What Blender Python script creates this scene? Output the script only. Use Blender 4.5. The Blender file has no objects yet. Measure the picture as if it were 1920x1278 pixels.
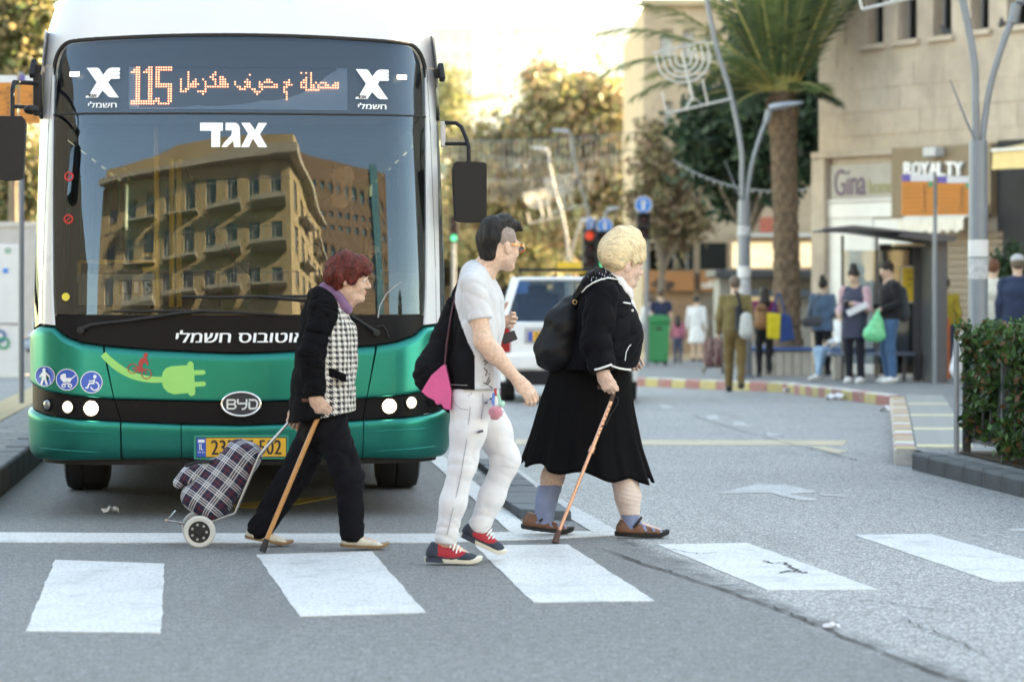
import bpy, bmesh, math, random
import numpy as np
from mathutils import Vector, Matrix
from mathutils.geometry import tessellate_polygon
R = math.radians
sc = bpy.context.scene
COL = sc.collection
random.seed(7)
rng = np.random.default_rng(7)

# ------------------------------------------------------------------ camera
F, HY, CXP, CZ = 5333.33, 545.0, 960.0, 1.38      # 100 mm lens on a 36 mm wide frame of 1920 px
cam_d = bpy.data.cameras.new("camera")
cam = bpy.data.objects.new("camera", cam_d)
COL.objects.link(cam)
cam.location = (0, 0, CZ)
cam.rotation_euler = (R(90), 0, 0)
cam_d.lens = 100.0
cam_d.sensor_width = 36.0
cam_d.shift_y = -(639 - HY) / 1920.0
cam_d.clip_end = 5000
cam_d.clip_start = 0.2
cam_d.dof.use_dof = True
cam_d.dof.focus_distance = 16.0
cam_d.dof.aperture_fstop = 2.7
sc.camera = cam

# ------------------------------------------------------------------ light
SUN_EL, SUN_AZ = R(24), math.atan2(0.85, 0.52)     # azimuth measured from +Y towards +X
world = bpy.data.worlds.new("World")
sc.world = world
world.use_nodes = True
wn = world.node_tree
sky = wn.nodes.new("ShaderNodeTexSky")
sky.sky_type = 'NISHITA'
sky.sun_disc = False
sky.sun_elevation = SUN_EL
sky.sun_rotation = SUN_AZ
sky.air_density = 1.0
sky.dust_density = 0.25
sky.ozone_density = 1.2
wn.nodes['Background'].inputs['Strength'].default_value = 0.10
wn.links.new(sky.outputs[0], wn.nodes['Background'].inputs['Color'])
sun_d = bpy.data.lights.new("sun", 'SUN')
sun_d.energy = 5.0
sun_d.angle = R(0.5)
sun_d.color = (1.0, 0.86, 0.68)
sun = bpy.data.objects.new("sun", sun_d)
COL.objects.link(sun)
to_sun = Vector((math.sin(SUN_AZ) * math.cos(SUN_EL), math.cos(SUN_AZ) * math.cos(SUN_EL), math.sin(SUN_EL)))
sun.rotation_euler = to_sun.to_track_quat('Z', 'Y').to_euler()
sun.location = (30, 20, 40)
sc.view_settings.view_transform = 'Standard'
sc.view_settings.look = 'None'
sc.view_settings.gamma = 1.0
sc.view_settings.exposure = 3.4
sc.view_settings.use_white_balance = True
sc.view_settings.white_balance_temperature = 10100
sc.view_settings.white_balance_tint = 8
sc.cycles.max_bounces = 7
sc.cycles.transparent_max_bounces = 12
sc.cycles.caustics_reflective = False
sc.cycles.caustics_refractive = False
sc.cycles.sample_clamp_indirect = 6.0

# ------------------------------------------------------------------ helpers
def at(x, y, D):
    return Vector(((x - CXP) * D / F, D, CZ - (y - HY) * D / F))
def px(x, D):
    return (x - CXP) * D / F
def gz(Y):
    return 0.0 if Y < 36 else -0.015 * (min(Y, 120) - 36)

def link(o, parent=None):
    COL.objects.link(o)
    if parent is not None:
        o.parent = parent
    return o
def tag(o, label=None, cat=None, group=None, kind=None):
    if label: o["label"] = label
    if cat: o["category"] = cat
    if group: o["group"] = group
    if kind: o["kind"] = kind
    return o
def empty(name, loc=(0, 0, 0), rz=0.0, label=None, cat=None, group=None, parent=None):
    o = bpy.data.objects.new(name, None)
    o.empty_display_size = 0.1
    link(o, parent)
    o.location = loc
    o.rotation_euler = (0, 0, rz)
    return tag(o, label, cat, group)

class MB:
    """collects shapes into one mesh"""
    def __init__(s):
        s.v = []; s.f = []; s.mi = []; s.cur = 0
    def add(s, vs, fs):
        b = len(s.v)
        s.v.extend([tuple(v) for v in vs])
        for f in fs:
            s.f.append(tuple(b + i for i in f)); s.mi.append(s.cur)
        return s
    def box(s, c, size, rot=None):
        sx, sy, sz = size[0] / 2, size[1] / 2, size[2] / 2
        c = Vector(c)
        vs = [Vector((x, y, z)) for x in (-sx, sx) for y in (-sy, sy) for z in (-sz, sz)]
        if rot is not None: vs = [rot @ v for v in vs]
        vs = [v + c for v in vs]
        return s.add(vs, [(0, 1, 3, 2), (4, 6, 7, 5), (0, 4, 5, 1), (2, 3, 7, 6), (0, 2, 6, 4), (1, 5, 7, 3)])
    def box2(s, a, b):
        return s.box([(a[i] + b[i]) / 2 for i in range(3)], [abs(b[i] - a[i]) for i in range(3)])
    def bar(s, a, b, w, h, up=(0, 0, 1)):
        a, b = Vector(a), Vector(b); d = (b - a); L = d.length; d.normalize()
        upv = Vector(up); x = d.cross(upv)
        if x.length < 1e-4: x = d.cross(Vector((0, 1, 0)))
        x.normalize(); u = x.cross(d)
        m = Matrix((x, d, u)).transposed()
        return s.box((a + b) / 2, (w, L, h), m)
    def tube(s, pts, r, n=8, caps=True):
        pts = [Vector(p) for p in pts]
        rs = r if isinstance(r, (list, tuple)) else [r] * len(pts)
        prev = None; rings = []
        for i, p in enumerate(pts):
            d = (pts[min(i + 1, len(pts) - 1)] - pts[max(i - 1, 0)])
            if d.length < 1e-9: d = Vector((0, 0, 1))
            d.normalize()
            if prev is None:
                x = d.orthogonal().normalized()
            else:
                x = prev - d * prev.dot(d)
                x = x.normalized() if x.length > 1e-6 else d.orthogonal().normalized()
            prev = x; y = d.cross(x)
            rings.append([p + (x * math.cos(2 * math.pi * k / n) + y * math.sin(2 * math.pi * k / n)) * rs[i] for k in range(n)])
        vs = [v for r_ in rings for v in r_]
        fs = []
        for i in range(len(pts) - 1):
            for k in range(n):
                k2 = (k + 1) % n
                fs.append((i * n + k, i * n + k2, (i + 1) * n + k2, (i + 1) * n + k))
        if caps:
            fs.append(tuple(range(n - 1, -1, -1)))
            fs.append(tuple((len(pts) - 1) * n + k for k in range(n)))
        return s.add(vs, fs)
    def cyl(s, a, b, r0, r1=None, n=16):
        return s.tube([a, b], [r0, r0 if r1 is None else r1], n)
    def lathe(s, prof, origin=(0, 0, 0), axis='Z', n=24, mat=None):
        """prof: list of (radius, height)"""
        o = Vector(origin); vs = []
        for r_, h in prof:
            for k in range(n):
                a = 2 * math.pi * k / n
                v = Vector((r_ * math.cos(a), r_ * math.sin(a), h))
                if axis == 'X': v = Vector((v.z, v.x, v.y))
                if axis == 'Y': v = Vector((v.x, v.z, v.y))
                if mat is not None: v = mat @ v
                vs.append(v + o)
        fs = []
        for i in range(len(prof) - 1):
            for k in range(n):
                k2 = (k + 1) % n
                f = (i * n + k, i * n + k2, (i + 1) * n + k2, (i + 1) * n + k)
                fs.append(f if axis != 'Y' else f[::-1])
        fs.append(tuple(range(n - 1, -1, -1)) if axis != 'Y' else tuple(range(n)))
        m = (len(prof) - 1) * n
        fs.append(tuple(m + k for k in range(n)) if axis != 'Y' else tuple(m + k for k in range(n - 1, -1, -1)))
        return s.add(vs, fs)
    def prism(s, poly, fn0, fn1):
        """2-D polygon between two placements"""
        n = len(poly)
        vs = [fn0(p) for p in poly] + [fn1(p) for p in poly]
        tr = tessellate_polygon([[Vector((p[0], p[1], 0)) for p in poly]])
        fs = [tuple(t) for t in tr] + [tuple(n + i for i in t[::-1]) for t in tr]
        fs += [(i, (i + 1) % n, n + (i + 1) % n, n + i) for i in range(n)]
        return s.add(vs, fs)
    def blob(s, c, r, n=10, m=7, jit=0.0):
        c = Vector(c); vs = []; rr = r if isinstance(r, (tuple, list)) else (r, r, r)
        for i in range(m + 1):
            th = math.pi * i / m
            for k in range(n):
                a = 2 * math.pi * k / n; q = 1 + random.uniform(-jit, jit)
                vs.append(c + Vector((rr[0] * math.sin(th) * math.cos(a) * q, rr[1] * math.sin(th) * math.sin(a) * q, rr[2] * math.cos(th) * q)))
        fs = [(i * n + k, (i + 1) * n + k, (i + 1) * n + (k + 1) % n, i * n + (k + 1) % n) for i in range(m) for k in range(n)]
        return s.add(vs, fs)
    def build(s, name, mat=None, parent=None, smooth=None, bevel=0.0, recalc=False, seg=2):
        me = bpy.data.meshes.new(name)
        me.from_pydata(s.v, [], s.f)
        mats = mat if isinstance(mat, (list, tuple)) else [mat]
        for m in mats:
            if m is not None: me.materials.append(m)
        if len(mats) > 1: me.polygons.foreach_set('material_index', s.mi)
        if recalc:
            bm = bmesh.new(); bm.from_mesh(me); bmesh.ops.recalc_face_normals(bm, faces=bm.faces); bm.to_mesh(me); bm.free()
        if smooth is not None:
            me.polygons.foreach_set('use_smooth', [True] * len(me.polygons))
            me.set_sharp_from_angle(angle=R(smooth))
        me.update()
        o = bpy.data.objects.new(name, me)
        link(o, parent)
        if bevel > 0:
            b = o.modifiers.new('bevel', 'BEVEL'); b.width = bevel; b.segments = seg; b.limit_method = 'ANGLE'; b.angle_limit = R(40)
            if smooth is None:
                me.polygons.foreach_set('use_smooth', [True] * len(me.polygons)); me.set_sharp_from_angle(angle=R(40))
        return o

def np_mesh(name, V, Fq, mat, parent=None, smooth=False, attrs=None, matidx=None):
    me = bpy.data.meshes.new(name)
    V = np.asarray(V, np.float32); Fq = np.asarray(Fq, np.int32)
    n, k = Fq.shape
    me.vertices.add(len(V)); me.vertices.foreach_set('co', V.ravel())
    me.loops.add(n * k); me.loops.foreach_set('vertex_index', Fq.ravel())
    me.polygons.add(n)
    me.polygons.foreach_set('loop_start', np.arange(0, n * k, k, dtype=np.int32))
    me.polygons.foreach_set('loop_total', np.full(n, k, np.int32))
    for m in (mat if isinstance(mat, (list, tuple)) else [mat]): me.materials.append(m)
    if matidx is not None: me.polygons.foreach_set('material_index', np.asarray(matidx, np.int32))
    me.update(calc_edges=True)
    if smooth: me.polygons.foreach_set('use_smooth', np.ones(n, bool))
    for an, av in (attrs or {}).items():
        a = me.attributes.new(an, 'FLOAT_VECTOR', 'POINT'); a.data.foreach_set('vector', np.asarray(av, np.float32).ravel())
    me.validate(); me.update()
    o = bpy.data.objects.new(name, me)
    return link(o, parent)

def copy_tree(o, parent=None):
    c = o.copy(); COL.objects.link(c)
    if parent is not None: c.parent = parent
    for ch in list(o.children): copy_tree(ch, c)
    return c

# ------------------------------------------------------------------ materials
MATS = {}
class NT:
    def __init__(s, m): s.t = m.node_tree; s.n = s.t.nodes; s.l = s.t.links
    def new(s, typ, **kw):
        nd = s.n.new(typ)
        for k, v in kw.items():
            if k.startswith('i_'):
                key = k[2:]; key = int(key) if key.isdigit() else key.replace('_', ' ')
                nd.inputs[key].default_value = v
            else: setattr(nd, k, v)
        return nd
    def lk(s, a, b): s.l.new(a, b)
    def math(s, op, a, b=None, c=None):
        nd = s.n.new('ShaderNodeMath'); nd.operation = op
        for i, x in enumerate((a, b, c)):
            if x is None: continue
            if isinstance(x, (int, float)): nd.inputs[i].default_value = x
            else: s.l.new(x, nd.inputs[i])
        return nd.outputs[0]
    def mix(s, fac, a, b, typ='MIX'):
        nd = s.n.new('ShaderNodeMix'); nd.data_type = 'RGBA'; nd.blend_type = typ
        for i, x in ((0, fac), (6, a), (7, b)):
            if isinstance(x, (int, float)): nd.inputs[i].default_value = x
            elif isinstance(x, (tuple, list)): nd.inputs[i].default_value = (*x[:3], 1)
            else: s.l.new(x, nd.inputs[i])
        return nd.outputs[2]
    def coord(s, kind='Object'):
        return s.n.new('ShaderNodeTexCoord').outputs[kind]
    def noise(s, vec, scale, detail=3, rough=0.55, dist=0.0):
        nd = s.n.new('ShaderNodeTexNoise'); nd.inputs['Scale'].default_value = scale; nd.inputs['Detail'].default_value = detail
        nd.inputs['Roughness'].default_value = rough; nd.inputs['Distortion'].default_value = dist
        s.l.new(vec, nd.inputs['Vector']); return nd.outputs['Fac']
    def ramp(s, fac, stops):
        nd = s.n.new('ShaderNodeValToRGB'); e = nd.color_ramp.elements
        while len(e) < len(stops): e.new(0.5)
        for i, (p, c) in enumerate(stops):
            e[i].position = p; e[i].color = (c, c, c, 1) if isinstance(c, (int, float)) else (*c[:3], 1)
        s.l.new(fac, nd.inputs[0]); return nd.outputs[0]
    def bump(s, h, strength, dist=0.01):
        nd = s.n.new('ShaderNodeBump'); nd.inputs['Strength'].default_value = strength; nd.inputs['Distance'].default_value = dist
        s.l.new(h, nd.inputs['Height']); return nd.outputs[0]
    def mapping(s, vec, scale=(1, 1, 1), rot=(0, 0, 0), loc=(0, 0, 0)):
        nd = s.n.new('ShaderNodeMapping'); nd.inputs['Scale'].default_value = scale; nd.inputs['Rotation'].default_value = rot
        nd.inputs['Location'].default_value = loc
        s.l.new(vec, nd.inputs['Vector']); return nd.outputs[0]

def base_mat(name):
    m = bpy.data.materials.new(name); m.use_nodes = True
    t = NT(m); return m, t, t.n['Principled BSDF']
def mat(name, col, rough=0.6, metal=0.0, var=0.12, vscale=6.0, bump=0.0, bscale=60.0, spec=0.5, coat=0.0, emit=None, estr=0.0,
        sheen=0.0, trans=0.0, stretch=None, sss=0.0):
    if name in MATS: return MATS[name]
    m, t, p = base_mat(name)
    p.inputs['Roughness'].default_value = rough
    p.inputs['Metallic'].default_value = metal
    p.inputs['Specular IOR Level'].default_value = spec
    p.inputs['Coat Weight'].default_value = coat
    p.inputs['Coat Roughness'].default_value = 0.06
    p.inputs['Sheen Weight'].default_value = sheen
    p.inputs['Transmission Weight'].default_value = trans
    if sss > 0:
        p.inputs['Subsurface Weight'].default_value = sss
        p.inputs['Subsurface Radius'].default_value = (0.012, 0.005, 0.003); p.inputs['Subsurface Scale'].default_value = 1.0
    vec = t.coord('Object')
    if stretch: vec = t.mapping(vec, stretch)
    if var > 0:
        n = t.noise(vec, vscale, 4, 0.6)
        f = t.ramp(n, [(0.25, 0.0), (0.75, 1.0)])
        lo = tuple(c * (1 - var) for c in col); hi = tuple(min(1, c * (1 + var)) for c in col)
        t.lk(t.mix(f, lo, hi), p.inputs['Base Color'])
        t.lk(t.math('MULTIPLY_ADD', f, 0.12, max(0.02, rough - 0.06)), p.inputs['Roughness'])
    else:
        p.inputs['Base Color'].default_value = (*col, 1)
    if bump > 0:
        t.lk(t.bump(t.noise(vec, bscale, 4, 0.6), bump, 0.01), p.inputs['Normal'])
    if emit is not None:
        p.inputs['Emission Color'].default_value = (*emit, 1); p.inputs['Emission Strength'].default_value = estr
    MATS[name] = m
    return m
def fabric(name, col, var=0.18, bump=0.25, sheen=0.15, rough=0.9):
    return mat(name, col, rough, 0, var, 9.0, bump, 220.0, 0.25, sheen=sheen)
def glass_mat(name, tint=(0.9, 0.95, 0.95), ior=1.5, alpha_dark=0.0):
    """pane: clear see-through with a fresnel mirror on top"""
    if name in MATS: return MATS[name]
    m, t, p = base_mat(name)
    t.n.remove(p)
    out = t.n['Material Output']
    tr = t.new('ShaderNodeBsdfTransparent'); tr.inputs[0].default_value = (*tint, 1)
    gl = t.new('ShaderNodeBsdfGlossy'); gl.inputs['Roughness'].default_value = 0.012; gl.inputs[0].default_value = (0.66, 0.83, 1.0, 1)
    fr = t.new('ShaderNodeFresnel'); fr.inputs[0].default_value = ior
    mx = t.new('ShaderNodeMixShader')
    t.lk(fr.outputs[0], mx.inputs[0]); t.lk(tr.outputs[0], mx.inputs[1]); t.lk(gl.outputs[0], mx.inputs[2])
    t.lk(mx.outputs[0], out.inputs[0])
    MATS[name] = m
    return m

# ------------------------------------------------------------------ 2-D shapes (flat print, decals)
class S2:
    def __init__(s): s.v = []; s.f = []
    def poly(s, pts):
        b = len(s.v); s.v += [tuple(p) for p in pts]
        s.f += [tuple(b + i for i in t) for t in tessellate_polygon([[Vector((p[0], p[1], 0)) for p in pts]])]
        return s
    def disc(s, c, r, n=28, ry=None):
        return s.poly([(c[0] + r * math.cos(2 * math.pi * k / n), c[1] + (ry or r) * math.sin(2 * math.pi * k / n)) for k in range(n)])
    def ring(s, c, r0, r1, n=32, ky=1.0, a0=0.0, a1=360.0):
        b = len(s.v); full = abs(a1 - a0) >= 359.9
        m = n if full else n + 1
        for k in range(m):
            a = R(a0 + (a1 - a0) * k / n)
            s.v += [(c[0] + r0 * math.cos(a), c[1] + r0 * ky * math.sin(a)), (c[0] + r1 * math.cos(a), c[1] + r1 * ky * math.sin(a))]
        for k in range(n):
            k2 = (k + 1) % m
            s.f.append((b + 2 * k, b + 2 * k + 1, b + 2 * k2 + 1, b + 2 * k2))
        return s
    def line(s, pts, w, caps=True):
        for i in range(len(pts) - 1):
            a, c = Vector(pts[i]), Vector(pts[i + 1]); d = (c - a)
            if d.length < 1e-9: continue
            nrm = Vector((-d.y, d.x)).normalized() * w / 2
            b = len(s.v); s.v += [tuple(a + nrm), tuple(c + nrm), tuple(c - nrm), tuple(a - nrm)]; s.f.append((b, b + 1, b + 2, b + 3))
            if caps: s.disc(c, w / 2, 8); 
        if caps: s.disc(pts[0], w / 2, 8)
        return s
_TXT = {}
def text2d(body, x0, x1, y0, y1, bold=0.0, keep=False):
    """text fitted into the box x0..x1, y0 (bottom)..y1 (top); returns S2 list entries"""
    key = body
    if key not in _TXT:
        c = bpy.data.curves.new("lettering", "FONT"); c.body = body; c.size = 1; c.resolution_u = 3
        o = bpy.data.objects.new("lettering", c); COL.objects.link(o)
        bpy.context.view_layer.update()
        me = bpy.data.meshes.new_from_object(o.evaluated_get(bpy.context.evaluated_depsgraph_get()))
        vs = [(v.co.x, v.co.y) for v in me.vertices]; fs = [tuple(p.vertices) for p in me.polygons]
        bpy.data.objects.remove(o); bpy.data.curves.remove(c); bpy.data.meshes.remove(me)
        _TXT[key] = (vs, fs)
    vs, fs = _TXT[key]
    xs = [v[0] for v in vs]; ys = [v[1] for v in vs]
    ax, bx_, ay, by = min(xs), max(xs), min(ys), max(ys)
    s = S2(); sh = [0.0] if bold == 0 else [-bold, -bold / 2, 0, bold / 2, bold]
    for q in sh:
        b = len(s.v)
        s.v += [(x0 + (v[0] - ax) / (bx_ - ax) * (x1 - x0) + q, y0 + (v[1] - ay) / (by - ay) * (y1 - y0)) for v in vs]
        s.f += [tuple(b + i for i in f) for f in fs]
    s.layers = len(vs)
    return s
def place2d(s2, name, m, fn, parent=None, layer=0.0):
    """map 2-D shape to 3-D by fn(x, y, k) where k counts layers so overlapping strokes never share a plane"""
    L = getattr(s2, 'layers', None)
    vs = []
    for i, v in enumerate(s2.v):
        vs.append(fn(v[0], v[1], (i // L) if L else 0))
    mb = MB(); mb.add(vs, s2.f)
    return mb.build(name, m, parent)
# ------------------------------------------------------------------ organic surfaces (people, clothes)
class Org:
    """smooth union of tapered limbs and ellipsoids, meshed by surface nets"""
    def __init__(s, disp=None):
        s.p = []; s.disp = disp
    def cone(s, a, b, ra, rb, k=0.02, flat=None, op='u'):
        s.p.append(('c', np.array(a, float), np.array(b, float), ra, rb, k, None if flat is None else (np.array(flat[0], float), flat[1]), op)); return s
    def chain(s, pts, rs, k=0.02, flat=None):
        for i in range(len(pts) - 1): s.cone(pts[i], pts[i + 1], rs[i], rs[i + 1], k, flat)
        return s
    def ell(s, c, r, M=None, k=0.02, op='u'):
        s.p.append(('e', np.array(c, float), np.array(r if isinstance(r, (tuple, list)) else (r, r, r), float), None if M is None else np.array(M, float), k, op)); return s
    def cut(s, pt, n, wav=None):
        s.p.append(('h', np.array(pt, float), np.array(n, float) / np.linalg.norm(n), wav)); return s
    def bounds(s):
        lo = np.full(3, 1e9); hi = -lo
        for q in s.p:
            if q[0] == 'c' and q[7] == 'u':
                f = q[6][1] if q[6] is not None else 1.0
                r = max(q[3], q[4]) * max(1.0, f)
                lo = np.minimum(lo, np.minimum(q[1], q[2]) - r); hi = np.maximum(hi, np.maximum(q[1], q[2]) + r)
            elif q[0] == 'e' and q[5] == 'u':
                r = q[2].max(); lo = np.minimum(lo, q[1] - r); hi = np.maximum(hi, q[1] + r)
        return lo - 0.04, hi + 0.04
    def ev(s, P, use_disp=True):
        P = np.asarray(P, np.float32)
        d = None; cuts = []
        for q in s.p:
            if q[0] == 'c':
                _, a, b, ra, rb, k, fl, op = q; a = a.astype(np.float32); b = b.astype(np.float32)
                qa = P - a; ba = b - a
                if fl is not None:
                    n, f = fl; n = n.astype(np.float32); w = np.float32(1.0 / f - 1.0)
                    qa = qa + np.outer(qa @ n, n) * w; ba = ba + n * (ba @ n) * w
                L = max(ba @ ba, 1e-12)
                t = np.clip(qa @ ba / L, 0, 1)
                e_ = qa - t[:, None] * ba
                di = np.sqrt(np.einsum('ij,ij->i', e_, e_) + np.float32(1e-14)) - (np.float32(ra) + np.float32(rb - ra) * t)
            elif q[0] == 'e':
                _, c, r, M, k, op = q; c = c.astype(np.float32); r = r.astype(np.float32)
                qa = P - c
                if M is not None: qa = qa @ M.astype(np.float32)
                e1 = qa / r; e2 = e1 / r; k0 = np.sqrt(np.einsum('ij,ij->i', e1, e1)) + np.float32(1e-9); k1 = np.sqrt(np.einsum('ij,ij->i', e2, e2)) + np.float32(1e-9)
                di = k0 * (k0 - 1) / k1
            else:
                cuts.append(q); continue
            if d is None: d = di
            elif op == 'u':
                h = np.clip(0.5 + 0.5 * (d - di) / k, 0, 1); d = d * (1 - h) + di * h - k * h * (1 - h)
            else:
                h = np.clip(0.5 - 0.5 * (d + di) / k, 0, 1); d = d * (1 - h) - di * h + k * h * (1 - h)
        if use_disp and s.disp is not None: d = d + s.disp(P)
        for q in cuts:
            e = (P - q[1]) @ q[2]
            if q[3] is not None: e = e + q[3](P)
            d = np.maximum(d, e)
        return d.astype(np.float32)
    def mesh(s, name, m, res, parent=None, uv=None, split=None, smooth=True, relax=1):
        lo, hi = s.bounds()
        B = 8
        nb = np.ceil((hi - lo) / (res * B)).astype(int) + 1
        n = nb * B
        V = np.full(tuple(n), 1.0, np.float32)
        bi = np.stack(np.meshgrid(*[np.arange(k) for k in nb], indexing='ij'), -1).reshape(-1, 3)
        cen = lo + (bi * B + (B - 1) / 2) * res
        dc = s.ev(cen)
        half = B * res * 0.87
        act = np.abs(dc) < half * 1.25 + 0.014
        ii = np.stack(np.meshgrid(*[np.arange(B)] * 3, indexing='ij'), -1).reshape(-1, 3)
        Vb = V.reshape(nb[0], B, nb[1], B, nb[2], B)
        neg = bi[(~act) & (dc < 0)]
        for b in neg: Vb[b[0], :, b[1], :, b[2], :] = -1.0
        A = bi[act]
        key = (A // 3) @ np.array((1000000, 1000, 1)); order = np.argsort(key, kind='stable'); A = A[order]; key = key[order]
        st = np.concatenate([[0], np.nonzero(np.diff(key))[0] + 1, [len(A)]]) if len(A) else [0]
        allp = s.p
        for c0, c1 in zip(st[:-1], st[1:]):            # only the limbs near this corner of the figure count
            ch = A[c0:c1]
            idx = (ch[:, None, :] * B + ii[None]).reshape(-1, 3)
            Pw = (lo + idx * res).astype(np.float32); ctr = Pw.mean(0); rad = np.sqrt(((Pw - ctr) ** 2).sum(1).max())
            dl = []
            for q in allp:
                if q[0] == 'h': dl.append(None); continue
                s.p = [q[:-1] + ('u',)]; dl.append(float(s.ev(ctr[None], False)[0]))
            mn = min(d for d, q in zip(dl, allp) if d is not None and q[-1] == 'u')
            keep = []
            for d, q in zip(dl, allp):
                if d is None: keep.append(q)
                elif q[-1] == 'u':
                    if d - 1.4 * rad < mn + 1.4 * rad + 0.05: keep.append(q)
                elif d < 1.4 * rad + 0.04: keep.append(q)
            s.p = keep
            V[idx[:, 0], idx[:, 1], idx[:, 2]] = s.ev(Pw)
        s.p = allp
        V[0] = V[-1] = 1; V[:, 0] = V[:, -1] = 1; V[:, :, 0] = V[:, :, -1] = 1
        S = V < 0
        c = np.zeros(tuple(n - 1), np.uint8)
        offs = [(i, j, k) for i in (0, 1) for j in (0, 1) for k in (0, 1)]
        for (i, j, k) in offs: c += S[i:n[0] - 1 + i, j:n[1] - 1 + j, k:n[2] - 1 + k]
        cells = np.argwhere((c > 0) & (c < 8))
        if len(cells) == 0: raise RuntimeError('empty ' + name)
        vid = np.full(tuple(n - 1), -1, np.int32); vid[tuple(cells.T)] = np.arange(len(cells))
        acc = np.zeros((len(cells), 3)); cnt = np.zeros(len(cells))
        for a in range(3):
            o1, o2 = [x for x in range(3) if x != a]
            for u in (0, 1):
                for v in (0, 1):
                    p0 = cells.copy(); p0[:, o1] += u; p0[:, o2] += v
                    p1 = p0.copy(); p1[:, a] += 1
                    s0 = V[tuple(p0.T)]; s1 = V[tuple(p1.T)]
                    mk = (s0 < 0) != (s1 < 0)
                    t = np.where(mk, s0 / np.where(mk, s0 - s1, 1), 0)
                    pt = p0.astype(float); pt[:, a] += t
                    acc[mk] += pt[mk]; cnt[mk] += 1
        P = lo + acc / cnt[:, None] * res
        quads = []
        for a in range(3):
            o1, o2 = (a + 1) % 3, (a + 2) % 3
            sl0 = [slice(None)] * 3; sl1 = [slice(None)] * 3
            sl0[a] = slice(0, n[a] - 1); sl1[a] = slice(1, n[a])
            s0 = S[tuple(sl0)]; s1 = S[tuple(sl1)]
            e = np.argwhere(s0 != s1)
            e = e[(e[:, o1] > 0) & (e[:, o2] > 0) & (e[:, o1] < n[o1] - 1) & (e[:, o2] < n[o2] - 1)]
            ins = s0[tuple(e.T)]
            q = []
            for du, dv in ((-1, -1), (0, -1), (0, 0), (-1, 0)):
                g = e.copy(); g[:, o1] += du; g[:, o2] += dv; q.append(vid[tuple(g.T)])
            q = np.stack(q, 1); q[~ins] = q[~ins][:, ::-1]
            quads.append(q)
        Q = np.concatenate(quads)
        Q = Q[(Q >= 0).all(1)]
        for _ in range(relax):                        # light smoothing takes off the grid's stairs
            sm = np.zeros_like(P); ct = np.zeros(len(P))
            for i in range(4):
                np.add.at(sm, Q[:, i], P[Q[:, (i + 1) % 4]] + P[Q[:, (i + 3) % 4]]); np.add.at(ct, Q[:, i], 2)
            P = P * 0.5 + 0.5 * sm / np.maximum(ct, 1)[:, None]
        attrs = {'uvw': uv(P)} if uv is not None else None
        mi = None
        if split is not None:
            cen = P[Q].mean(1); mi = split(cen).astype(np.int32)
        return np_mesh(name, P, Q, m, parent, smooth, attrs, mi)

def folds(amp, k, seed=0, n=7, ax=(1, 1, 1)):
    r = np.random.default_rng(seed)
    K = (r.normal(size=(n, 3)) * np.array(ax) * k).astype(np.float32); ph = r.uniform(0, 6.28, n); w = r.uniform(0.4, 1, n)
    def fn(P):
        d = 0
        for i in range(n): d = d + w[i] * np.sin(P @ K[i] + ph[i] + 1.3 * np.sin(P @ K[(i + 3) % n] * 0.5))
        return d * (amp / n ** 0.5)
    return fn
def creases(amp, k, seed=0, n=4, ax=(1, 1, 1)):
    r = np.random.default_rng(seed)
    K = (r.normal(size=(n, 3)) * np.array(ax) * k).astype(np.float32); ph = r.uniform(0, 6.28, n); w = r.uniform(0.5, 1, n)
    def fn(P):
        d = 0
        for i in range(n): d = d + w[i] * (1 - np.abs(np.sin(0.5 * (P @ K[i] + ph[i] + 1.7 * np.sin(P @ K[(i + 1) % n] * 0.55 + i))))) ** 3
        return d * amp
    return fn
def strands(org, obj, name, m, parent, flow, n=1400, steps=9, step=0.011, w=0.0022, lift=0.004, seed=1):
    """locks of hair combed along the surface"""
    r = np.random.default_rng(seed); co = np.empty(len(obj.data.vertices) * 3, np.float32); obj.data.vertices.foreach_get('co', co); co = co.reshape(-1, 3)
    P = co[r.integers(0, len(co), n)].astype(np.float64); L = []; lf = r.uniform(0.2, 1, n)[:, None] * lift; jit = r.normal(size=(n, 3)) * 0.22
    for i in range(steps):
        e = 0.004; g = np.stack([org.ev(P + np.eye(3)[a] * e) - org.ev(P - np.eye(3)[a] * e) for a in range(3)], 1); g /= np.linalg.norm(g, axis=1)[:, None] + 1e-9
        P = P - g * org.ev(P)[:, None]
        d = flow(P) + jit; d -= g * (d * g).sum(1)[:, None]; d /= np.linalg.norm(d, axis=1)[:, None] + 1e-9
        b = np.cross(g, d) * w * (0.35 + math.sin(math.pi * (i + 0.3) / steps)); Q = P + g * lf * (0.3 + 0.7 * math.sin(math.pi * i / steps)) ; L.append((Q - b, Q + b)); P = P + d * step
    V = np.stack([x for ab in L for x in ab], 1).reshape(-1, 3); base = np.arange(n)[:, None] * (2 * steps)
    Fq = np.concatenate([base + np.array([[2 * i, 2 * i + 1, 2 * i + 3, 2 * i + 2]]) for i in range(steps - 1)])
    ms = m if isinstance(m, list) else [m]; mi = np.tile(r.integers(0, len(ms), n), steps - 1)
    o = np_mesh(name, V, Fq, ms, parent, True, None, mi); o.location = obj.location; return o
def addf(*fs): return lambda P: sum(f(P) for f in fs)

def frame(fwd, up):
    f = Vector(fwd).normalized(); u = Vector(up); l = u.cross(f).normalized(); u = f.cross(l)
    return np.array([f, l, u]).T                      # columns: forward, left, up

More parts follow.
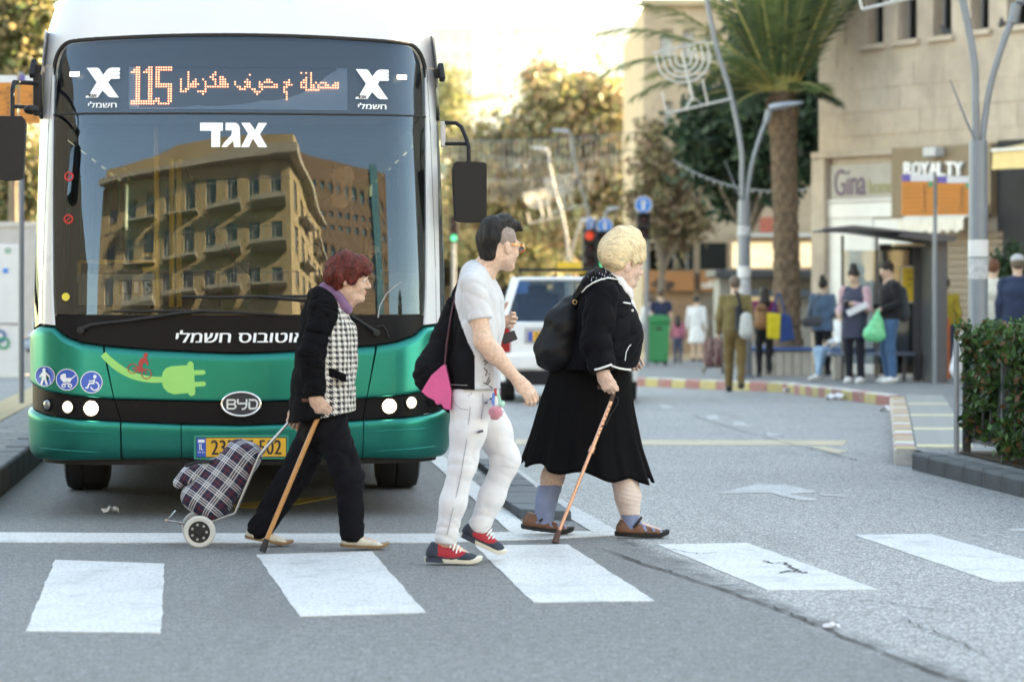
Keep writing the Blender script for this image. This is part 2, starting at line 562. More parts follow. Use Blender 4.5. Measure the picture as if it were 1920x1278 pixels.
def add_head(g, c, M, s=1.0, female=True, chin=1.0, nose=1.0, old=0.0):
    """head around its centre c; M columns forward, left, up"""
    c = np.array(c, float)
    L = lambda x, y, z: c + M @ (np.array((x, y, z)) * s)
    g.ell(L(-0.012, 0, 0.03), (0.095 * s, 0.075 * s, 0.088 * s), M, 0.02)
    g.ell(L(0.03, 0, -0.03), (0.060 * s, 0.058 * s, 0.085 * s), M, 0.03)
    g.cone(L(0.058, 0, -0.094 * chin), L(0.005, 0.042, -0.062), 0.022 * s, 0.026 * s, 0.025)
    g.cone(L(0.058, 0, -0.094 * chin), L(0.005, -0.042, -0.062), 0.022 * s, 0.026 * s, 0.025)
    g.ell(L(0.075, 0, -0.098 * chin), (0.018 * s, 0.020 * s, 0.016 * s), M, 0.015)
    for y in (1, -1):
        g.ell(L(0.062, 0.034 * y, -0.032), (0.026 * s, 0.024 * s, 0.026 * s), M, 0.02)
        g.ell(L(0.094, 0.031 * y, 0.004), (0.016 * s, 0.017 * s, 0.010 * s), M, 0.012, 's')
        g.ell(L(0.082, 0.031 * y, 0.003), 0.0125 * s, None, 0.004)
        g.ell(L(0.084, 0.032 * y, 0.022), (0.012 * s, 0.022 * s, 0.007 * s), M, 0.012)
        Me = M @ np.array(Matrix.Rotation(R(-15), 3, 'Y'))
        g.ell(L(-0.010, 0.077 * y, -0.010), (0.019 * s, 0.010 * s, 0.032 * s), Me, 0.006)
        g.ell(L(-0.006, 0.087 * y, -0.006), (0.010 * s, 0.005 * s, 0.018 * s), Me, 0.004, 's')
    g.cone(L(0.088, 0, 0.012), L(0.108 + 0.006 * (nose - 1) * 10, 0, -0.028 * nose), 0.009 * s, 0.0125 * s * nose, 0.014)
    g.ell(L(0.100, 0.011, -0.034 * nose), 0.009 * s, None, 0.008); g.ell(L(0.100, -0.011, -0.034 * nose), 0.009 * s, None, 0.008)
    g.ell(L(0.089, 0, -0.060), (0.012 * s, 0.024 * s, 0.0065 * s), M, 0.006)
    g.ell(L(0.087, 0, -0.072), (0.012 * s, 0.020 * s, 0.0070 * s), M, 0.006)
    if old > 0:
        g.cone(L(0.04, 0.03, -0.10), L(0.01, 0.02, -0.15), 0.02, 0.02, 0.03); g.cone(L(0.04, -0.03, -0.10), L(0.01, -0.02, -0.15), 0.02, 0.02, 0.03)
def add_hand(g, wrist, d, nrm, side, s=1.0, curl=(35, 45, 40), spread=4, thumb_out=40, thumb_curl=25):
    """d: towards the fingers, nrm: out of the palm, side: +1/-1 chooses where the thumb sits"""
    w = np.array(wrist, float); d = np.array(d, float); d /= np.linalg.norm(d)
    n = np.array(nrm, float); n -= d * (n @ d); n /= np.linalg.norm(n)
    t = np.cross(d, n) * side                          # towards the thumb
    k = 0.0045
    g.cone(w, w + d * 0.03 * s, 0.026 * s, 0.027 * s, 0.02, (t, 1.35))
    g.cone(w + d * 0.03 * s, w + d * 0.082 * s, 0.019 * s, 0.016 * s, 0.015, (t, 2.1))
    Ls = [(0.038, 0.024, 0.020), (0.043, 0.027, 0.021), (0.040, 0.025, 0.020), (0.031, 0.019, 0.017)]
    for i, (l, of) in enumerate(zip(Ls, (0.029, 0.0095, -0.0105, -0.029))):
        p = w + d * (0.086 - 0.006 * abs(i - 1.2)) * s + t * of * s
        a = 0.0; r = (0.0093 if i < 3 else 0.0080) * s
        for j in range(3):
            a += R(curl[j] * (1 + 0.08 * i))
            dr = d * math.cos(a) + n * math.sin(a) + t * math.sin(R(spread) * (1.5 - i)) * 0.8
            dr /= np.linalg.norm(dr)
            q = p + dr * l[j] * s
            g.cone(p, q, r * (1.05 - 0.1 * j), r * (0.97 - 0.1 * j), k); p = q
    p = w + d * 0.028 * s + t * 0.022 * s + n * 0.006
    a = R(thumb_out); dr = d * math.cos(a) + t * math.sin(a) + n * 0.25; dr /= np.linalg.norm(dr)
    q = p + dr * 0.042 * s; g.cone(p, q, 0.015 * s, 0.0115 * s, 0.012)
    b = a - R(thumb_curl); dr2 = d * math.cos(b) + t * math.sin(b) + n * 0.55; dr2 /= np.linalg.norm(dr2)
    q2 = q + dr2 * 0.034 * s; g.cone(q, q2, 0.0112 * s, 0.0098 * s, k)
    dr3 = dr2 + n * 0.3 - t * 0.2; dr3 /= np.linalg.norm(dr3)
    g.cone(q2, q2 + dr3 * 0.024 * s, 0.0098 * s, 0.0085 * s, k)
def add_foot(g, ankle, toe, r=0.045):
    a = np.array(ankle, float); t = np.array(toe, float)
    d = t - a; h = np.array((d[0], d[1], 0)); h /= np.linalg.norm(h)
    g.cone(a, a - h * 0.03 + np.array((0, 0, -0.035)), r * 0.85, r * 0.8, 0.03)
    g.cone(a + np.array((0, 0, -0.03)), t, r * 0.85, r * 0.6, 0.03)
# ------------------------------------------------------------------ ground, road, pavements
def asphalt_mat():
    m, t, p = base_mat('asphalt')
    v = t.coord('Object')
    sep = t.new('ShaderNodeSeparateXYZ'); t.lk(v, sep.inputs[0])
    x, y = sep.outputs[0], sep.outputs[1]
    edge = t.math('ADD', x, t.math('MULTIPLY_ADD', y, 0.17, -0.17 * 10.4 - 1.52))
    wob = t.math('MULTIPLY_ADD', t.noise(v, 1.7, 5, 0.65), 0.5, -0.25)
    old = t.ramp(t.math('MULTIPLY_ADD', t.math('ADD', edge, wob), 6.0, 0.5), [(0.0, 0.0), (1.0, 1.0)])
    grain = t.noise(v, 95, 3, 0.7)
    vor = t.new('ShaderNodeTexVoronoi'); vor.inputs['Scale'].default_value = 62; t.lk(v, vor.inputs['Vector'])
    big = t.noise(v, 0.55, 5, 0.6)
    gr = t.ramp(t.noise(v, 70, 4, 0.8), [(0.36, 0.0), (0.64, 1.0)])
    new_c = t.mix(gr, (0.060, 0.060, 0.061), (0.32, 0.318, 0.316))
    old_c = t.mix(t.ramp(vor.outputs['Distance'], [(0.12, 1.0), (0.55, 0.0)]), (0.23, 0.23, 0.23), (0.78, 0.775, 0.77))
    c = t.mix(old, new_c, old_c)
    c = t.mix(1.0, c, t.ramp(t.noise(v, 17, 6, 0.75), [(0.30, 0.62), (0.70, 1.38)]), 'MULTIPLY')
    stain = t.ramp(big, [(0.35, 0.0), (0.7, 1.0)])
    c = t.mix(t.math('MULTIPLY', stain, 0.35), c, t.mix(0.5, c, (0.05, 0.05, 0.055)))
    oil = t.ramp(t.noise(t.mapping(v, (1.2, 0.22, 1)), 0.9, 4, 0.6), [(0.55, 0.0), (0.78, 1.0)])
    c = t.mix(t.math('MULTIPLY', oil, 0.4), c, (0.045, 0.045, 0.05))
    seam = t.math('ABSOLUTE', t.math('ADD', edge, t.math('MULTIPLY', wob, 0.6)))
    sm = t.ramp(seam, [(0.0, 1.0), (0.10, 0.0)])
    sm = t.math('MULTIPLY', sm, t.ramp(t.noise(v, 5.0, 5, 0.7), [(0.40, 0.0), (0.62, 1.0)]))
    c = t.mix(t.math('MULTIPLY', sm, 0.75), c, (0.02, 0.02, 0.022))
    t.lk(c, p.inputs['Base Color'])
    t.lk(t.math('MULTIPLY_ADD', old, -0.22, 0.78), p.inputs['Roughness'])
    h = t.math('ADD', t.math('MULTIPLY', grain, 0.5), t.math('MULTIPLY', t.math('SUBTRACT', 1.0, vor.outputs['Distance']), t.math('MULTIPLY_ADD', old, 1.3, 0.25)))
    t.lk(t.bump(h, 0.75, 0.012), p.inputs['Normal'])
    return m
def paint_mat(name, col, wear=0.5):
    m, t, p = base_mat(name)
    v = t.coord('Object')
    w = t.math('MAXIMUM', t.ramp(t.noise(v, 60, 4, 0.8), [(0.54 - 0.08 * wear, 0.0), (0.66, 1.0)]), t.ramp(t.noise(v, 2.6, 7, 0.75), [(0.60 - 0.12 * wear, 0.0), (0.74, 1.0)]))
    w = t.math('MULTIPLY', w, 0.35 + 0.55 * wear)
    tint = t.mix(t.ramp(t.noise(v, 1.1, 5, 0.6), [(0.3, 0.0), (0.7, 1.0)]), tuple(c * 0.86 for c in col), col)
    t.lk(t.mix(w, tint, (0.16, 0.16, 0.17)), p.inputs['Base Color'])
    p.inputs['Roughness'].default_value = 0.6
    t.lk(t.bump(t.noise(v, 95, 3, 0.7), 0.35, 0.008), p.inputs['Normal'])
    return m
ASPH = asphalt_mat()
PAINT = paint_mat('road_paint', (0.67, 0.67, 0.67), 0.75)
PAINT_OLD = paint_mat('worn_road_paint', (0.60, 0.60, 0.60), 1.15)
PAINT_FAINT = paint_mat('faint_road_paint', (0.62, 0.62, 0.62), 1.3)
PAINT_YEL = paint_mat('yellow_road_paint', (0.66, 0.53, 0.34), 0.9)

def strip_sheet(name, ys, xl, xr, zf, m, parent=None, nx=2):
    mb = MB(); rows = []
    for y in ys:
        a, b = xl(y), xr(y)
        rows.append([(a + (b - a) * i / (nx - 1), y, zf(y)) for i in range(nx)])
    vs = [v for r_ in rows for v in r_]
    fs = [(j * nx + i, j * nx + i + 1, (j + 1) * nx + i + 1, (j + 1) * nx + i) for j in range(len(ys) - 1) for i in range(nx - 1)]
    mb.add(vs, fs)
    return mb.build(name, m, parent)

ground = strip_sheet('ground', [-300, -60, 0, 36, 60, 90, 120, 260, 1200, 3000], lambda y: -1500, lambda y: 1500, lambda y: gz(y) - 0.06,
                     mat('dry_earth', (0.23, 0.20, 0.16), 0.95, var=0.3, vscale=0.3))
tag(ground, 'pale dry ground running under the street to the hills', 'ground', kind='structure')
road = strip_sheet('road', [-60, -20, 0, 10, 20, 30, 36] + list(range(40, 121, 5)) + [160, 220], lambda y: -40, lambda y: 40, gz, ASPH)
tag(road, 'grey asphalt carriageway with crosswalk', 'road', kind='structure')

def marking(name, pts, m, z=0.004, jit=0.0035, sub=40, parent=None):
    """painted shape with slightly ragged edges"""
    out = []
    n = len(pts)
    for i in range(n):
        a, b = Vector(pts[i]), Vector(pts[(i + 1) % n]); d = b - a
        k = max(2, min(140, int(d.length * sub)))
        ph = [random.uniform(0, 6.28) for _ in range(3)]
        nn = Vector((-d.y, d.x)).normalized()
        for j in range(k):
            out.append(a + d * (j / k) + nn * jit * ((random.uniform(-1, 1) * 0.6 + math.sin(j * 0.35 + ph[0]) * 0.5 + math.sin(j * 0.13 + ph[1]) * 0.6) if 0 < j else 0))
    mb = MB()
    tr = tessellate_polygon([[Vector((p.x, p.y, 0)) for p in out]])
    vs = [(p.x, p.y, gz(p.y) + z) for p in out]
    fs = []
    for tq in tr:
        a, b, c = (Vector(vs[i]) for i in tq)
        fs.append(tuple(tq) if (b - a).cross(c - a).z > 0 else tuple(tq[::-1]))
    n = len(vs); mb.add(vs + [(a, b, c - z - 0.002) for a, b, c in vs], fs + [(i, (i + 1) % n, n + (i + 1) % n, n + i) for i in range(n)])
    o = mb.build(name, m, parent or road, recalc=False)
    return o
def G(x, y):
    """ground point under a picture position"""
    D = F * CZ / (y - HY)
    for _ in range(12): D = F * (CZ - gz(D)) / (y - HY)
    return ((x - CXP) * D / F, D)
stripes = [([(48, 1184), (302, 1187), (308, 1057), (103, 1050)], PAINT), ([(562, 1156), (798, 1149), (697, 1034), (481, 1040)], PAINT),
           ([(1000, 1130), (1228, 1127), (1065, 1021), (890, 1023)], PAINT), ([(1440, 1107), (1648, 1106), (1400, 1018), (1232, 1021)], PAINT),
           ([(1862, 1091), (2060, 1089), (1745, 1001), (1600, 1003)], PAINT)]
for q, m in stripes:
    marking('crosswalk_stripe', [G(*p) for p in q], m)
marking('stop_line', [G(*p) for p in ((-60, 1017), (300, 1018), (800, 1018), (985, 1012), (1165, 1004), (1150, 996), (985, 997), (800, 1001), (300, 1000), (-60, 998))], PAINT, 0.0045)
marking('lane_line', [G(*p) for p in ((795, 853), (828, 853), (1000, 997), (958, 999))], PAINT, 0.0055)
marking('lane_line', [G(*p) for p in ((908, 846), (925, 846), (1040, 930), (1160, 997), (1112, 999), (990, 925))], PAINT_OLD, 0.006)
marking('yellow_line', [G(*p) for p in ((965, 824), (1590, 826), (1580, 835), (965, 834))], PAINT_YEL, 0.0042)
marking('yellow_line', [G(*p) for p in ((1545, 838), (1590, 846), (1570, 850), (1520, 838))], PAINT_YEL, 0.0047)
for q in (((1322, 779), (1340, 777), (1352, 785), (1330, 787)), ((1370, 789), (1396, 791), (1404, 799), (1378, 798)), ((1430, 811), (1460, 813), (1468, 817), (1440, 817)), ((1235, 758), (1252, 760), (1262, 766), (1240, 765))):
    marking('yellow_line', [G(*p) for p in q], PAINT_FAINT, 0.0043, 0.02)
marking('lane_arrow', [G(*p) for p in ((1348, 926), (1420, 906), (1470, 909), (1525, 920), (1530, 924), (1480, 926), (1535, 938), (1500, 938), (1440, 924))], PAINT_FAINT, 0.0048, 0.015)
marking('lane_arrow', [G(*p) for p in ((1540, 926), (1592, 930), (1590, 932), (1538, 929))], PAINT_FAINT, 0.0048, 0.01)
marking('lane_line', [G(*p) for p in ((1895, 991), (1960, 993), (1960, 997), (1895, 995))], PAINT_OLD, 0.0048, 0.01)
marking('yellow_line', [G(*p) for p in ((420, 948), (520, 936), (640, 930), (560, 945), (470, 952))], paint_mat('ochre_road_paint', (0.55, 0.36, 0.06), 0.4), 0.0044)
TAR = mat('crack_tar', (0.018, 0.018, 0.02), 0.9)
def crack(pts, w):
    L, Rr = [], []
    P = [Vector(G(*p)) for p in pts]
    for i in range(len(P) - 1):
        k = 9
        for j in range(k):
            c = P[i].lerp(P[i + 1], j / k) + Vector((random.uniform(-1, 1), random.uniform(-1, 1))) * 0.014
            d = (P[i + 1] - P[i]).normalized(); n = Vector((-d.y, d.x)); ww = w * random.uniform(0.25, 1.0)
            L.append(c + n * ww); Rr.append(c - n * ww)
    mb = MB(); n = len(L)
    vs = [(p.x, p.y, gz(p.y) + 0.0075) for p in L] + [(p.x, p.y, gz(p.y) + 0.0075) for p in Rr]
    mb.add(vs, [(i, n + i, n + i + 1, i + 1) for i in range(n - 1)])
    return mb.build('road_crack', TAR, road)
crack([(1130, 1030), (1230, 1065), (1330, 1098), (1480, 1150), (1560, 1185), (1680, 1235), (1830, 1290)], 0.010)
crack([(1430, 1052), (1452, 1058), (1470, 1056), (1492, 1071), (1512, 1076)], 0.011)
crack([(1250, 1030), (1310, 1040), (1350, 1036)], 0.005)
crack([(1462, 1076), (1482, 1071), (1510, 1077)], 0.012)
crack([(930, 866), (990, 905), (1040, 950), (1072, 972)], 0.010)
crack([(1300, 780), (1400, 812), (1520, 842), (1620, 866)], 0.008)
crack([(1560, 1125), (1640, 1128), (1720, 1140), (1800, 1152)], 0.006)
crack([(1700, 1165), (1790, 1200), (1850, 1230)], 0.006)

# lane separator of dark kerb slabs between the bus lane and the carriageway
slate = mat('dark_kerb_concrete', (0.12, 0.135, 0.15), 0.8, var=0.25, vscale=7, bump=0.3, bscale=50)
isl = empty('lane_separator', (*G(985, 930), 0), label='low dark grey concrete lane separator between the white lines', cat='kerb')
isl_l = [(890, 872), (920, 897), (933, 925), (938, 948), (975, 972)]; isl_r = [(938, 872), (972, 900), (1003, 925), (1035, 950), (1072, 976)]
bl = Vector((*G(985, 930), 0))
for i in range(4):
    for h in (0, 1):
        lp = lambda A, B, f: (A[0] + (B[0] - A[0]) * f, A[1] + (B[1] - A[1]) * f)
        f0, f1 = h * 0.5 + 0.02, h * 0.5 + 0.48
        q = [G(*lp(isl_l[i], isl_l[i + 1], f0)), G(*lp(isl_r[i], isl_r[i + 1], f0)), G(*lp(isl_r[i], isl_r[i + 1], f1)), G(*lp(isl_l[i], isl_l[i + 1], f1))]
        mb = MB(); mb.prism(q, lambda p: (p[0] - bl.x, p[1] - bl.y, 0.055 + 0.004 * (i % 2)), lambda p: (p[0] - bl.x, p[1] - bl.y, -0.03))
        mb.build('slab', slate, isl, bevel=0.008, recalc=True)

# ---- pavements
def interp(tab):
    ys = [a for a, _ in tab]; xs = [b for _, b in tab]
    return lambda y: float(np.interp(y, ys, xs))
KR = interp([(-40, 9.5), (8, 4.6), (13.5, 3.95), (18.6, 3.45), (22.6, 3.03), (28.9, 3.86), (34.07, 4.52), (36.4, 4.12), (40.7, 3.85), (41.7, 3.43), (43.3, 2.76), (45.5, 1.96), (47, 1.2), (52, -1.0), (56, -2.4), (75, -4), (120, -7), (200, -9)])
KL = interp([(-40, -1.9), (5, -2.75), (15, -3.22), (18.6, -3.38), (20.7, -3.58), (40, -5.42), (60, -7.32), (120, -14), (200, -22)])
def paving_mat(name, c0, c1, sx, sy, gap=0.03):
    m, t, p = base_mat(name)
    v = t.coord('Object')
    br = t.new('ShaderNodeTexBrick'); br.inputs['Scale'].default_value = 1.0
    br.inputs['Brick Width'].default_value = sx; br.inputs['Row Height'].default_value = sy; br.inputs['Mortar Size'].default_value = 0.008
    br.inputs['Color1'].default_value = (*c0, 1); br.inputs['Color2'].default_value = (*c1, 1); br.inputs['Mortar'].default_value = (0.07, 0.07, 0.072, 1)
    t.lk(v, br.inputs['Vector'])
    n = t.ramp(t.noise(v, 1.4, 6, 0.65), [(0.3, 0.72), (0.7, 1.1)])
    t.lk(t.mix(1.0, br.outputs['Color'], n, 'MULTIPLY'), p.inputs['Base Color'])
    p.inputs['Roughness'].default_value = 0.8
    h = t.math('ADD', t.math('MULTIPLY', br.outputs['Fac'], -1.0), t.math('MULTIPLY', t.noise(v, 80, 3, 0.6), 0.15))
    t.lk(t.bump(h, 0.6, 0.01), p.inputs['Normal'])
    return m
PAVE = paving_mat('grey_pavers', (0.20, 0.205, 0.21), (0.27, 0.27, 0.265), 0.4, 0.2)
PH = 0.125
def fine(a, b, st): return [a + st * i for i in range(int((b - a) / st) + 1)]
yr = sorted(set([-40, 0, 8, 13.5, 18.6] + fine(20, 58, 0.5) + [22.6, 28.9, 34.07, 36, 36.4, 40.7, 41.7, 43.3, 60, 65, 70, 75, 90, 120, 160, 200]))
pav_r = strip_sheet('pavement', yr, lambda y: KR(y) + 0.14, lambda y: 60, lambda y: gz(y) + PH, PAVE)
tag(pav_r, 'grey paved pavement in front of the shops', 'pavement', kind='structure')
PHL = 0.19
pav_l = strip_sheet('pavement', sorted(set([-40, 5, 15, 18.6, 20.7] + fine(22, 60, 2) + [36, 120, 200])), lambda y: -60, lambda y: KL(y) - 0.16, lambda y: gz(y) + PHL, PAVE)
tag(pav_l, 'grey paved pavement beside the bus', 'pavement', kind='structure')

k_grey = mat('kerb_concrete', (0.17, 0.18, 0.19), 0.85, var=0.3, vscale=5, bump=0.3, bscale=40)
k_dark = mat('dark_kerb', (0.10, 0.11, 0.115), 0.85, var=0.3, vscale=5, bump=0.35, bscale=40)
def chipped(name, col): 
    m, t, p = base_mat(name)
    v = t.coord('Object'); inf = t.new('ShaderNodeObjectInfo')
    off = t.new('ShaderNodeVectorMath'); off.operation = 'ADD'; t.lk(v, off.inputs[0]); t.lk(inf.outputs['Location'], off.inputs[1])
    w = t.ramp(t.noise(off.outputs[0], 6, 6, 0.7), [(0.50, 0.0), (0.68, 1.0)])
    t.lk(t.mix(t.math('MULTIPLY', w, 0.8), col, (0.30, 0.30, 0.29)), p.inputs['Base Color']); p.inputs['Roughness'].default_value = 0.7
    t.lk(t.bump(t.noise(v, 40, 3, 0.6), 0.3, 0.008), p.inputs['Normal'])
    return m
k_red, k_yel, k_wht = chipped('kerb_red', (0.36, 0.14, 0.13)), chipped('kerb_yellow', (0.48, 0.38, 0.15)), chipped('kerb_white', (0.62, 0.60, 0.56))
k_pink = chipped('kerb_faded_red', (0.50, 0.28, 0.27))
_kb = {}
def kerbstone(m, mtop, L, w, h):
    key = (m.name, mtop.name, round(L, 2), w, h)
    if key in _kb: return _kb[key]
    me = bpy.data.meshes.new('kerbstone')
    b = 0.022
    prof = [(0, -0.08), (0, h - b), (b * 0.4, h - b * 0.35), (b, h), (w, h), (w, -0.08)]
    n = len(prof); g = 0.008
    vs = [(x, g, z) for x, z in prof] + [(x, L - g, z) for x, z in prof]
    fs = [(i, i + 1, n + i + 1, n + i) for i in range(n - 1)] + [tuple(range(n))[::-1], tuple(n + i for i in range(n))]
    me.from_pydata(vs, [], fs); me.materials.append(m); me.materials.append(mtop)
    for p in me.polygons:
        p.material_index = 1 if p.index in (2, 3) else 0
    bm = bmesh.new(); bm.from_mesh(me); bmesh.ops.recalc_face_normals(bm, faces=bm.faces); bm.to_mesh(me); bm.free()
    _kb[key] = me
    return me
def kerb_run(K, y0, y1, step, w, h, pick, parent, right=True):
    P = [Vector((K(y), y)) for y in np.arange(y0, y1, 0.05)]
    pts = [P[0]]; acc = 0
    for a, b in zip(P, P[1:]):
        acc += (b - a).length
        if acc >= step: pts.append(b); acc = 0
    for i, (a, b) in enumerate(zip(pts, pts[1:])):
        m, mt = pick(i, (a.y + b.y) / 2)
        d = b - a; L = d.length
        me = kerbstone(m, mt, L, w, h)
        o = bpy.data.objects.new('kerbstone', me); link(o, parent)
        ang = math.atan2(-d.x, d.y)
        if right:
            o.location = (a.x, a.y, gz(a.y)); o.rotation_euler = (0, 0, ang)
        else:
            o.location = (b.x, b.y, gz(b.y)); o.rotation_euler = (0, 0, ang + math.pi)
        o.location.z += random.uniform(-0.004, 0.004)
kerb_run(KR, 10, 22.45, 0.5, 0.16, PH + 0.006, lambda i, y: (k_dark, k_dark), pav_r)
kerb_run(KR, 22.55, 34.1, 0.34, 0.17, PH + 0.008, lambda i, y: ((k_wht, k_yel), (k_pink, k_pink), (k_wht, k_wht), (k_pink, k_yel), (k_wht, k_pink))[i % 5], pav_r)
kerb_run(KR, 34.1, 62, 0.5, 0.17, PH + 0.008, lambda i, y: ((k_red, k_wht), (k_yel, k_wht), (k_red, k_pink), (k_yel, k_wht))[i % 4], pav_r)
kerb_run(KL, 12, 60, 0.6, 0.18, PHL + 0.006, lambda i, y: (k_dark, k_grey), pav_l, right=False)
# pale slab strip behind the painted kerb, yellow tactile strip by the bus
slab_me = {}
def slab(parent, x, y, z, ang, sx, sy, m, name='paving_slab'):
    key = (sx, sy, m.name)
    if key not in slab_me:
        mb = MB(); mb.box((0, 0, 0), (sx - 0.012, sy - 0.012, 0.03)); o = mb.build(name, m, parent, bevel=0.004); slab_me[key] = o
    else:
        o = slab_me[key].copy(); COL.objects.link(o)
    o.location = (x, y, z); o.rotation_euler = (0, 0, ang)
pale = mat('pale_slab', (0.30, 0.295, 0.28), 0.85, var=0.22, vscale=4, bump=0.2)
yy = 22.75; i = 0
while yy < 33.7:
    ang = math.atan2(-(KR(yy + 0.4) - KR(yy)), 0.4)
    slab(pav_r, KR(yy) + 0.17 + 0.27, yy + 0.2, PH - 0.006, ang, 0.46, 0.40, pale if i % 7 else chipped('slab_%d' % i, (0.62, 0.55, 0.34)))
    yy += 0.405; i += 1
tact = mat('tactile_yellow', (0.40, 0.31, 0.18), 0.85, var=0.3, vscale=9, bump=0.5, bscale=30)
yy = 22.0
while yy < 46:
    ang = math.atan2(-(KL(yy + 0.4) - KL(yy)), 0.4)
    slab(pav_l, KL(yy) - 0.18 - 0.62, yy + 0.2, PHL - 0.006, ang, 0.40, 0.40, tact, 'tactile_paver')
    yy += 0.405
# ------------------------------------------------------------------ bus
BR = R(5.0)
BUS_D = 17.22
bus = empty('bus', (px(453, BUS_D + 0.1), BUS_D, 0), BR, 'green and white electric city bus waiting at the crosswalk, route 115', 'bus')
BS = 306.0
def bxp(x): return (x - 453.0) / BS
def bzp(y): return (967.0 - y) / BS
W0 = 1.275
# plan profile of the nose: param t (arc length), from centre to the side
_RC, _CB = 0.34, 0.15
_xs = np.concatenate([np.linspace(0, W0 - _RC, 60), W0 - _RC + _RC * np.sin(np.linspace(0, math.pi / 2, 40))[1:]])
_dy = _CB * (_xs / W0) ** 2 + np.where(_xs > W0 - _RC, _RC - np.sqrt(np.maximum(_RC ** 2 - np.maximum(_xs - (W0 - _RC), 0) ** 2, 0)), 0)
_t = np.concatenate([[0], np.cumsum(np.hypot(np.diff(_xs), np.diff(_dy)))])
T_CORNER = _t[-1]; DY_END = _dy[-1]
_zw = [0.30, 0.42, 0.6, 1.1, 1.5, 2.4, 2.8, 3.0, 3.2, 3.35]
_ww = [1.245, 1.268, 1.275, 1.275, 1.272, 1.245, 1.225, 1.205, 1.15, 1.06]
_zs = [0.30, 0.45, 0.62, 0.80, 1.0, 1.2, 1.5, 1.8, 2.1, 2.4, 2.7, 2.95, 3.08, 3.18, 3.26, 3.33, 3.37]
_ss = [0.05, 0.015, 0.0, 0.004, 0.018, 0.034, 0.064, 0.102, 0.147, 0.198, 0.263, 0.330, 0.375, 0.43, 0.505, 0.64, 0.88]
def wz(z): return float(np.interp(z, _zw, _ww))
_zf = np.linspace(0.25, 3.4, 400); _sf = np.interp(_zf, _zs, _ss)
_ker = np.hanning(31); _ker /= _ker.sum()
_sf = np.convolve(np.pad(_sf, 15, mode='edge'), _ker, 'valid')
def sb(z): return float(np.interp(z, _zf, _sf))
def T(bx, z=1.0):
    q = bx * W0 / wz(z)
    a = abs(q)
    return math.copysign(float(np.interp(a, _xs, _t)), q) if a < W0 else math.copysign(T_CORNER + (a - W0), q)
def S0(t, z):
    a = abs(t)
    if a <= T_CORNER: x = float(np.interp(a, _t, _xs)); dy = float(np.interp(a, _t, _dy))
    else: x = W0; dy = DY_END + (a - T_CORNER)
    return Vector((math.copysign(x, t) * wz(z) / W0, dy + sb(z), z))
def SN(t, z):
    e = 0.01
    a = S0(t + e, z) - S0(t - e, z); b = S0(t, z + e) - S0(t, z - e)
    return a.cross(b).normalized()
def SF(t, z, off=0.0):
    p = S0(t, z)
    return p + SN(t, z) * off if off else p
def SP(x, y, off=0.0):
    """surface point from a front-view position"""
    z = bzp(y); return SF(T(bxp(x), z), z, off)

def patch(name, tl, tr, zlo, zhi, nt, nz, m, off=0.0, rim=0.02, parent=None, gap=0.003, smooth=True, rnd=0.0, rt=0.0, rb=0.0):
    """panel between t edges (functions of v) and z edges (functions of t); rt/rb round its top/bottom edge over that height"""
    tl_ = tl if callable(tl) else (lambda v: tl); tr_ = tr if callable(tr) else (lambda v: tr)
    zl_ = zlo if callable(zlo) else (lambda t: zlo); zh_ = zhi if callable(zhi) else (lambda t: zhi)
    us = np.linspace(0, 1, nt); vs_ = np.linspace(0, 1, nz)
    if rt or rb:
        ext = [0, 0.02, 0.05, 0.09] if rb else [0]
        ex2 = [0.80, 0.86, 0.91, 0.95, 0.98, 1.0] if rt else [1]
        vs_ = np.array(sorted(set(ext + list(np.linspace(0.12 if rb else 0, 0.78 if rt else 1, nz)) + ex2)))
    nz = len(vs_)
    P = []; 
    for v in vs_:
        for u in us:
            a, b = tl_(v) + gap, tr_(v) - gap
            t = a + (b - a) * u
            z0, z1 = zl_(t) + gap, zh_(t) - gap
            z = z0 + (z1 - z0) * v
            o = off
            if rt and z1 - z < rt:
                q = 1 - (z1 - z) / rt; o = off - rt * 0.75 * (1 - math.sqrt(max(0, 1 - q * q)))
            if rb and z - z0 < rb:
                q = 1 - (z - z0) / rb; o = off - rb * 0.6 * (1 - math.sqrt(max(0, 1 - q * q)))
            P.append(SF(t, z, o))
    fs = [(j * nt + i, j * nt + i + 1, (j + 1) * nt + i + 1, (j + 1) * nt + i) for j in range(nz - 1) for i in range(nt - 1)]
    if rim > 0:
        loop = [(0, i) for i in range(nt)] + [(j, nt - 1) for j in range(1, nz)] + [(nz - 1, i) for i in range(nt - 2, -1, -1)] + [(j, 0) for j in range(nz - 2, 0, -1)]
        base = len(P); ids = [j * nt + i for j, i in loop]
        cen = Vector((0, 1.5, 0))
        for k in ids:
            p = P[k]; n = Vector((p.x * 0.35, -1, 0)).normalized() if abs(p.x) < 1.1 else Vector((p.x, -0.6, 0)).normalized()
            P.append(p - n * rim)
        L = len(ids)
        fs += [(ids[k], base + k, base + (k + 1) % L, ids[(k + 1) % L]) for k in range(L)]
    mb = MB(); mb.add(P, fs)
    o = mb.build(name, m, parent or bus, smooth=50 if smooth else None)
    return o
def pxcurve(pts):
    """front-view curve -> z as function of t (left-right mirrored points allowed)"""
    ts = [T(bxp(x), bzp(y)) for x, y in pts]; zs = [bzp(y) for _, y in pts]
    return lambda t: float(np.interp(t, ts, zs))
def mir(pts): return pts + [(906 - x, y) for x, y in reversed(pts)]
cA = pxcurve(mir([(63, 764), (75, 769), (95, 775), (148, 781), (233, 785), (345, 790), (453, 792)]))
cB = pxcurve(mir([(63, 716), (73, 722), (93, 731), (148, 740), (222, 746), (300, 748), (453, 751)]))
cC = pxcurve(mir([(60, 622), (72, 614), (82, 608), (110, 611), (126, 627), (159, 639), (196, 645), (279, 652), (389, 658), (453, 660)]))
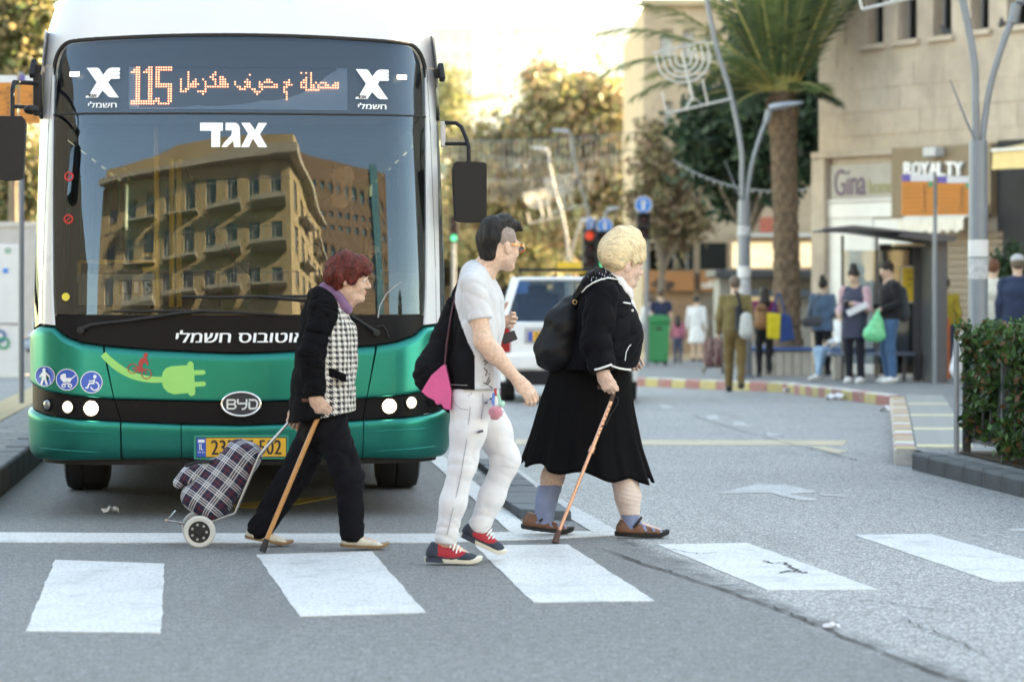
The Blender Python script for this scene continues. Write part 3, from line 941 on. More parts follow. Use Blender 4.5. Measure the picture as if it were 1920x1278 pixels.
cBot = pxcurve(mir([(63, 852), (75, 860), (120, 861), (235, 857), (453, 854)]))
green = mat('bus_green_paint', (0.0005, 0.205, 0.168), 0.36, 0.88, var=0.05, vscale=2.0, coat=0.06, spec=0.3)
white = mat('bus_white_paint', (0.62, 0.64, 0.67), 0.32, var=0.03, vscale=2.0, coat=0.5)
black = mat('bus_black_trim', (0.006, 0.006, 0.008), 0.42, var=0.1, spec=0.12)
rubber = mat('black_rubber', (0.014, 0.014, 0.015), 0.75, var=0.2)
dplast = mat('dark_grey_plastic', (0.012, 0.013, 0.016), 0.55, spec=0.25, var=0.15, bump=0.1, bscale=200)
frit = mat('black_glass_frit', (0.006, 0.007, 0.010), 0.35, var=0.0)
WS = glass_mat('windscreen_glass', (0.55, 0.60, 0.58), 1.84)
TINT = glass_mat('tinted_glass', (0.30, 0.33, 0.33), 1.6)
DGL = glass_mat('destination_glass', (0.80, 0.85, 0.9), 1.72)

sl = lambda y: float(np.interp(y, [600, 640, 745, 785, 860], [192, 200, 222, 234, 235]))
sr = lambda y: float(np.interp(y, [600, 640, 745, 785, 860], [714, 707, 687, 681, 679]))
def tx(f, y0, y1):
    """seam as function of v between picture rows y0 (v=0) and y1 (v=1)"""
    return lambda v: T(bxp(f(y0 + (y1 - y0) * v)), bzp(y0 + (y1 - y0) * v))
TE = T_CORNER + 0.25
low = 0.034
patch('bumper_corner', -TE, tx(sl, 860, 785), cBot, cA, 22, 7, green, low, rt=0.035, rb=0.05)
patch('bumper_panel', T(bxp(235)), T(bxp(345)), cBot, cA, 10, 7, green, low, rt=0.035, rb=0.05)
patch('bumper_panel', T(bxp(345)), tx(sr, 860, 785), cBot, cA, 24, 7, green, low, rt=0.035, rb=0.05)
patch('bumper_corner', tx(sr, 860, 785), TE, cBot, cA, 22, 7, green, low, rt=0.035, rb=0.05)
patch('light_panel', -TE, tx(sl, 785, 745), cA, cB, 22, 5, black, 0.006)
patch('grille_band', tx(sl, 785, 745), tx(sr, 785, 745), cA, cB, 34, 5, black, 0.008)
patch('light_panel', tx(sr, 785, 745), TE, cA, cB, 22, 5, black, 0.006)
patch('front_corner', -TE, tx(sl, 745, 640), cB, cC, 24, 8, green, 0.024, rt=0.045, rb=0.012)
patch('hood', tx(sl, 745, 652), tx(sr, 745, 652), cB, cC, 34, 8, green, 0.026, rt=0.05, rb=0.012)
patch('front_corner', tx(sr, 745, 640), TE, cB, cC, 24, 8, green, 0.024, rt=0.045, rb=0.012)
# raised crease lines on the bumper corners
for sx in (-1, 1):
    for (ya, yb, x0, x1) in ((836, 842, 86, 200), (802, 806, 105, 215)):
        pts = [SF(T(sx * -bxp(x), bzp(ya)) if sx == 1 else T(bxp(x), bzp(ya)), bzp(ya + (yb - ya) * (x - x0) / (x1 - x0)), low - 0.001) for x in np.linspace(x0, x1, 10)]
        MB().tube(pts, [0.001] + [0.0045] * 8 + [0.001], 6).build('crease', green, bus, smooth=60)
under = patch('valance', -TE + 0.02, TE - 0.02, 0.315, lambda t: cBot(t) + 0.01, 40, 3, rubber, -0.03)
# glass zone
tw_px = lambda y: float(np.interp(y, [60, 110, 400, 560, 611], [101, 102, 103, 106, 110]))
def dcurve(t):
    w = T(1.14, 2.9); a = abs(t); zt = bzp(62) - 0.045 * (a / w) ** 2
    r = 0.15; e = w - a
    return zt - (r - math.sqrt(max(0, r * r - (r - e) ** 2)) if e < r else 0)
TW = T(1.142, 2.9)
zdiv = bzp(213)
_u = np.sin(np.linspace(-math.pi / 2, math.pi / 2, 40))
def glass_patch(name, z0, z1, m, off, inset=0.0, rim=0.0, nz=12, nt=46):
    P = []; us = np.sin(np.linspace(-math.pi / 2, math.pi / 2, nt))
    for v in np.linspace(0, 1, nz):
        for u in us:
            t = u * (TW - inset)
            a, b = (z0(t) if callable(z0) else z0), (z1(t) if callable(z1) else z1)
            P.append(SF(t, a + (b - a) * v, off))
    fs = [(j * nt + i, j * nt + i + 1, (j + 1) * nt + i + 1, (j + 1) * nt + i) for j in range(nz - 1) for i in range(nt - 1)]
    mb = MB(); mb.add(P, fs); return mb.build(name, m, bus, smooth=60)
zws = bzp(590)
g_dest = glass_patch('destination_glass', zdiv + 0.006, lambda t: dcurve(t) - 0.012, DGL, 0.0, 0.012)
glass_patch('destination_backing', zdiv, dcurve, frit, -0.03)
glass_patch('windscreen', zws + 0.004, zdiv - 0.004, WS, 0.0, 0.012, nz=20)
glass_patch('lower_black_panel', lambda t: cC(t) + 0.004, zws - 0.002, black, 0.0, 0.012, nz=5)
pts = [SF(u * TW, zdiv, 0.002) for u in np.linspace(-1, 1, 40)]
MB().tube(pts, 0.006, 6).build('divider_strip', rubber, bus, smooth=60)
# rubber surround
pts = [SF(-TW, z, 0.0) for z in np.linspace(cC(-TW), dcurve(-TW), 14)] + [SF(u * TW, dcurve(u * TW), 0.0) for u in np.sin(np.linspace(-math.pi / 2, math.pi / 2, 60))][1:-1] + [SF(TW, z, 0.0) for z in np.linspace(dcurve(TW), cC(TW), 14)]
MB().tube(pts, 0.013, 8).build('windscreen_seal', rubber, bus, smooth=60)
# frit border under the windscreen: ring between outer edge and rounded clear opening
def frit_ring():
    n = 120; P = []
    cx, cz = 0.0, (zws + zdiv) / 2; hw_o, hh_o = TW - 0.005, (zdiv - zws) / 2
    hw_i, hh_it, hh_ib, rr = T(1.075, 2.0), bzp(231) - cz, cz - bzp(578), 0.10
    def rr_pt(a, hw, ht, hb, r):
        c, s_ = math.cos(a), math.sin(a); hh = ht if s_ > 0 else hb
        k = min(hw / max(abs(c), 1e-6), hh / max(abs(s_), 1e-6)); x, y = c * k, s_ * k
        ex, ey = hw - r, hh - r
        if abs(x) > ex and abs(y) > ey:
            d = Vector((abs(x) - ex, abs(y) - ey)); d = d.normalized() * r
            x = math.copysign(ex + d.x, x); y = math.copysign(ey + d.y, y)
        return x, y
    A = sorted(list(np.linspace(0, 2 * math.pi, n, endpoint=False)) + [math.atan2(sy_ * hh_o, sx_ * hw_o) % (2 * math.pi) for sx_ in (1, -1) for sy_ in (1, -1)])
    n = len(A)
    for a in A:
        xo, zo = rr_pt(a, hw_o, hh_o, hh_o, 0.001); xi, zi = rr_pt(a, hw_i, hh_it, hh_ib, rr)
        P += [SF(xo, cz + zo, -0.006), SF(xi, cz + zi, -0.006)]
    fs = [(2 * k, 2 * k + 1, 2 * ((k + 1) % n) + 1, 2 * ((k + 1) % n)) for k in range(n)]
    mb = MB(); mb.add(P, fs); mb.build('windscreen_frit', frit, bus)
frit_ring()
# white pillars, corner glass, roof
po = lambda y: float(np.interp(y, [62, 117, 300, 500, 611], [86, 83, 81, 79, 78]))
zsm = bzp(117)
for sx in (-1, 1):
    a = lambda v: T(bxp(tw_px(609 - 492 * v)) * 1, bzp(609 - 492 * v)) + 0.012 - 0.014
    b = lambda v: T(bxp(po(609 - 492 * v)), bzp(609 - 492 * v))
    if sx == -1: patch('windscreen_pillar', b, a, lambda t: cC(t) + 0.004, zsm, 7, 16, white, 0.012, rim=0.03)
    else: patch('windscreen_pillar', lambda v: -a(v), lambda v: -b(v), lambda t: cC(t) + 0.004, zsm, 7, 16, white, 0.012, rim=0.03)
    if sx == -1: patch('corner_glass', -TE - 0.55, b, lambda t: cC(max(t, -T_CORNER)) + 0.006, bzp(125), 14, 14, TINT, 0.002, rim=0.0)
    else: patch('corner_glass', lambda v: -b(v), TE + 0.55, lambda t: cC(min(t, T_CORNER)) + 0.006, bzp(125), 14, 14, TINT, 0.002, rim=0.0)
def roof_lo(t): return dcurve(t) + 0.006 if abs(t) < TW else zsm + 0.004
nt, rows = 61, []
us = list(np.linspace(-TE, -TW, 8)) + list(np.sin(np.linspace(-math.pi / 2, math.pi / 2, 46)) * TW)[1:-1] + list(np.linspace(TW, TE, 8))
P = []
vs_ = list(np.linspace(0, 1, 16))
for v in vs_:
    for t in us:
        a = roof_lo(t); P.append(SF(t, a + (3.365 - a) * v, 0.010))
nt = len(us)
fs = [(j * nt + i, j * nt + i + 1, (j + 1) * nt + i + 1, (j + 1) * nt + i) for j in range(len(vs_) - 1) for i in range(nt - 1)]
mb = MB(); mb.add(P, fs); mb.build('roof_front', white, bus, smooth=60)
# long body behind the nose
YB0, YB1 = DY_END + 0.25 + 0.05, 12.0
def side_prof(): return [(wz(z), z) for z in (0.34, 0.6, 1.05)], [(wz(z), z) for z in (2.45, 2.8, 3.0)]
for sx in (-1, 1):
    mb = MB(); lo_, hi_ = side_prof()
    for prof in (lo_,):
        for (xa, za), (xb, zb) in zip(prof, prof[1:]):
            for (ya, yb) in ((YB0, 2.2), (3.25, 8.2), (9.2, YB1)):
                mb.add([(sx * xa, ya, za), (sx * xa, yb, za), (sx * xb, yb, zb), (sx * xb, ya, zb)], [(0, 1, 2, 3) if sx > 0 else (3, 2, 1, 0)])
    for (ya, yb) in ((2.2, 3.25), (8.2, 9.2)):
        mb.add([(sx * wz(1.0), ya, 1.0), (sx * wz(1.0), yb, 1.0), (sx * wz(1.05), yb, 1.05), (sx * wz(1.05), ya, 1.05)], [(0, 1, 2, 3) if sx > 0 else (3, 2, 1, 0)])
    mb.build('side_panel', green, bus)
    mb = MB()
    for (xa, za), (xb, zb) in zip(hi_, hi_[1:]):
        mb.add([(sx * xa, YB0 - 0.3, za), (sx * xa, YB1, za), (sx * xb, YB1, zb), (sx * xb, YB0 - 0.3, zb)], [(0, 1, 2, 3) if sx > 0 else (3, 2, 1, 0)])
    mb.build('upper_side_panel', white, bus)
    yq = YB0 + 0.58
    while yq < YB1 - 0.6:
        y2 = min(yq + 1.38, YB1)
        MB().box((sx * wz(1.75) * 0.985, yq - 0.03, 1.75), (0.05, 0.09, 1.42)).build('window_pillar', black, bus)
        mb = MB(); mb.add([(sx * wz(1.08), yq + 0.02, 1.06), (sx * wz(1.08), y2 - 0.08, 1.06), (sx * wz(2.44), y2 - 0.08, 2.445), (sx * wz(2.44), yq + 0.02, 2.445)], [(0, 1, 2, 3) if sx > 0 else (3, 2, 1, 0)])
        mb.build('side_window', TINT, bus)
        yq = y2
mb = MB()
prof = [(-1.205, 3.0), (-1.15, 3.2), (-1.06, 3.33), (-0.85, 3.38), (0, 3.40), (0.85, 3.38), (1.06, 3.33), (1.15, 3.2), (1.205, 3.0)]
n = len(prof); ye = 0.95
mb.add([(x, ye, z) for x, z in prof] + [(x, YB1, z) for x, z in prof], [(i, i + 1, n + i + 1, n + i) for i in range(n - 1)])
mb.build('roof', white, bus, smooth=40)
MB().box2((-1.24, YB1 - 0.02, 0.34), (1.24, YB1 + 0.04, 3.2)).build('rear_wall', green, bus)
# wheels
for y_ in (2.72, 8.7):
    for sx in (-1, 1):
        w = empty('wheel', (sx * 1.075, y_, 0.48), parent=bus)
        MB().lathe([(0.30, -0.14), (0.42, -0.15), (0.465, -0.135), (0.482, -0.09), (0.482, -0.03), (0.474, -0.025), (0.474, -0.015), (0.482, -0.01), (0.482, 0.09), (0.465, 0.135), (0.42, 0.15), (0.30, 0.14)], axis='X', n=40).build('tyre', rubber, w, smooth=40)
        MB().lathe([(0.30, -0.12), (0.29, 0.06), (0.15, 0.12), (0.10, 0.13)] if sx > 0 else [(0.10, -0.13), (0.15, -0.12), (0.29, -0.06), (0.30, 0.12)], axis='X', n=24).build('rim', mat('wheel_steel', (0.35, 0.35, 0.36), 0.4, 0.8), w, smooth=40)
for x_, a_, b_ in ((1.15, 0.55, 2.1), (0.88, 2.1, 3.3), (1.15, 3.3, 8.1), (0.88, 8.1, 9.3), (1.15, 9.3, 11.9)): MB().box2((-x_, a_, 0.33 if a_ < 3 else 0.21), (x_, b_, 0.355)).build('underbody', rubber, bus)
MB().box2((-0.95, 2.66, 0.36), (0.95, 2.8, 0.5)).build('axle_beam', rubber, bus)
# lights
chrome = mat('chrome', (0.75, 0.76, 0.78), 0.12, 1.0, var=0.0)
lamp_on = mat('lit_headlamp', (0.9, 0.9, 0.9), 0.2, emit=(1.0, 0.98, 0.92), estr=2.2, var=0)
lamp_dim = mat('lit_lamp_dim', (0.9, 0.9, 0.9), 0.15, emit=(1.0, 0.98, 0.94), estr=0.14, var=0.25, vscale=60)
lamp_off = mat('unlit_lamp', (0.25, 0.26, 0.27), 0.15, 0.6, var=0.4, vscale=60)
lens = glass_mat('lamp_lens', (0.95, 0.95, 0.95), 1.5)
def lamp(x, y, r, m):
    c = SP(x, y, 0.004); n = SN(T(bxp(x), bzp(y)), bzp(y)); q = n.to_track_quat('Z', 'Y').to_matrix()
    h = empty('headlamp', c, parent=bus)
    MB().lathe([(r * 0.99, 0.002), (r * 1.12, 0.012), (r * 1.16, 0.004), (r * 1.16, -0.01)], mat=q, n=28).build('bezel', black, h, smooth=40)
    MB().lathe([(r * 0.97, 0.008), (r * 0.8, 0.016), (r * 0.4, 0.021), (0.002, 0.022)], mat=q, n=28).build('lens', m, h, smooth=60)
for x, y, r, m in ((97, 757, 0.034, lamp_off), (136, 760, 0.037, lamp_dim), (179, 762, 0.044, lamp_on), (730, 760, 0.044, lamp_on), (771, 754, 0.037, lamp_dim), (810, 750, 0.034, lamp_off)):
    lamp(x, y, r, m)
for x, y in ((142, 137), (758, 139)):
    s_ = S2().poly([(x - 9, y - 4), (x + 9, y - 4), (x + 9, y + 4), (x - 9, y + 4)])
    place2d(s_, 'marker_lamp', mat('lit_marker', (1, 1, 1), 0.3, emit=(1, 0.96, 0.9), estr=0.9, var=0), lambda a, b, k: SP(a, b, 0.004), bus)

# ---- flat print on the bus
def decal(s2, name, m, off=0.003, parent=None):
    return place2d(s2, name, m, lambda a, b, k: SP(a, b, off + 0.0003 * k), parent or bus)
pw = mat('white_print', (0.80, 0.82, 0.85), 0.4, var=0.03)
pdk = mat('dark_print', (0.02, 0.02, 0.03), 0.5, var=0)
def flipy(s2, y0, y1):                                    # text runs upwards, the picture's rows run downwards
    s2.v = [(a, y0 + y1 - b) for a, b in s2.v]; return s2
def lettering(body, x0, y0, x1, y1, name, m, off, bold=0.0, slant=0.0):
    s2 = flipy(text2d(body, x0, x1, y0, y1, bold), y0, y1)
    if slant: s2.v = [(a + slant * (y1 - b), b) for a, b in s2.v]
    return decal(s2, name, m, off)
Z1 = lambda pts: [(90 + a / 5.647, 80 + b / 5.647) for a, b in pts]
Xp = Z1([(422, 258), (540, 258), (560, 272), (600, 335), (640, 280), (665, 263), (690, 258), (768, 258), (777, 265), (777, 292), (770, 300), (692, 300), (692, 303), (770, 303), (777, 310), (777, 332), (770, 338), (662, 338), (662, 342), (770, 342), (777, 350), (777, 372), (770, 380), (682, 381), (655, 418), (768, 580), (690, 580), (660, 572), (595, 505), (545, 580), (415, 580), (422, 562), (455, 548), (530, 415)])
for dx in (0, 505.5):
    decal(S2().poly([(a + dx, b) for a, b in Xp]), 'logo', pw, 0.003)
    lettering('ילמשח', 168.8 + dx, 190.5, 222 + dx, 202, 'lettering', pw, 0.003, 0.45)
    lettering('דגא', 168 + dx, 176, 184 + dx, 182, 'lettering', pdk, 0.005, 0.3)
eg = [[(378, 230.5), (420.5, 230.5), (420.5, 246), (415.5, 246), (415.5, 276.6), (399, 276.6), (399, 246), (378, 246)],
      [(425.5, 230.5), (444, 230.5), (449, 233), (452, 239), (453.5, 276.6), (441, 276.6), (440, 265), (428, 276.6), (417.5, 276.6), (423, 268), (436, 254), (437.5, 245), (425.5, 245)],
      [(454.5, 230.5), (471, 230.5), (480.5, 244), (487, 230.5), (503, 230.5), (489.5, 252), (503.5, 276.6), (486.5, 276.6), (476.5, 260), (469, 276.6), (454, 276.6), (467.5, 251)]]
s_ = S2()
for q in eg: s_.poly(q)
decal(s_, 'lettering', pw, 0.003)
lettering('ילמשח סובוטוא', 334, 618, 572, 641, 'lettering', pw, 0.0035, 0.9, 0.12)
# destination display
def led_panel():
    m, t, p = base_mat('led_panel')
    p.inputs['Base Color'].default_value = (0.10, 0.15, 0.23, 1); p.inputs['Roughness'].default_value = 0.6
    t.n.remove(p); p = t.new('ShaderNodeBsdfPrincipled'); t.lk(p.outputs[0], t.n['Material Output'].inputs[0])
    sep = t.new('ShaderNodeSeparateXYZ'); t.lk(t.coord('Object'), sep.inputs[0])
    pit = 4.62 / BS
    fx = t.math('ABSOLUTE', t.math('SUBTRACT', t.math('FRACT', t.math('DIVIDE', sep.outputs[0], pit)), 0.5))
    fz = t.math('ABSOLUTE', t.math('SUBTRACT', t.math('FRACT', t.math('DIVIDE', sep.outputs[2], pit)), 0.5))
    dot = t.math('LESS_THAN', t.math('ADD', t.math('MULTIPLY', fx, fx), t.math('MULTIPLY', fz, fz)), 0.05)
    t.lk(t.mix(dot, (0.17, 0.25, 0.37), (0.36, 0.44, 0.55)), p.inputs['Base Color'])
    p.inputs['Roughness'].default_value = 0.6
    return m
decal(S2().poly([(243, 122), (345, 122), (449, 122), (552, 122), (655, 122), (655, 203), (552, 203), (449, 203), (345, 203), (243, 203)]), 'led_panel', led_panel(), -0.022)
dots = set(); PIT = 4.62; OX, OY = 249.0, 123.5
D1 = ["..##.", ".###.", "####."] + ["..##."] * 11 + ["#####", "#####"]
D5 = ["#######"] * 2 + ["##....."] * 5 + ["#######"] * 2 + [".....##"] * 4 + ["##...##", "##...##", ".#####."]
for g, c0 in ((D1, 0), (D1, 5), (D5, 10)):
    for r_, row in enumerate(g):
        for c_, ch in enumerate(row):
            if ch == '#': dots.add((c0 + c_, r_))
Z2 = lambda pts: [(440 + a / 2.972, b / 2.972) for a, b in pts]
strokes = [Z1(q) for q in ([(1590, 420), (1570, 385), (1545, 410), (1525, 455), (1560, 460), (1588, 425)], [(1490, 290), (1490, 470), (1465, 505), (1430, 500), (1410, 455), (1415, 385)], [(1490, 458), (1530, 455)],
           [(1665, 385), (1692, 440), (1680, 490), (1650, 525), (1615, 500)], [(1700, 460), (1905, 460)], [(1785, 310), (1740, 350), (1785, 390), (1785, 450)], [(1845, 340), (1905, 420), (1905, 460)], [(1845, 340), (1838, 455)], [(1870, 410), (1872, 450)])]
strokes += [Z2(q) for q in ([(90, 405), (92, 407)], [(10, 455), (20, 480), (50, 487), (88, 480), (97, 455), (80, 440), (68, 455), (88, 466)], [(108, 490), (130, 516), (152, 500), (167, 472), (150, 452), (140, 472), (165, 480)], [(172, 445), (200, 440), (237, 468), (237, 482), (170, 482)],
           [(290, 452), (308, 440), (320, 460), (296, 468), (285, 490), (297, 520), (297, 545)], [(385, 395), (386, 396)], [(407, 395), (408, 396)], [(373, 482), (385, 450), (405, 425), (407, 480), (373, 482)], [(435, 395), (437, 490)], [(405, 490), (478, 490)], [(440, 482), (460, 450), (482, 465), (476, 487)], [(485, 445), (520, 455), (545, 475)], [(475, 478), (572, 480)], [(572, 480), (592, 462), (577, 446), (563, 470)])]
for q in strokes:
    for (ax, ay), (bx_, by) in zip(q, q[1:]):
        nn = max(2, int(math.hypot(bx_ - ax, by - ay) / 1.0))
        for j in range(nn + 1):
            xx, yy_ = ax + (bx_ - ax) * j / nn, ay + (by - ay) * j / nn
            dots.add((round((xx - OX) / PIT), round((yy_ - OY) / PIT)))
s_ = S2()
for c_, r_ in dots: s_.disc((OX + c_ * PIT, OY + r_ * PIT), 1.75, 6)
decal(s_, 'led_text', mat('lit_led', (0.8, 0.3, 0.2), 0.5, emit=(1.0, 0.36, 0.22), estr=0.42, var=0), -0.016)
# stickers
blue = mat('sticker_blue', (0.02, 0.10, 0.48), 0.4, var=0.05)
def sticker(x, y, r, glyph):
    o = decal(S2().disc((x, y), r), 'sticker', pw, 0.029)
    decal(S2().disc((x, y), r * 0.92), 'sticker_face', blue, 0.0302, o)
    g = S2(); glyph(g, x, y, r); decal(g, 'sticker_symbol', pw, 0.0314, o)
def ped(g, x, y, r):
    g.disc((x - 1, y - r * 0.62), r * 0.17, 12); g.line([(x - 1, y - r * 0.3), (x - 1, y + r * 0.15)], r * 0.42); g.line([(x - r * .1, y + r * 0.1), (x - r * 0.3, y + r * 0.78)], r * 0.2); g.line([(x + r * .02, y + r * .1), (x + r * 0.22, y + r * 0.75)], r * 0.2)
    g.line([(x - r * .15, y - r * .35), (x - r * 0.45, y + r * .05)], r * 0.14); g.line([(x + r * .1, y - r * .35), (x + r * 0.45, y)], r * 0.14); g.line([(x + r * .45, y), (x + r * .6, y + r * .7)], r * 0.06)
def pram(g, x, y, r):
    g.poly([(x - r * .6, y - r * .1), (x - r * .55, y - r * .4), (x - r * .3, y - r * .55), (x - r * .1, y - r * .55), (x - r * .05, y - r * .15), (x + r * .5, y - r * .15), (x + r * .3, y + r * .2), (x - r * .35, y + r * .2)])
    g.line([(x + r * .5, y - r * .15), (x + r * .75, y - r * .4)], r * .09); g.line([(x - r * .3, y + r * .2), (x + r * .3, y + r * .5)], r * .07); g.line([(x + r * .3, y + r * .2), (x - r * .3, y + r * .5)], r * .07)
    g.ring((x - r * .28, y + r * .55), r * .1, r * .2, 14); g.ring((x + r * .28, y + r * .55), r * .1, r * .2, 14)
def wchair(g, x, y, r):
    g.disc((x + r * .3, y - r * .5), r * .16, 12); g.line([(x + r * .25, y - r * .25), (x + r * .2, y + r * .1), (x - r * .2, y + r * .12), (x - r * .35, y + r * .5), (x - r * .5, y + r * .5)], r * .14)
    g.line([(x + r * .25, y - r * .1), (x - r * .2, y - r * .1)], r * .11); g.ring((x + r * .3, y + r * .35), r * .3, r * .42, 24, 1, -80, 170)
sticker(97, 704, 19, ped); sticker(137.5, 709.5, 20, pram); sticker(181, 714, 20.5, wchair)
# cable with plug, cyclist
lime = mat('plug_lime_print', (0.24, 0.60, 0.16), 0.4, var=0.04)
cable = []
c0 = [(202, 662), (225, 684), (252, 699), (280, 708), (312, 709)]; cw = [12, 14, 13, 12, 10.5]
s_ = S2(); n = 24; up, dn = [], []
for i in range(n + 1):
    f = i / n * 4
    x = float(np.interp(f, range(5), [a for a, _ in c0])); 
    xs_ = [a for a, _ in c0]; ys_ = [b for _, b in c0]
    co = np.polyfit(xs_, ys_, 3); y = float(np.polyval(co, x)); w_ = float(np.interp(f, range(5), cw)) / 2
    dydx = float(np.polyval(np.polyder(co), x)); nn = Vector((-dydx, 1)).normalized()
    up.append((x - nn.x * w_, y - nn.y * w_)); dn.append((x + nn.x * w_, y + nn.y * w_))
b = len(s_.v); s_.v += up + dn; s_.f += [(i, i + 1, n + 2 + i, n + 1 + i) for i in range(n)]
decal(s_, 'cable_print', lime, 0.0295)
s_ = S2().poly([(310, 704), (312, 695), (318, 688), (328, 684.5), (357, 682.5), (357, 679), (360, 676), (365, 676), (368, 680), (369.5, 703), (371.5, 733), (369, 738), (363, 739.5), (359, 736), (358, 734), (332, 736), (321, 732), (313, 724), (310, 714)])
s_.line([(369, 696.5), (385.5, 696)], 9); s_.line([(370, 718), (386.5, 717)], 9)
decal(s_, 'plug_print', lime, 0.0305)
redp = mat('cyclist_red_print', (0.42, 0.03, 0.035), 0.45, var=0.05)
s_ = S2().ring((256.5, 689), 7.8, 9.6, 24).ring((282, 699), 7.8, 9.6, 24)
s_.line([(256.5, 689), (266, 686), (277, 690), (282, 699)], 1.8, False); s_.line([(266, 686), (270, 695), (277, 690)], 1.8, False); s_.line([(256.5, 689), (270, 695)], 1.8, False)
s_.poly([(266, 679), (272, 670), (279, 667), (283, 671), (286, 683), (284, 684), (279, 677), (274, 682), (275, 687), (273, 695), (267, 696), (270, 688)])
s_.disc((280.5, 664), 4.2, 14)
decal(s_, 'cyclist_print', redp, 0.0322)
# badge
def badge():
    c = (455, 754)
    o = decal(S2().disc(c, 35, 40, 21.5), 'badge', pdk, 0.034)
    pts = [SP(c[0] + 35.5 * math.cos(a), c[1] + 21.5 * math.sin(a), 0.035) for a in np.linspace(0, 2 * math.pi, 49)]
    MB().tube(pts, 0.0085, 8, False).build('badge_ring', chrome, o, smooth=60)
    g = S2()
    g.line([(430, 747), (430, 762)], 3.4, False); g.line([(429, 746.5), (443, 746.5), (445, 750), (442, 754.3), (431, 754.3)], 3, False); g.line([(442, 754.3), (446, 758), (443, 762.3), (429, 762.3)], 3, False)
    g.line([(449, 745), (449, 753), (465, 753)], 3.2, False); g.line([(465, 745), (465, 758), (461, 763), (456, 763)], 3.2, False)
    g.line([(469, 746.5), (481, 746.5), (485, 751), (484, 759), (481, 762.3), (470, 762.3), (470, 750)], 3.4, False)
    decal(g, 'badge_letters', mat('badge_silver', (0.62, 0.64, 0.66), 0.5, 0.2, var=0), 0.039, o)
badge()
# number plate
plate = MB()
a, b_, c_, d_ = SP(371, 851, 0.045), SP(540, 851, 0.045), SP(540, 812, 0.045), SP(371, 812, 0.045)
def platept(x, y, o=0.0):
    u, v = (x - 371) / 169, (851 - y) / 39
    p = a.lerp(b_, u).lerp(d_.lerp(c_, u), v); return Vector((p.x, p.y - o - 0.004, p.z))
lp = empty('number_plate', a, parent=bus)
def pl(mb, name, m): 
    o = mb.build(name, m, lp); o.location = -a; return o
MB_ = MB(); MB_.add([platept(369, 853, -.012), platept(542, 853, -.012), platept(542, 810, -.012), platept(369, 810, -.012), platept(369, 853), platept(542, 853), platept(542, 810), platept(369, 810)], [(4, 5, 6, 7), (0, 1, 5, 4), (1, 2, 6, 5), (2, 3, 7, 6), (3, 0, 4, 7)]); pl(MB_, 'plate_frame', mat('plate_frame_green', (0.01, 0.30, 0.22), 0.35, var=0))
def flat(pts, o): 
    m_ = MB(); m_.add([platept(x, y, o) for x, y in pts], [tuple(range(len(pts)))]); return m_
pl(flat([(373, 850), (538.5, 850), (538.5, 813.5), (373, 813.5)], 0.003), 'plate_border', pdk)
pl(flat([(391, 848.5), (537, 848.5), (537, 815), (391, 815)], 0.005), 'plate_face', mat('plate_yellow', (0.80, 0.42, 0.05), 0.4, var=0.05))
pl(flat([(374, 848.5), (391, 848.5), (391, 815), (374, 815)], 0.005), 'plate_band', blue)
def pltext(body, x0, y0, x1, y1, m, bold):
    s2 = flipy(text2d(body, x0, x1, y0, y1, bold), y0, y1)
    o = place2d(s2, 'lettering', m, lambda x, y, k: platept(x, y, 0.007 + 0.0002 * k), lp); o.location = -a
pltext('233·65·502', 401, 818.5, 528.5, 845, pdk, 0.5)
pltext('IL', 379, 825, 386, 836, pw, 0.3)
# bit of flag and country name on the blue band
pl(flat([(376.5, 823), (388.5, 823), (388.5, 817.5), (376.5, 817.5)], 0.0065), 'plate_flag', pw)
pltext('לארשי', 376, 838.5, 389, 841.5, pw, 0.1)
# ---- mirrors, cameras
def rounded_box(mb_name, c, size, m, parent, bev=0.03, rot=None):
    mb = MB(); mb.box((0, 0, 0), size, rot); o = mb.build(mb_name, m, parent, bevel=bev, seg=4); o.location = c; return o
def bp(x, y, d):                                         # free point in bus space: front-view position, metres behind the nose
    s_ = BS * (BUS_D + 0.21) / (BUS_D + d)
    return Vector(((x - 453) / s_, d, CZ - (y - HY) / s_))
mr = empty('mirror', bp(882, 360, 0.35), parent=bus)
o_ = mr.location.copy()
mb = MB(); prof = [(0.045, 0.19), (0.098, 0.185), (0.108, 0.17), (0.108, -0.16), (0.098, -0.183), (0.0, -0.19), (-0.075, -0.185), (-0.09, -0.17), (-0.106, 0.15), (-0.098, 0.175), (-0.085, 0.19)]
mb.prism(prof, lambda p: (p[0], -0.07, p[1]), lambda p: (p[0] * 0.96, 0.09, p[1] * 0.97)); mb.build('housing', dplast, mr, bevel=0.025, recalc=True, seg=4)
mb = MB(); mb.tube([bp(832, 228, .5) - o_, bp(858, 229, .42) - o_, bp(868, 236, .4) - o_, bp(878, 260, .37) - o_, bp(882, 275, .35) - o_, bp(882, 306, .35) - o_], 0.013, 10)
mb.tube([bp(832, 268, .5) - o_, bp(880, 268, .36) - o_], 0.012, 10); mb.build('arm', dplast, mr, smooth=50)
MB().box((0, 0.093, 0), (0.17, 0.004, 0.32)).build('mirror_glass', chrome, mr)
mb = MB(); mb.box(bp(833, 250, .5) - o_, (0.03, 0.06, 0.16)); mb.build('bracket', mat('pale_grey_plastic', (0.5, 0.5, 0.52), 0.4), mr, bevel=0.008)
ml = empty('mirror', bp(22, 281, 0.0), parent=bus); o_ = ml.location.copy()
mb = MB(); mb.prism([(-x, z) for x, z in prof][::-1], lambda p: (p[0] * 1.06, -0.07, p[1] * 1.02), lambda p: (p[0] * 1.02, 0.10, p[1])); mb.build('housing', dplast, ml, bevel=0.025, recalc=True, seg=4)
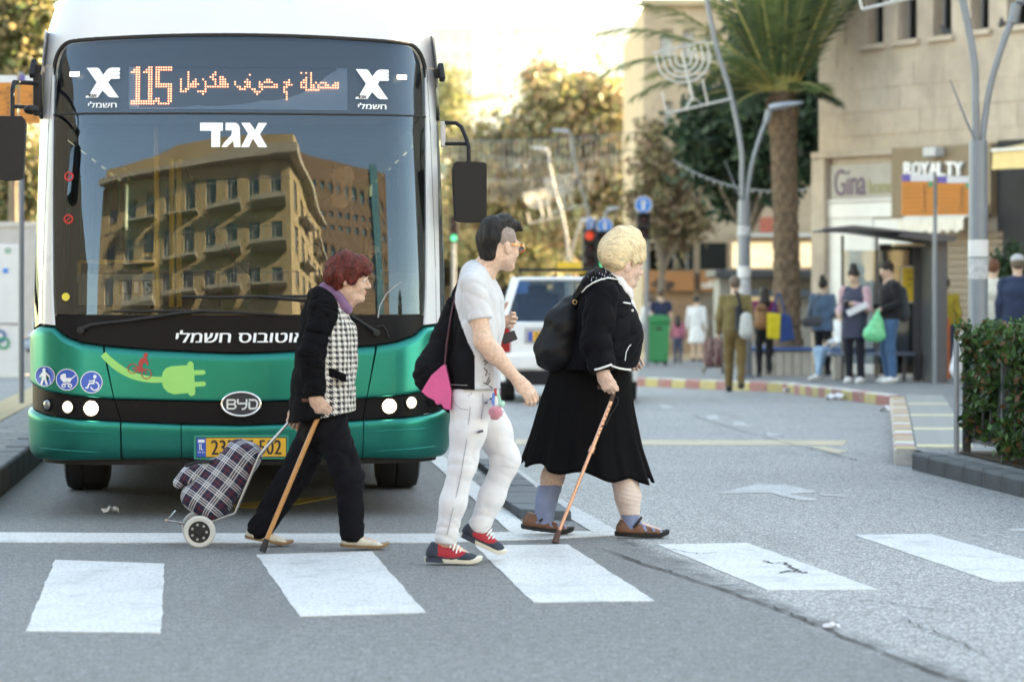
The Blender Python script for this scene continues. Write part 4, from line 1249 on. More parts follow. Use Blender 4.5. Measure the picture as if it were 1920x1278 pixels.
mb = MB(); mb.tube([bp(78, 160, .5) - o_, bp(62, 158, .35) - o_, bp(34, 157, .05) - o_, bp(31, 170, .02) - o_, bp(31, 225, 0) - o_], 0.014, 10); mb.tube([bp(78, 207, .5) - o_, bp(50, 203, .2) - o_, bp(31, 202, 0) - o_], 0.012, 10); mb.build('arm', dplast, ml, smooth=50)
mb = MB(); mb.blob(bp(66, 208, .1) - o_, (0.05, 0.05, 0.03)); mb.build('wide_angle_mirror', dplast, ml, smooth=60)
MB().box((0, 0.103, 0), (0.17, 0.004, 0.32)).build('mirror_glass', chrome, ml)
mb = MB(); mb.box(bp(76, 180, .5) - o_, (0.05, 0.08, 0.26)); mb.build('bracket', dplast, ml, bevel=0.01)
for x, y, sx in ((67, 132, -1), (831, 134, 1)):
    cm = empty('side_camera', bp(x, y, 0.5), parent=bus)
    MB().bar((-0.01 * sx, 0.02, 0.05), (0.0, -0.06, -0.05), 0.035, 0.045).build('camera_body', dplast, cm, bevel=0.008)
    MB().bar((-0.01 * sx, 0.02, 0.0), (-0.05 * sx, 0.02, -0.01), 0.05, 0.06).build('camera_mount', dplast, cm)
# ---- wipers
def wiper(pts, bl):
    w = empty('wiper', SP(*pts[0], 0.02), parent=bus); o_ = w.location.copy()
    mb = MB(); mb.tube([SP(x, y, 0.035) - o_ for x, y in pts], [0.014] + [0.009] * (len(pts) - 1), 8); mb.lathe([(0.022, -.02), (0.022, .025), (0.01, .03)], mat=Matrix.Rotation(R(90), 3, 'X'), n=12); mb.build('arm', rubber, w, smooth=50)
    mb = MB(); mb.tube([SP(x, y, 0.016) - o_ for x, y in bl], 0.008, 6); mb.build('blade', rubber, w, smooth=50)
wiper([(160, 618), (180, 608), (255, 600), (340, 587), (385, 583)], [(218, 583), (300, 583), (385, 583), (470, 586), (525, 590)])
wiper([(706, 623), (690, 612), (655, 590), (600, 565), (490, 556)], [(345, 556), (420, 557), (490, 556), (570, 555), (640, 552)])
MB().tube([SP(x, y, 0.012) for x, y in ((706, 612), (718, 610), (726, 620), (730, 632))], 0.005, 6).build('washer_hose', rubber, bus, smooth=50)
MB().tube([SP(x, y, 0.010) for x, y in ((709, 595), (712, 575), (724, 552), (740, 537), (752, 529))], 0.005, 6).build('washer_hose', mat('grey_hose', (0.3, 0.3, 0.32), 0.5), bus, smooth=50)
# ---- interior
ivory = mat('interior_panel', (0.42, 0.43, 0.44), 0.6)
yel = mat('yellow_pole', (0.72, 0.42, 0.03), 0.35, var=0.06)
seatm = fabric('bus_seat_fabric', (0.05, 0.07, 0.12))
dash_m = mat('dashboard_plastic', (0.045, 0.055, 0.07), 0.5, var=0.1)
MB().box2((-1.2, 0.5, 0.36), (1.2, 11.9, 0.40)).build('floor', mat('bus_floor', (0.08, 0.08, 0.085), 0.7), bus)
MB().box2((-1.16, 0.6, 2.52), (1.16, 11.9, 2.55)).build('ceiling', mat('bus_ceiling', (0.5, 0.5, 0.5), 0.6), bus)
mb = MB()
for x0, x1, zt in ((0.05, 1.13, 1.33), (-1.13, 0.05, 1.24)):
    mb.box2((x0, 0.16 + 0.10, 0.5), (x1, 0.60, zt))
mb.build('dashboard', dash_m, bus, bevel=0.03, seg=3)
rounded_box('instrument_hood', (0.82, 0.52, 1.38), (0.55, 0.22, 0.14), dash_m, bus, 0.05)
stw = empty('steering_wheel', (0.72, 0.80, 1.32), parent=bus)
rot = Matrix.Rotation(R(-52), 3, 'X')
mb = MB(); mb.tube([rot @ Vector((0.225 * math.cos(a), 0.225 * math.sin(a), 0)) for a in np.linspace(0, 2 * math.pi, 33)], 0.014, 8, False); mb.build('wheel_rim', mat('grey_wheel', (0.16, 0.17, 0.18), 0.4), stw, smooth=60)
mb = MB(); mb.blob((0, 0, 0), 0.05)
for aa in (0, 120, 240): mb.bar((0, 0, 0), rot @ Vector((0.22 * math.cos(R(aa)), 0.22 * math.sin(R(aa)), 0)), 0.03, 0.012)
mb.build('wheel_spokes', dash_m, stw)
def ip(x, y, d): return bp(x, y, d)
def pole(pts, r=0.018): MB().tube(pts, r, 10).build('grab_pole', yel, bus, smooth=60)
pole([ip(295, 240, 1.2), ip(295, 575, 1.2)]); pole([ip(322, 300, 1.7), ip(322, 575, 1.7)]); pole([ip(335, 300, 2.2), ip(335, 575, 2.2)])
pole([ip(152, 491, 1.2), ip(295, 491, 1.2)], 0.014); pole([ip(152, 491, 1.2), ip(152, 530, 1.2)], 0.014)
for yy_ in (478, 505): MB().bar(ip(268, yy_, 1.19), ip(298, yy_, 1.19), 0.03, 0.034).build('ticket_bracket', yel, bus, bevel=0.01)
mb = MB(); mb.add([ip(150, 572, 1.15), ip(291, 572, 1.15), ip(291, 514, 1.15), ip(150, 514, 1.15)], [(0, 1, 2, 3)]); rp = mb.build('route_panel', ivory, bus)
for xx in (235, 257, 278):
    mb = MB(); mb.add([ip(xx - 10, 552, 1.13), ip(xx + 10, 552, 1.13), ip(xx + 10, 525, 1.13), ip(xx - 10, 525, 1.13)], [(0, 1, 2, 3)]); mb.build('digit_card', pdk, bus)
for ch, xx in (('1', 235), ('1', 257), ('5', 278)):
    s2 = flipy(text2d(ch, xx - (3.2 if ch == '1' else 6.2), xx + (3.2 if ch == '1' else 6.2), 528, 549, 0.9), 528, 549); place2d(s2, 'digit', pw, lambda x, y, k: ip(x, y, 1.11 - 0.001 * k), bus)
s2 = S2().line([(253, 554), (262, 565)], 3.4, False).line([(262, 554), (253, 565)], 3.4, False); place2d(s2, 'small_logo', mat('small_logo_green', (0.03, 0.35, 0.12), 0.5), lambda x, y, k: ip(x, y, 1.12), bus)
decal(S2().disc((130, 556), 7.5), 'round_label', mat('yellow_label', (0.75, 0.62, 0.08), 0.5), 0.003)
for y_, r_ in ((331, 8), (411, 8)):
    s2 = S2().ring((134, y_), 6.0, 9.2); s2.line([(128, y_ + 6), (140, y_ - 6)], 2, False); decal(s2, 'no_entry_label', mat('label_red', (0.55, 0.03, 0.03), 0.5), 0.003)
# seats and driver's cab
seat0 = None
def bus_seat(x, y):
    global seat0
    if seat0 is None:
        s_ = empty('seat', (x, y, 0.40), parent=bus)
        rounded_box('cushion', (0, 0, 0.45), (0.44, 0.42, 0.09), seatm, s_); rounded_box('backrest', (0, 0.20, 0.80), (0.43, 0.08, 0.68), seatm, s_, rot=Matrix.Rotation(R(-8), 3, 'X'))
        MB().tube([(0, 0, 0.0), (0, 0, 0.42)], 0.03, 8).build('seat_post', dplast, s_); seat0 = s_; return s_
    s_ = copy_tree(seat0); s_.location = (x, y, 0.40)
for y_ in (4.2, 5.2, 6.2, 7.2, 9.4, 10.3):
    for x in (-0.93, -0.47, 0.47, 0.93): bus_seat(x, y_)
rounded_box('driver_seat', (0.66, 1.62, 1.25), (0.50, 0.14, 1.0), seatm, bus, 0.05)
rounded_box('driver_headrest', (0.66, 1.62, 1.86), (0.26, 0.10, 0.2), seatm, bus, 0.04)
MB().box2((0.18, 1.75, 0.4), (1.15, 1.80, 1.5)).build('cab_partition', dash_m, bus)
mb = MB(); mb.box2((-1.15, 1.9, 0.4), (-0.50, 2.9, 1.12)); mb.box2((0.50, 2.1, 0.4), (1.15, 3.2, 1.05)); mb.build('wheel_box', dash_m, bus, bevel=0.05)
MB().box(ip(628, 320, 0.7), (0.02, 0.02, 0.02)).build('card_reader', dash_m, bus)
rounded_box('ticket_machine', ip(453, 525, 0.9), (0.12, 0.16, 0.24), dash_m, bus, 0.02)
MB().tube([ip(345, 300, .75), ip(400, 430, .75), ip(470, 520, .75)], 0.006, 6).build('cable', rubber, bus)
# ------------------------------------------------------------------ the three pedestrians on the crosswalk
def skin(name, col): return mat(name, col, 0.55, var=0.22, vscale=55, bump=0.4, bscale=110, spec=0.35, sss=0.08)
sk_old = skin('fair_skin', (0.62, 0.40, 0.31)); sk_man = skin('light_skin', (0.64, 0.43, 0.34)); sk_pink = skin('pink_skin', (0.66, 0.45, 0.37))
def hair_mat(name, c0, c1, stretch=(14, 14, 3), sc=9.0, bmp=0.8):
    m, t, p = base_mat(name)
    v = t.mapping(t.coord('Object'), stretch)
    n = t.noise(v, sc, 5, 0.65, 0.6)
    t.lk(t.mix(t.ramp(n, [(0.32, 0.0), (0.7, 1.0)]), c0, c1), p.inputs['Base Color'])
    p.inputs['Roughness'].default_value = 0.42; p.inputs['Specular IOR Level'].default_value = 0.4
    t.lk(t.bump(n, bmp, 0.02), p.inputs['Normal']); return m
black_wool = mat('black_cloth', (0.006, 0.006, 0.0075), 0.95, var=0.3, vscale=9, bump=0.3, bscale=220, spec=0.08)
def hang(o, base):
    o.location = -Vector(base); return o
def shoe(parent, base, heel, toe, upper, sole, w=0.046, h=0.085, sole_t=0.022, split=None, roll=0.0, name='shoe', collar=0.035):
    heel, toe = np.array(heel, float), np.array(toe, float)
    f = toe - heel; L = np.linalg.norm(f); f /= L
    l = np.cross((0, 0, 1.0), f); l /= np.linalg.norm(l); u = np.cross(f, l)
    A = lambda a, b, c: heel + f * a * L + l * b + u * c
    sh = empty(name, Vector(heel) - Vector(base), parent=parent)
    g = Org()
    g.cone(A(0.17, 0, h * 0.5), A(0.42, 0, h * 0.48), w * 0.93, w * 0.95, 0.03)
    g.cone(A(0.42, 0, h * 0.46), A(0.72, 0, h * 0.26), w * 0.93, w * 0.98, 0.03)
    g.cone(A(0.72, 0, h * 0.26), A(0.86, 0, h * 0.16), w * 0.98, w * 0.72, 0.03)
    g.cone(A(0.20, 0, h * 0.6), A(0.22, 0, h + collar), w * 0.86, w * 0.74, 0.03)
    g.cut(A(0, 0, sole_t * 0.8), -u); g.cut(A(0.2, 0, h + collar * 0.6), u + f * 0.25)
    o = g.mesh('upper', upper, 0.0065, sh, split=(lambda P: split((P - heel) @ f / L, (P - heel) @ u)) if split else None); hang(o, heel)
    out = []
    for k in range(28):
        a = 2 * math.pi * k / 28; ca, sa = math.cos(a), math.sin(a)
        xx = 0.5 + 0.505 * math.copysign(abs(ca) ** 0.8, ca)
        ww = w * (0.93 + 0.18 * (xx - 0.25)) * math.copysign(abs(sa) ** 0.75, sa)
        out.append((xx, ww))
    mb = MB(); n = len(out)
    rings = [(0.0, 0.96, 0.004 * 0), (0.003, 1.0, 0), (sole_t, 1.02, 0), (sole_t + 0.002, 0.9, 0)]
    vs = []
    for c, sc_, _ in rings:
        for xx, ww in out:
            lift = 0.018 * max(0, (xx - 0.8) / 0.2) ** 2
            vs.append(A(0.5 + (xx - 0.5) * sc_, ww * sc_, c + lift) - heel)
    fs = [(r * n + k, r * n + (k + 1) % n, (r + 1) * n + (k + 1) % n, (r + 1) * n + k) for r in range(3) for k in range(n)]
    fs += [tuple(range(n - 1, -1, -1)), tuple(3 * n + k for k in range(n))]
    mb.add(vs, fs)
    so = mb.build('sole', sole, sh, smooth=50)
    return sh, A, heel
def eyes(parent, base, c, M, s=1.0):
    for y in (1, -1):
        e = np.array(c) + M @ (np.array((0.0855, 0.031 * y, 0.003)) * s)
        mb = MB(); mb.blob((0, 0, 0), 0.0118 * s, 12, 8); o = mb.build('eye', mat('eye_white', (0.7, 0.67, 0.63), 0.2, var=0), parent, smooth=60); o.location = Vector(e) - Vector(base)
        ir = np.array(c) + M @ (np.array((0.0945, 0.031 * y, 0.003)) * s)
        mb = MB(); mb.blob((0, 0, 0), 0.0055 * s, 8, 6); i_ = mb.build('iris', mat('iris_dark', (0.03, 0.025, 0.02), 0.1, var=0), o, smooth=60); i_.location = Vector(ir - e)

def on_cloth(org, x, y, lift=0.002):
    d = W(x, y) - np.array((0, 0, CZ)); d /= np.linalg.norm(d); o0 = W(x, y) - d * 0.5; q = o0 + d * np.linspace(0, 0.8, 400)[:, None]
    dv = org.ev(q); i0 = int(np.argmax(dv < lift)) if (dv < lift).any() else 200; return q[i0]
def face(parent, base, c, M, lip, brow, s=1.0):
    """lips and eyebrows"""
    c = np.array(c); L = lambda x, y, z: c + M @ (np.array((x, y, z)) * s)
    g = Org(); g.ell(L(0.0925, 0, -0.0605), (0.0105, 0.020, 0.0048), M, 0.003); g.ell(L(0.0905, 0, -0.0705), (0.0105, 0.017, 0.0050), M, 0.003); hang(g.mesh('lips', mat('lips_%d' % (lip[1] * 100), lip, 0.4, var=0.05), 0.003, parent), base)
    for y in (1, -1): mb = MB(); mb.tube([Vector(L(0.094, 0.016 * y, 0.026)) - base, Vector(L(0.096, 0.032 * y, 0.030)) - base, Vector(L(0.086, 0.048 * y, 0.025)) - base], [0.003, 0.0034, 0.0015], 6); mb.build('eyebrow', brow, parent, smooth=60)
def near(fn, pts):
    """creases gathered round the joints"""
    return lambda P: fn(P) * sum(np.exp(-((P - np.asarray(c, np.float32)) ** 2).sum(1) / (2 * s_ * s_)) for c, s_ in pts)
def houndstooth():
    m, t, p = base_mat('houndstooth')
    at_ = t.new('ShaderNodeAttribute'); at_.attribute_name = 'uvw'
    sep = t.new('ShaderNodeSeparateXYZ'); t.lk(at_.outputs['Vector'], sep.inputs[0])
    S = 1 / 0.030
    wob = t.noise(at_.outputs['Vector'], 9, 3, 0.6)
    u = t.math('MULTIPLY_ADD', wob, 0.25, t.math('MULTIPLY', sep.outputs[0], S)); v = t.math('MULTIPLY_ADD', wob, 0.25, t.math('MULTIPLY', sep.outputs[1], S))
    a = t.math('LESS_THAN', t.math('FRACT', u), 0.5); b = t.math('LESS_THAN', t.math('FRACT', v), 0.5)
    dg = t.math('LESS_THAN', t.math('FRACT', t.math('ADD', t.math('MULTIPLY', u, 2.0), t.math('MULTIPLY', v, 2.0))), 0.5)
    same = t.math('COMPARE', a, b, 0.1)
    f = t.math('ADD', t.math('MULTIPLY', same, a), t.math('MULTIPLY', t.math('SUBTRACT', 1.0, same), dg))
    t.lk(t.mix(f, (0.70, 0.67, 0.62), (0.022, 0.022, 0.028)), p.inputs['Base Color'])
    p.inputs['Roughness'].default_value = 0.95
    t.lk(t.bump(t.noise(at_.outputs['Vector'], 140, 3, 0.6), 0.5, 0.008), p.inputs['Normal']); return m
def plaid(name, bg, wh, rd, pitch=0.075, attr=None):
    m, t, p = base_mat(name)
    if attr: vec = t.new('ShaderNodeAttribute'); vec.attribute_name = attr; vec = vec.outputs['Vector']
    else: vec = t.coord('Object')
    sep = t.new('ShaderNodeSeparateXYZ'); t.lk(vec, sep.inputs[0])
    c = None; lines = []; reds = []
    for o in (sep.outputs[0], sep.outputs[1]):
        f = t.math('FRACT', t.math('ADD', t.math('DIVIDE', o, pitch), 50.0))
        ln = None
        for x0, w in ((0.12, 0.055), (0.27, 0.055), (0.42, 0.055)):
            q = t.math('LESS_THAN', t.math('ABSOLUTE', t.math('SUBTRACT', f, x0)), w / 2 + 0.012); ln = q if ln is None else t.math('MAXIMUM', ln, q)
        lines.append(ln); reds.append(t.math('LESS_THAN', t.math('ABSOLUTE', t.math('SUBTRACT', f, 0.78)), 0.05))
    w2 = t.math('MULTIPLY', t.math('ADD', lines[0], lines[1]), 0.5); r2 = t.math('MULTIPLY', t.math('ADD', reds[0], reds[1]), 0.55)
    c = t.mix(r2, bg, rd); c = t.mix(t.math('POWER', w2, 0.7), c, wh)
    t.lk(c, p.inputs['Base Color']); p.inputs['Roughness'].default_value = 0.75
    t.lk(t.bump(t.noise(vec, 160, 2, 0.5), 0.25, 0.006), p.inputs['Normal']); return m

# ---------- woman with red hair
D1_ = 15.27
W = lambda x, y, d=0.0: np.array(at(x, y, D1_ + d))
base = Vector((px(600, D1_), D1_, 0))
w1 = empty('person', base, label='stooped woman with short red hair, houndstooth jacket and black trousers leaning on a wooden cane', cat='person', group='pedestrians crossing in front of the bus')
Mh = frame((1, -0.12, -0.10), (0.08, 0, 1)); hc = W(655, 523)
g = Org()
add_head(g, hc, Mh, 1.0, nose=1.05, old=1.0)
g.cone(hc + Mh @ np.array((-0.025, 0, -0.06)), W(612, 582), 0.058, 0.065, 0.03)
g.chain([W(612, 590), W(612, 680), W(606, 790)], [0.09, 0.10, 0.095], 0.05, ((0, 1, 0), 1.3))
shN, shF = W(606, 575, -0.15), W(612, 575, 0.15); elN, elF = W(584, 668, -0.22), W(585, 680, 0.22); wrN, wrF = W(590, 744, -0.25), W(556, 768, 0.20)
for a, b, c in ((shN, elN, wrN), (shF, elF, wrF)): g.chain([a, b, c], [0.05, 0.036, 0.025], 0.03)
hipN, hipF, knN, knF, anN, anF = W(618, 800, -0.09), W(600, 800, 0.09), W(655, 898, -0.09), W(550, 895, 0.10), W(661, 1000, -0.09), W(490, 990, 0.10)
for a, b, c, tq in ((hipN, knN, anN, W(700, 1018, -0.09)), (hipF, knF, anF, W(525, 1015, 0.10))):
    g.chain([a, b, c], [0.075, 0.05, 0.036], 0.03); add_foot(g, c, tq, 0.036)
add_hand(g, wrN, (0.42, -0.05, -0.9), (0.3, 0.95, 0.1), 1, 0.94, (38, 52, 38), 2, 30, 30)
add_hand(g, wrF, (-0.35, 0, -0.9), (0.3, -0.9, 0.2), -1, 0.92, (60, 70, 45), 2, 35, 40)
hang(g.mesh('body', sk_old, 0.0052, w1), base)
eyes(w1, base, hc, Mh); face(w1, base, hc, Mh, (0.46, 0.17, 0.16), mat('brow_brown', (0.10, 0.05, 0.03), 0.8))
# short wavy hair, fringe and side volume
gh = Org(addf(folds(0.0035, 90, 3, 8), folds(0.006, 38, 5, 6)))
L = lambda x, y, z: hc + Mh @ np.array((x, y, z))
gh.ell(L(-0.022, 0, 0.050), (0.112, 0.094, 0.098), Mh, 0.03)
gh.ell(L(-0.070, 0, 0.010), (0.068, 0.088, 0.075), Mh, 0.04)
gh.ell(L(0.050, 0, 0.075), (0.058, 0.078, 0.048), Mh, 0.03)
gh.cone(L(0.085, 0.045, 0.055), L(0.092, -0.045, 0.050), 0.022, 0.024, 0.02)
for y in (1, -1):
    gh.cone(L(0.050, 0.072 * y, 0.045), L(0.030, 0.080 * y, -0.010), 0.026, 0.018, 0.02); gh.cone(L(-0.055, 0.070 * y, 0.02), L(-0.050, 0.066 * y, -0.045), 0.040, 0.022, 0.03)
gh.ell(L(0.112, 0, -0.02), (0.052, 0.055, 0.068), Mh, 0.015, 's')
o = gh.mesh('hair', hair_mat('dyed_red_hair', (0.07, 0.010, 0.008), (0.24, 0.04, 0.028), (9, 9, 9)), 0.0055, w1); hang(o, base)
crown1 = L(-0.06, 0, 0.14)
strands(gh, o, 'hair_strands', [hair_mat('red_lock_%d' % q, tuple(c * q for c in (0.10, 0.012, 0.009)), tuple(c * q for c in (0.18, 0.028, 0.02))) for q in (0.5, 1.0, 1.7)], w1, lambda P: (P - crown1) * 9 + 0.8 * np.sin(P * 55 + 1), 2600, 8, 0.010, 0.0022, 0.006)
# blouse collar
gc = Org(folds(0.003, 40, 2))
gc.chain([W(612, 546, 0.0), W(634, 556, -0.03), W(652, 580, -0.03)], [0.045, 0.034, 0.028], 0.03); gc.cone(W(614, 550), W(640, 572), 0.056, 0.048, 0.03)
hang(gc.mesh('collar', fabric('mauve_blouse', (0.22, 0.12, 0.23)), 0.006, w1), base)
# jacket: black back, houndstooth front
gj = Org(addf(folds(0.005, 14, 11, 6, (1, 1, 0.6)), creases(0.010, 26, 12, 4)))
fl = ((0, 1, 0), 1.38)
gj.chain([W(607, 566), W(609, 600), W(611, 655), W(606, 720), W(604, 800)], [0.082, 0.122, 0.148, 0.162, 0.190], 0.05, fl)
gj.cone(W(640, 620), W(640, 680), 0.085, 0.08, 0.05, fl)
gj.cone(W(600, 560, -0.12), W(600, 560, 0.12), 0.062, 0.062, 0.05)
gj.cut(W(604, 781), (0.19, 0, -1)); gj.cut(W(620, 546), (0.50, 0, 0.86))
def uvj(P):
    c = np.array(W(607, 680)); a = np.arctan2(P[:, 1] - c[1], P[:, 0] - c[0])
    return np.stack([a * 0.155, P[:, 2], np.zeros(len(P))], 1)
def splitj(P):
    y = HY + (CZ - P[:, 2]) * F / P[:, 1]; x = CXP + P[:, 0] * F / P[:, 1]
    return x > np.interp(y, [540, 560, 600, 640, 745, 800], [622, 632, 622, 612, 608, 598])
hang(gj.mesh('jacket', [black_wool, houndstooth()], 0.0075, w1, uv=uvj, split=splitj), base)
for a, b, c, nm in ((shN, elN, wrN, 0), (shF, elF, wrF, 1)):
    gs = Org(addf(folds(0.004, 20, 21 + nm, 6), creases(0.012, 34, 22, 4, (0.7, 0.7, 1.4))))
    gs.chain([a + np.array((0.0, 0, -0.01)), b, c + (c - b) * 0.02], [0.086, 0.075, 0.063], 0.03); dd = (c - b) / np.linalg.norm(c - b)
    gs.cut(c, dd); hang(gs.mesh('sleeve', black_wool, 0.007, w1), base)
# pocket flap
flap = MB(); q = [(617, 688), (649, 701), (650, 717), (616, 704)]
flap.prism(q, lambda p: W(p[0], p[1], -0.225), lambda p: W(p[0], p[1], -0.17)); o = flap.build('pocket_flap', black_wool, w1, bevel=0.004, recalc=True); hang(o, base)
gt = Org(addf(folds(0.004, 14, 31, 6), creases(0.014, 26, 32, 4, (1, 1, 0.8))))
gt.cone(W(610, 760), W(608, 800), 0.125, 0.130, 0.05, fl)
gt.chain([hipN, knN, anN + np.array((0, 0, 0.0))], [0.108, 0.084, 0.072], 0.04); gt.chain([hipF, knF, anF], [0.108, 0.088, 0.080], 0.04)
gt.cut(W(660, 1012), (0, 0, -1)); gtm = gt.mesh('trousers', mat('black_trousers', (0.007, 0.007, 0.010), 0.9, var=0.3, vscale=9, bump=0.25, bscale=220, spec=0.12), 0.0075, w1); hang(gtm, base)
cream = mat('cream_leather', (0.60, 0.55, 0.46), 0.55, var=0.2, vscale=40, bump=0.25, bscale=60); tan = mat('tan_sole', (0.28, 0.17, 0.09), 0.7)
gz0 = lambda p: np.array((p[0], p[1], max(p[2], 0.0015)))
for hl, to in ((gz0(W(638, 1024, -0.09)), gz0(W(729, 1028, -0.09))), (W(459, 1008, 0.10), gz0(W(548, 1024, 0.10)))):
    sh, A, h_ = shoe(w1, base, hl, to, cream, tan, 0.043, 0.062, 0.016, collar=0.012)
# wooden cane
cn = empty('walking_cane', gz0(W(492, 1034, -0.30)), label='wooden walking cane with dark rubber tip held by the red-haired woman', cat='cane')
cb = Vector(cn.location)
a, b = Vector(W(602, 768, -0.215)), Vector(W(496, 1020, -0.29))
wood = mat('cane_wood', (0.46, 0.20, 0.06), 0.35, var=0.35, vscale=12, stretch=(30, 30, 2.5), coat=0.3)
mb = MB(); mb.tube([a - cb, b - cb], [0.0135, 0.0125], 12); mb.build('shaft', wood, cn, smooth=50)
mb = MB(); mb.tube([b - cb + (a - b).normalized() * 0.03, cb - cb + Vector((0, 0, 0.001))], [0.0145, 0.019], 12); mb.build('rubber_tip', rubber, cn, smooth=50)
mb = MB(); hpts = [Vector(W(*q)) - cb for q in ((602, 768, -0.215), (604, 758, -0.215), (600, 752, -0.215), (588, 750, -0.215), (566, 750, -0.215))]; mb.tube(hpts, [0.013, 0.014, 0.014, 0.014, 0.010], 10); mb.build('handle', mat('cane_handle', (0.10, 0.035, 0.02), 0.4), cn, smooth=50)
# plaid shopping trolley
tb = Vector((px(366, D1_ + 0.18), D1_ + 0.18, 0))
tr = empty('shopping_trolley', tb, label='navy plaid two-wheeled shopping trolley pulled by the red-haired woman', cat='shopping trolley')
TW_ = lambda x, y, d=0.0: np.array(at(x, y, D1_ + 0.18 + d))
a, b = TW_(382, 958), TW_(462, 850); ax = (b - a); Lb = np.linalg.norm(ax); ax /= Lb; nrm = np.array((-ax[2], 0, ax[0]))
gb = Org(addf(folds(0.008, 17, 41, 6), folds(0.003, 45, 42, 6)))
for s_ in (-0.055, 0.055):
    gb.cone(a + nrm * 0.075 + np.array((0, s_, 0)) + ax * 0.045, b + nrm * 0.035 + np.array((0, s_, 0)) - ax * 0.02, 0.080, 0.070, 0.05); gb.cone(a - nrm * 0.035 + np.array((0, s_, 0)) + ax * 0.045, b - nrm * 0.02 + np.array((0, s_, 0)), 0.072, 0.060, 0.05)
def uvb(P):
    Q = P - a; return np.stack([Q @ ax + 0.25 * Q[:, 1], Q @ nrm + 0.35 * Q[:, 1], Q[:, 1]], 1)
pl_m = plaid('navy_plaid', (0.010, 0.014, 0.045), (0.60, 0.62, 0.66), (0.14, 0.012, 0.02), 0.085, 'uvw')
hang(gb.mesh('bag', pl_m, 0.0075, tr, uv=uvb), tb)
gf = Org(addf(folds(0.006, 30, 43, 6)))
for s_ in (-0.06, 0.06): gf.cone(TW_(352, 892, s_), TW_(470, 852, s_), 0.045, 0.048, 0.04)
hang(gf.mesh('flap', pl_m, 0.0075, tr, uv=uvb), tb)
gp = Org(folds(0.003, 40, 44)); gp.cone(TW_(335, 905, -0.05), TW_(352, 885, -0.05), 0.030, 0.034, 0.03); hang(gp.mesh('side_pocket', pl_m, 0.0075, tr, uv=uvb), tb)
mb = MB(); mb.tube([Vector(TW_(348, 873, -.1)) - tb, Vector(TW_(372, 866, -.1)) - tb, Vector(TW_(400, 864, -.1)) - tb], 0.010, 6); mb.build('carry_strap', rubber, tr)
mb = MB(); steel = mat('trolley_steel', (0.42, 0.43, 0.44), 0.3, 0.9, var=0.1)
for s_ in (-0.09, 0.09):
    mb.tube([Vector(TW_(440, 962, s_)) - tb, Vector(TW_(486, 853, s_)) - tb, Vector(TW_(546, 786, s_ * 0.75)) - tb], 0.0085, 8)
mb.tube([Vector(TW_(546, 786, -.068)) - tb, Vector(TW_(550, 780, 0)) - tb, Vector(TW_(546, 786, .068)) - tb], 0.011, 8)
for s_ in (-0.09, 0.09): mb.tube([Vector(TW_(440, 962, s_)) - tb, Vector(TW_(374, 985, s_)) - tb, Vector(TW_(312, 975, s_)) - tb, Vector(TW_(330, 957, s_)) - tb], 0.007, 8)
mb.tube([Vector(TW_(312, 975, -.09)) - tb, Vector(TW_(312, 975, .09)) - tb], 0.008, 8)
mb.tube([Vector(TW_(374, 998, -.17)) - tb, Vector(TW_(370, 998, .17)) - tb], 0.006, 8); mb.build('frame', steel, tr, smooth=50)
for s_, xx in ((-0.16, 374), (0.16, 370)):
    c = Vector(TW_(xx, 1000, s_)) - tb; c.z = 0.086
    wh = empty('wheel', c, parent=tr)
    MB().lathe([(0.058, -0.014), (0.078, -0.017), (0.086, -0.010), (0.086, 0.010), (0.078, 0.017), (0.058, 0.014)], axis='Y', n=32).build('tyre', mat('white_tyre', (0.58, 0.57, 0.55), 0.7), wh, smooth=40)
    mb = MB(); mb.lathe([(0.055, -0.0185), (0.060, -0.012), (0.060, 0.012), (0.055, 0.0185)], axis='Y', n=32); mb.lathe([(0.018, -0.026), (0.022, -0.02), (0.022, 0.02)], axis='Y', n=16); mb.build('rim', rubber, wh, smooth=40)
    mb = MB()
    for k in range(7): 
        aa = 2 * math.pi * k / 7; mb.lathe([(0.0075, -0.0200), (0.0075, -0.012)], (0.040 * math.cos(aa), 0, 0.040 * math.sin(aa)), 'Y', 8)
    mb.build('rim_holes', mat('rim_hole', (0.33, 0.33, 0.31), 0.7), wh)

# ---------- man in the white jeans
D2_ = 14.43
W = lambda x, y, d=0.0: np.array(at(x, y, D2_ + d))
base = Vector((px(880, D2_), D2_, 0))
w2 = empty('person', base, label='man with dark undercut hair, orange glasses, grey and black T-shirt and white jeans', cat='person', group='pedestrians crossing in front of the bus')
Mh = frame((0.78, 0.62, -0.06), (0.05, 0, 1)); hc = W(938, 461)
g = Org()
add_head(g, hc, Mh, 1.02, chin=1.02)
g.cone(hc + Mh @ np.array((-0.03, 0, -0.05)), W(902, 512), 0.060, 0.066, 0.03)
g.chain([W(895, 530), W(893, 600), W(888, 735)], [0.08, 0.10, 0.11], 0.05, ((0, 1, 0), 1.4))
shN, elN, wrN = W(888, 535, -0.17), W(906, 640, -0.215), W(974, 716, -0.20)
shF, elF, wrF = W(884, 535, 0.17), W(838, 608, 0.24), W(926, 604, 0.16)
for a, b, c in ((shN, elN, wrN), (shF, elF, wrF)):
    m_ = b + (c - b) * 0.3
    g.chain([a, a + (b - a) * 0.5, b, m_, c], [0.055, 0.048, 0.043, 0.044, 0.027], 0.03, None)
add_hand(g, wrN, (0.62, -0.05, -0.78), (-0.4, 0.85, -0.2), 1, 1.0, (22, 40, 35), 3, 32, 25)
add_hand(g, wrF, (0.95, -0.1, 0.05), (0.1, -0.9, 0.2), -1, 0.98, (30, 55, 45), 3, 60, 10)
hipN, hipF, knN, knF, anN, anF = W(882, 748, -0.085), W(897, 748, 0.085), W(868, 868, -0.085), W(949, 862, 0.09), W(836, 1008, -0.085), W(899, 985, 0.09)
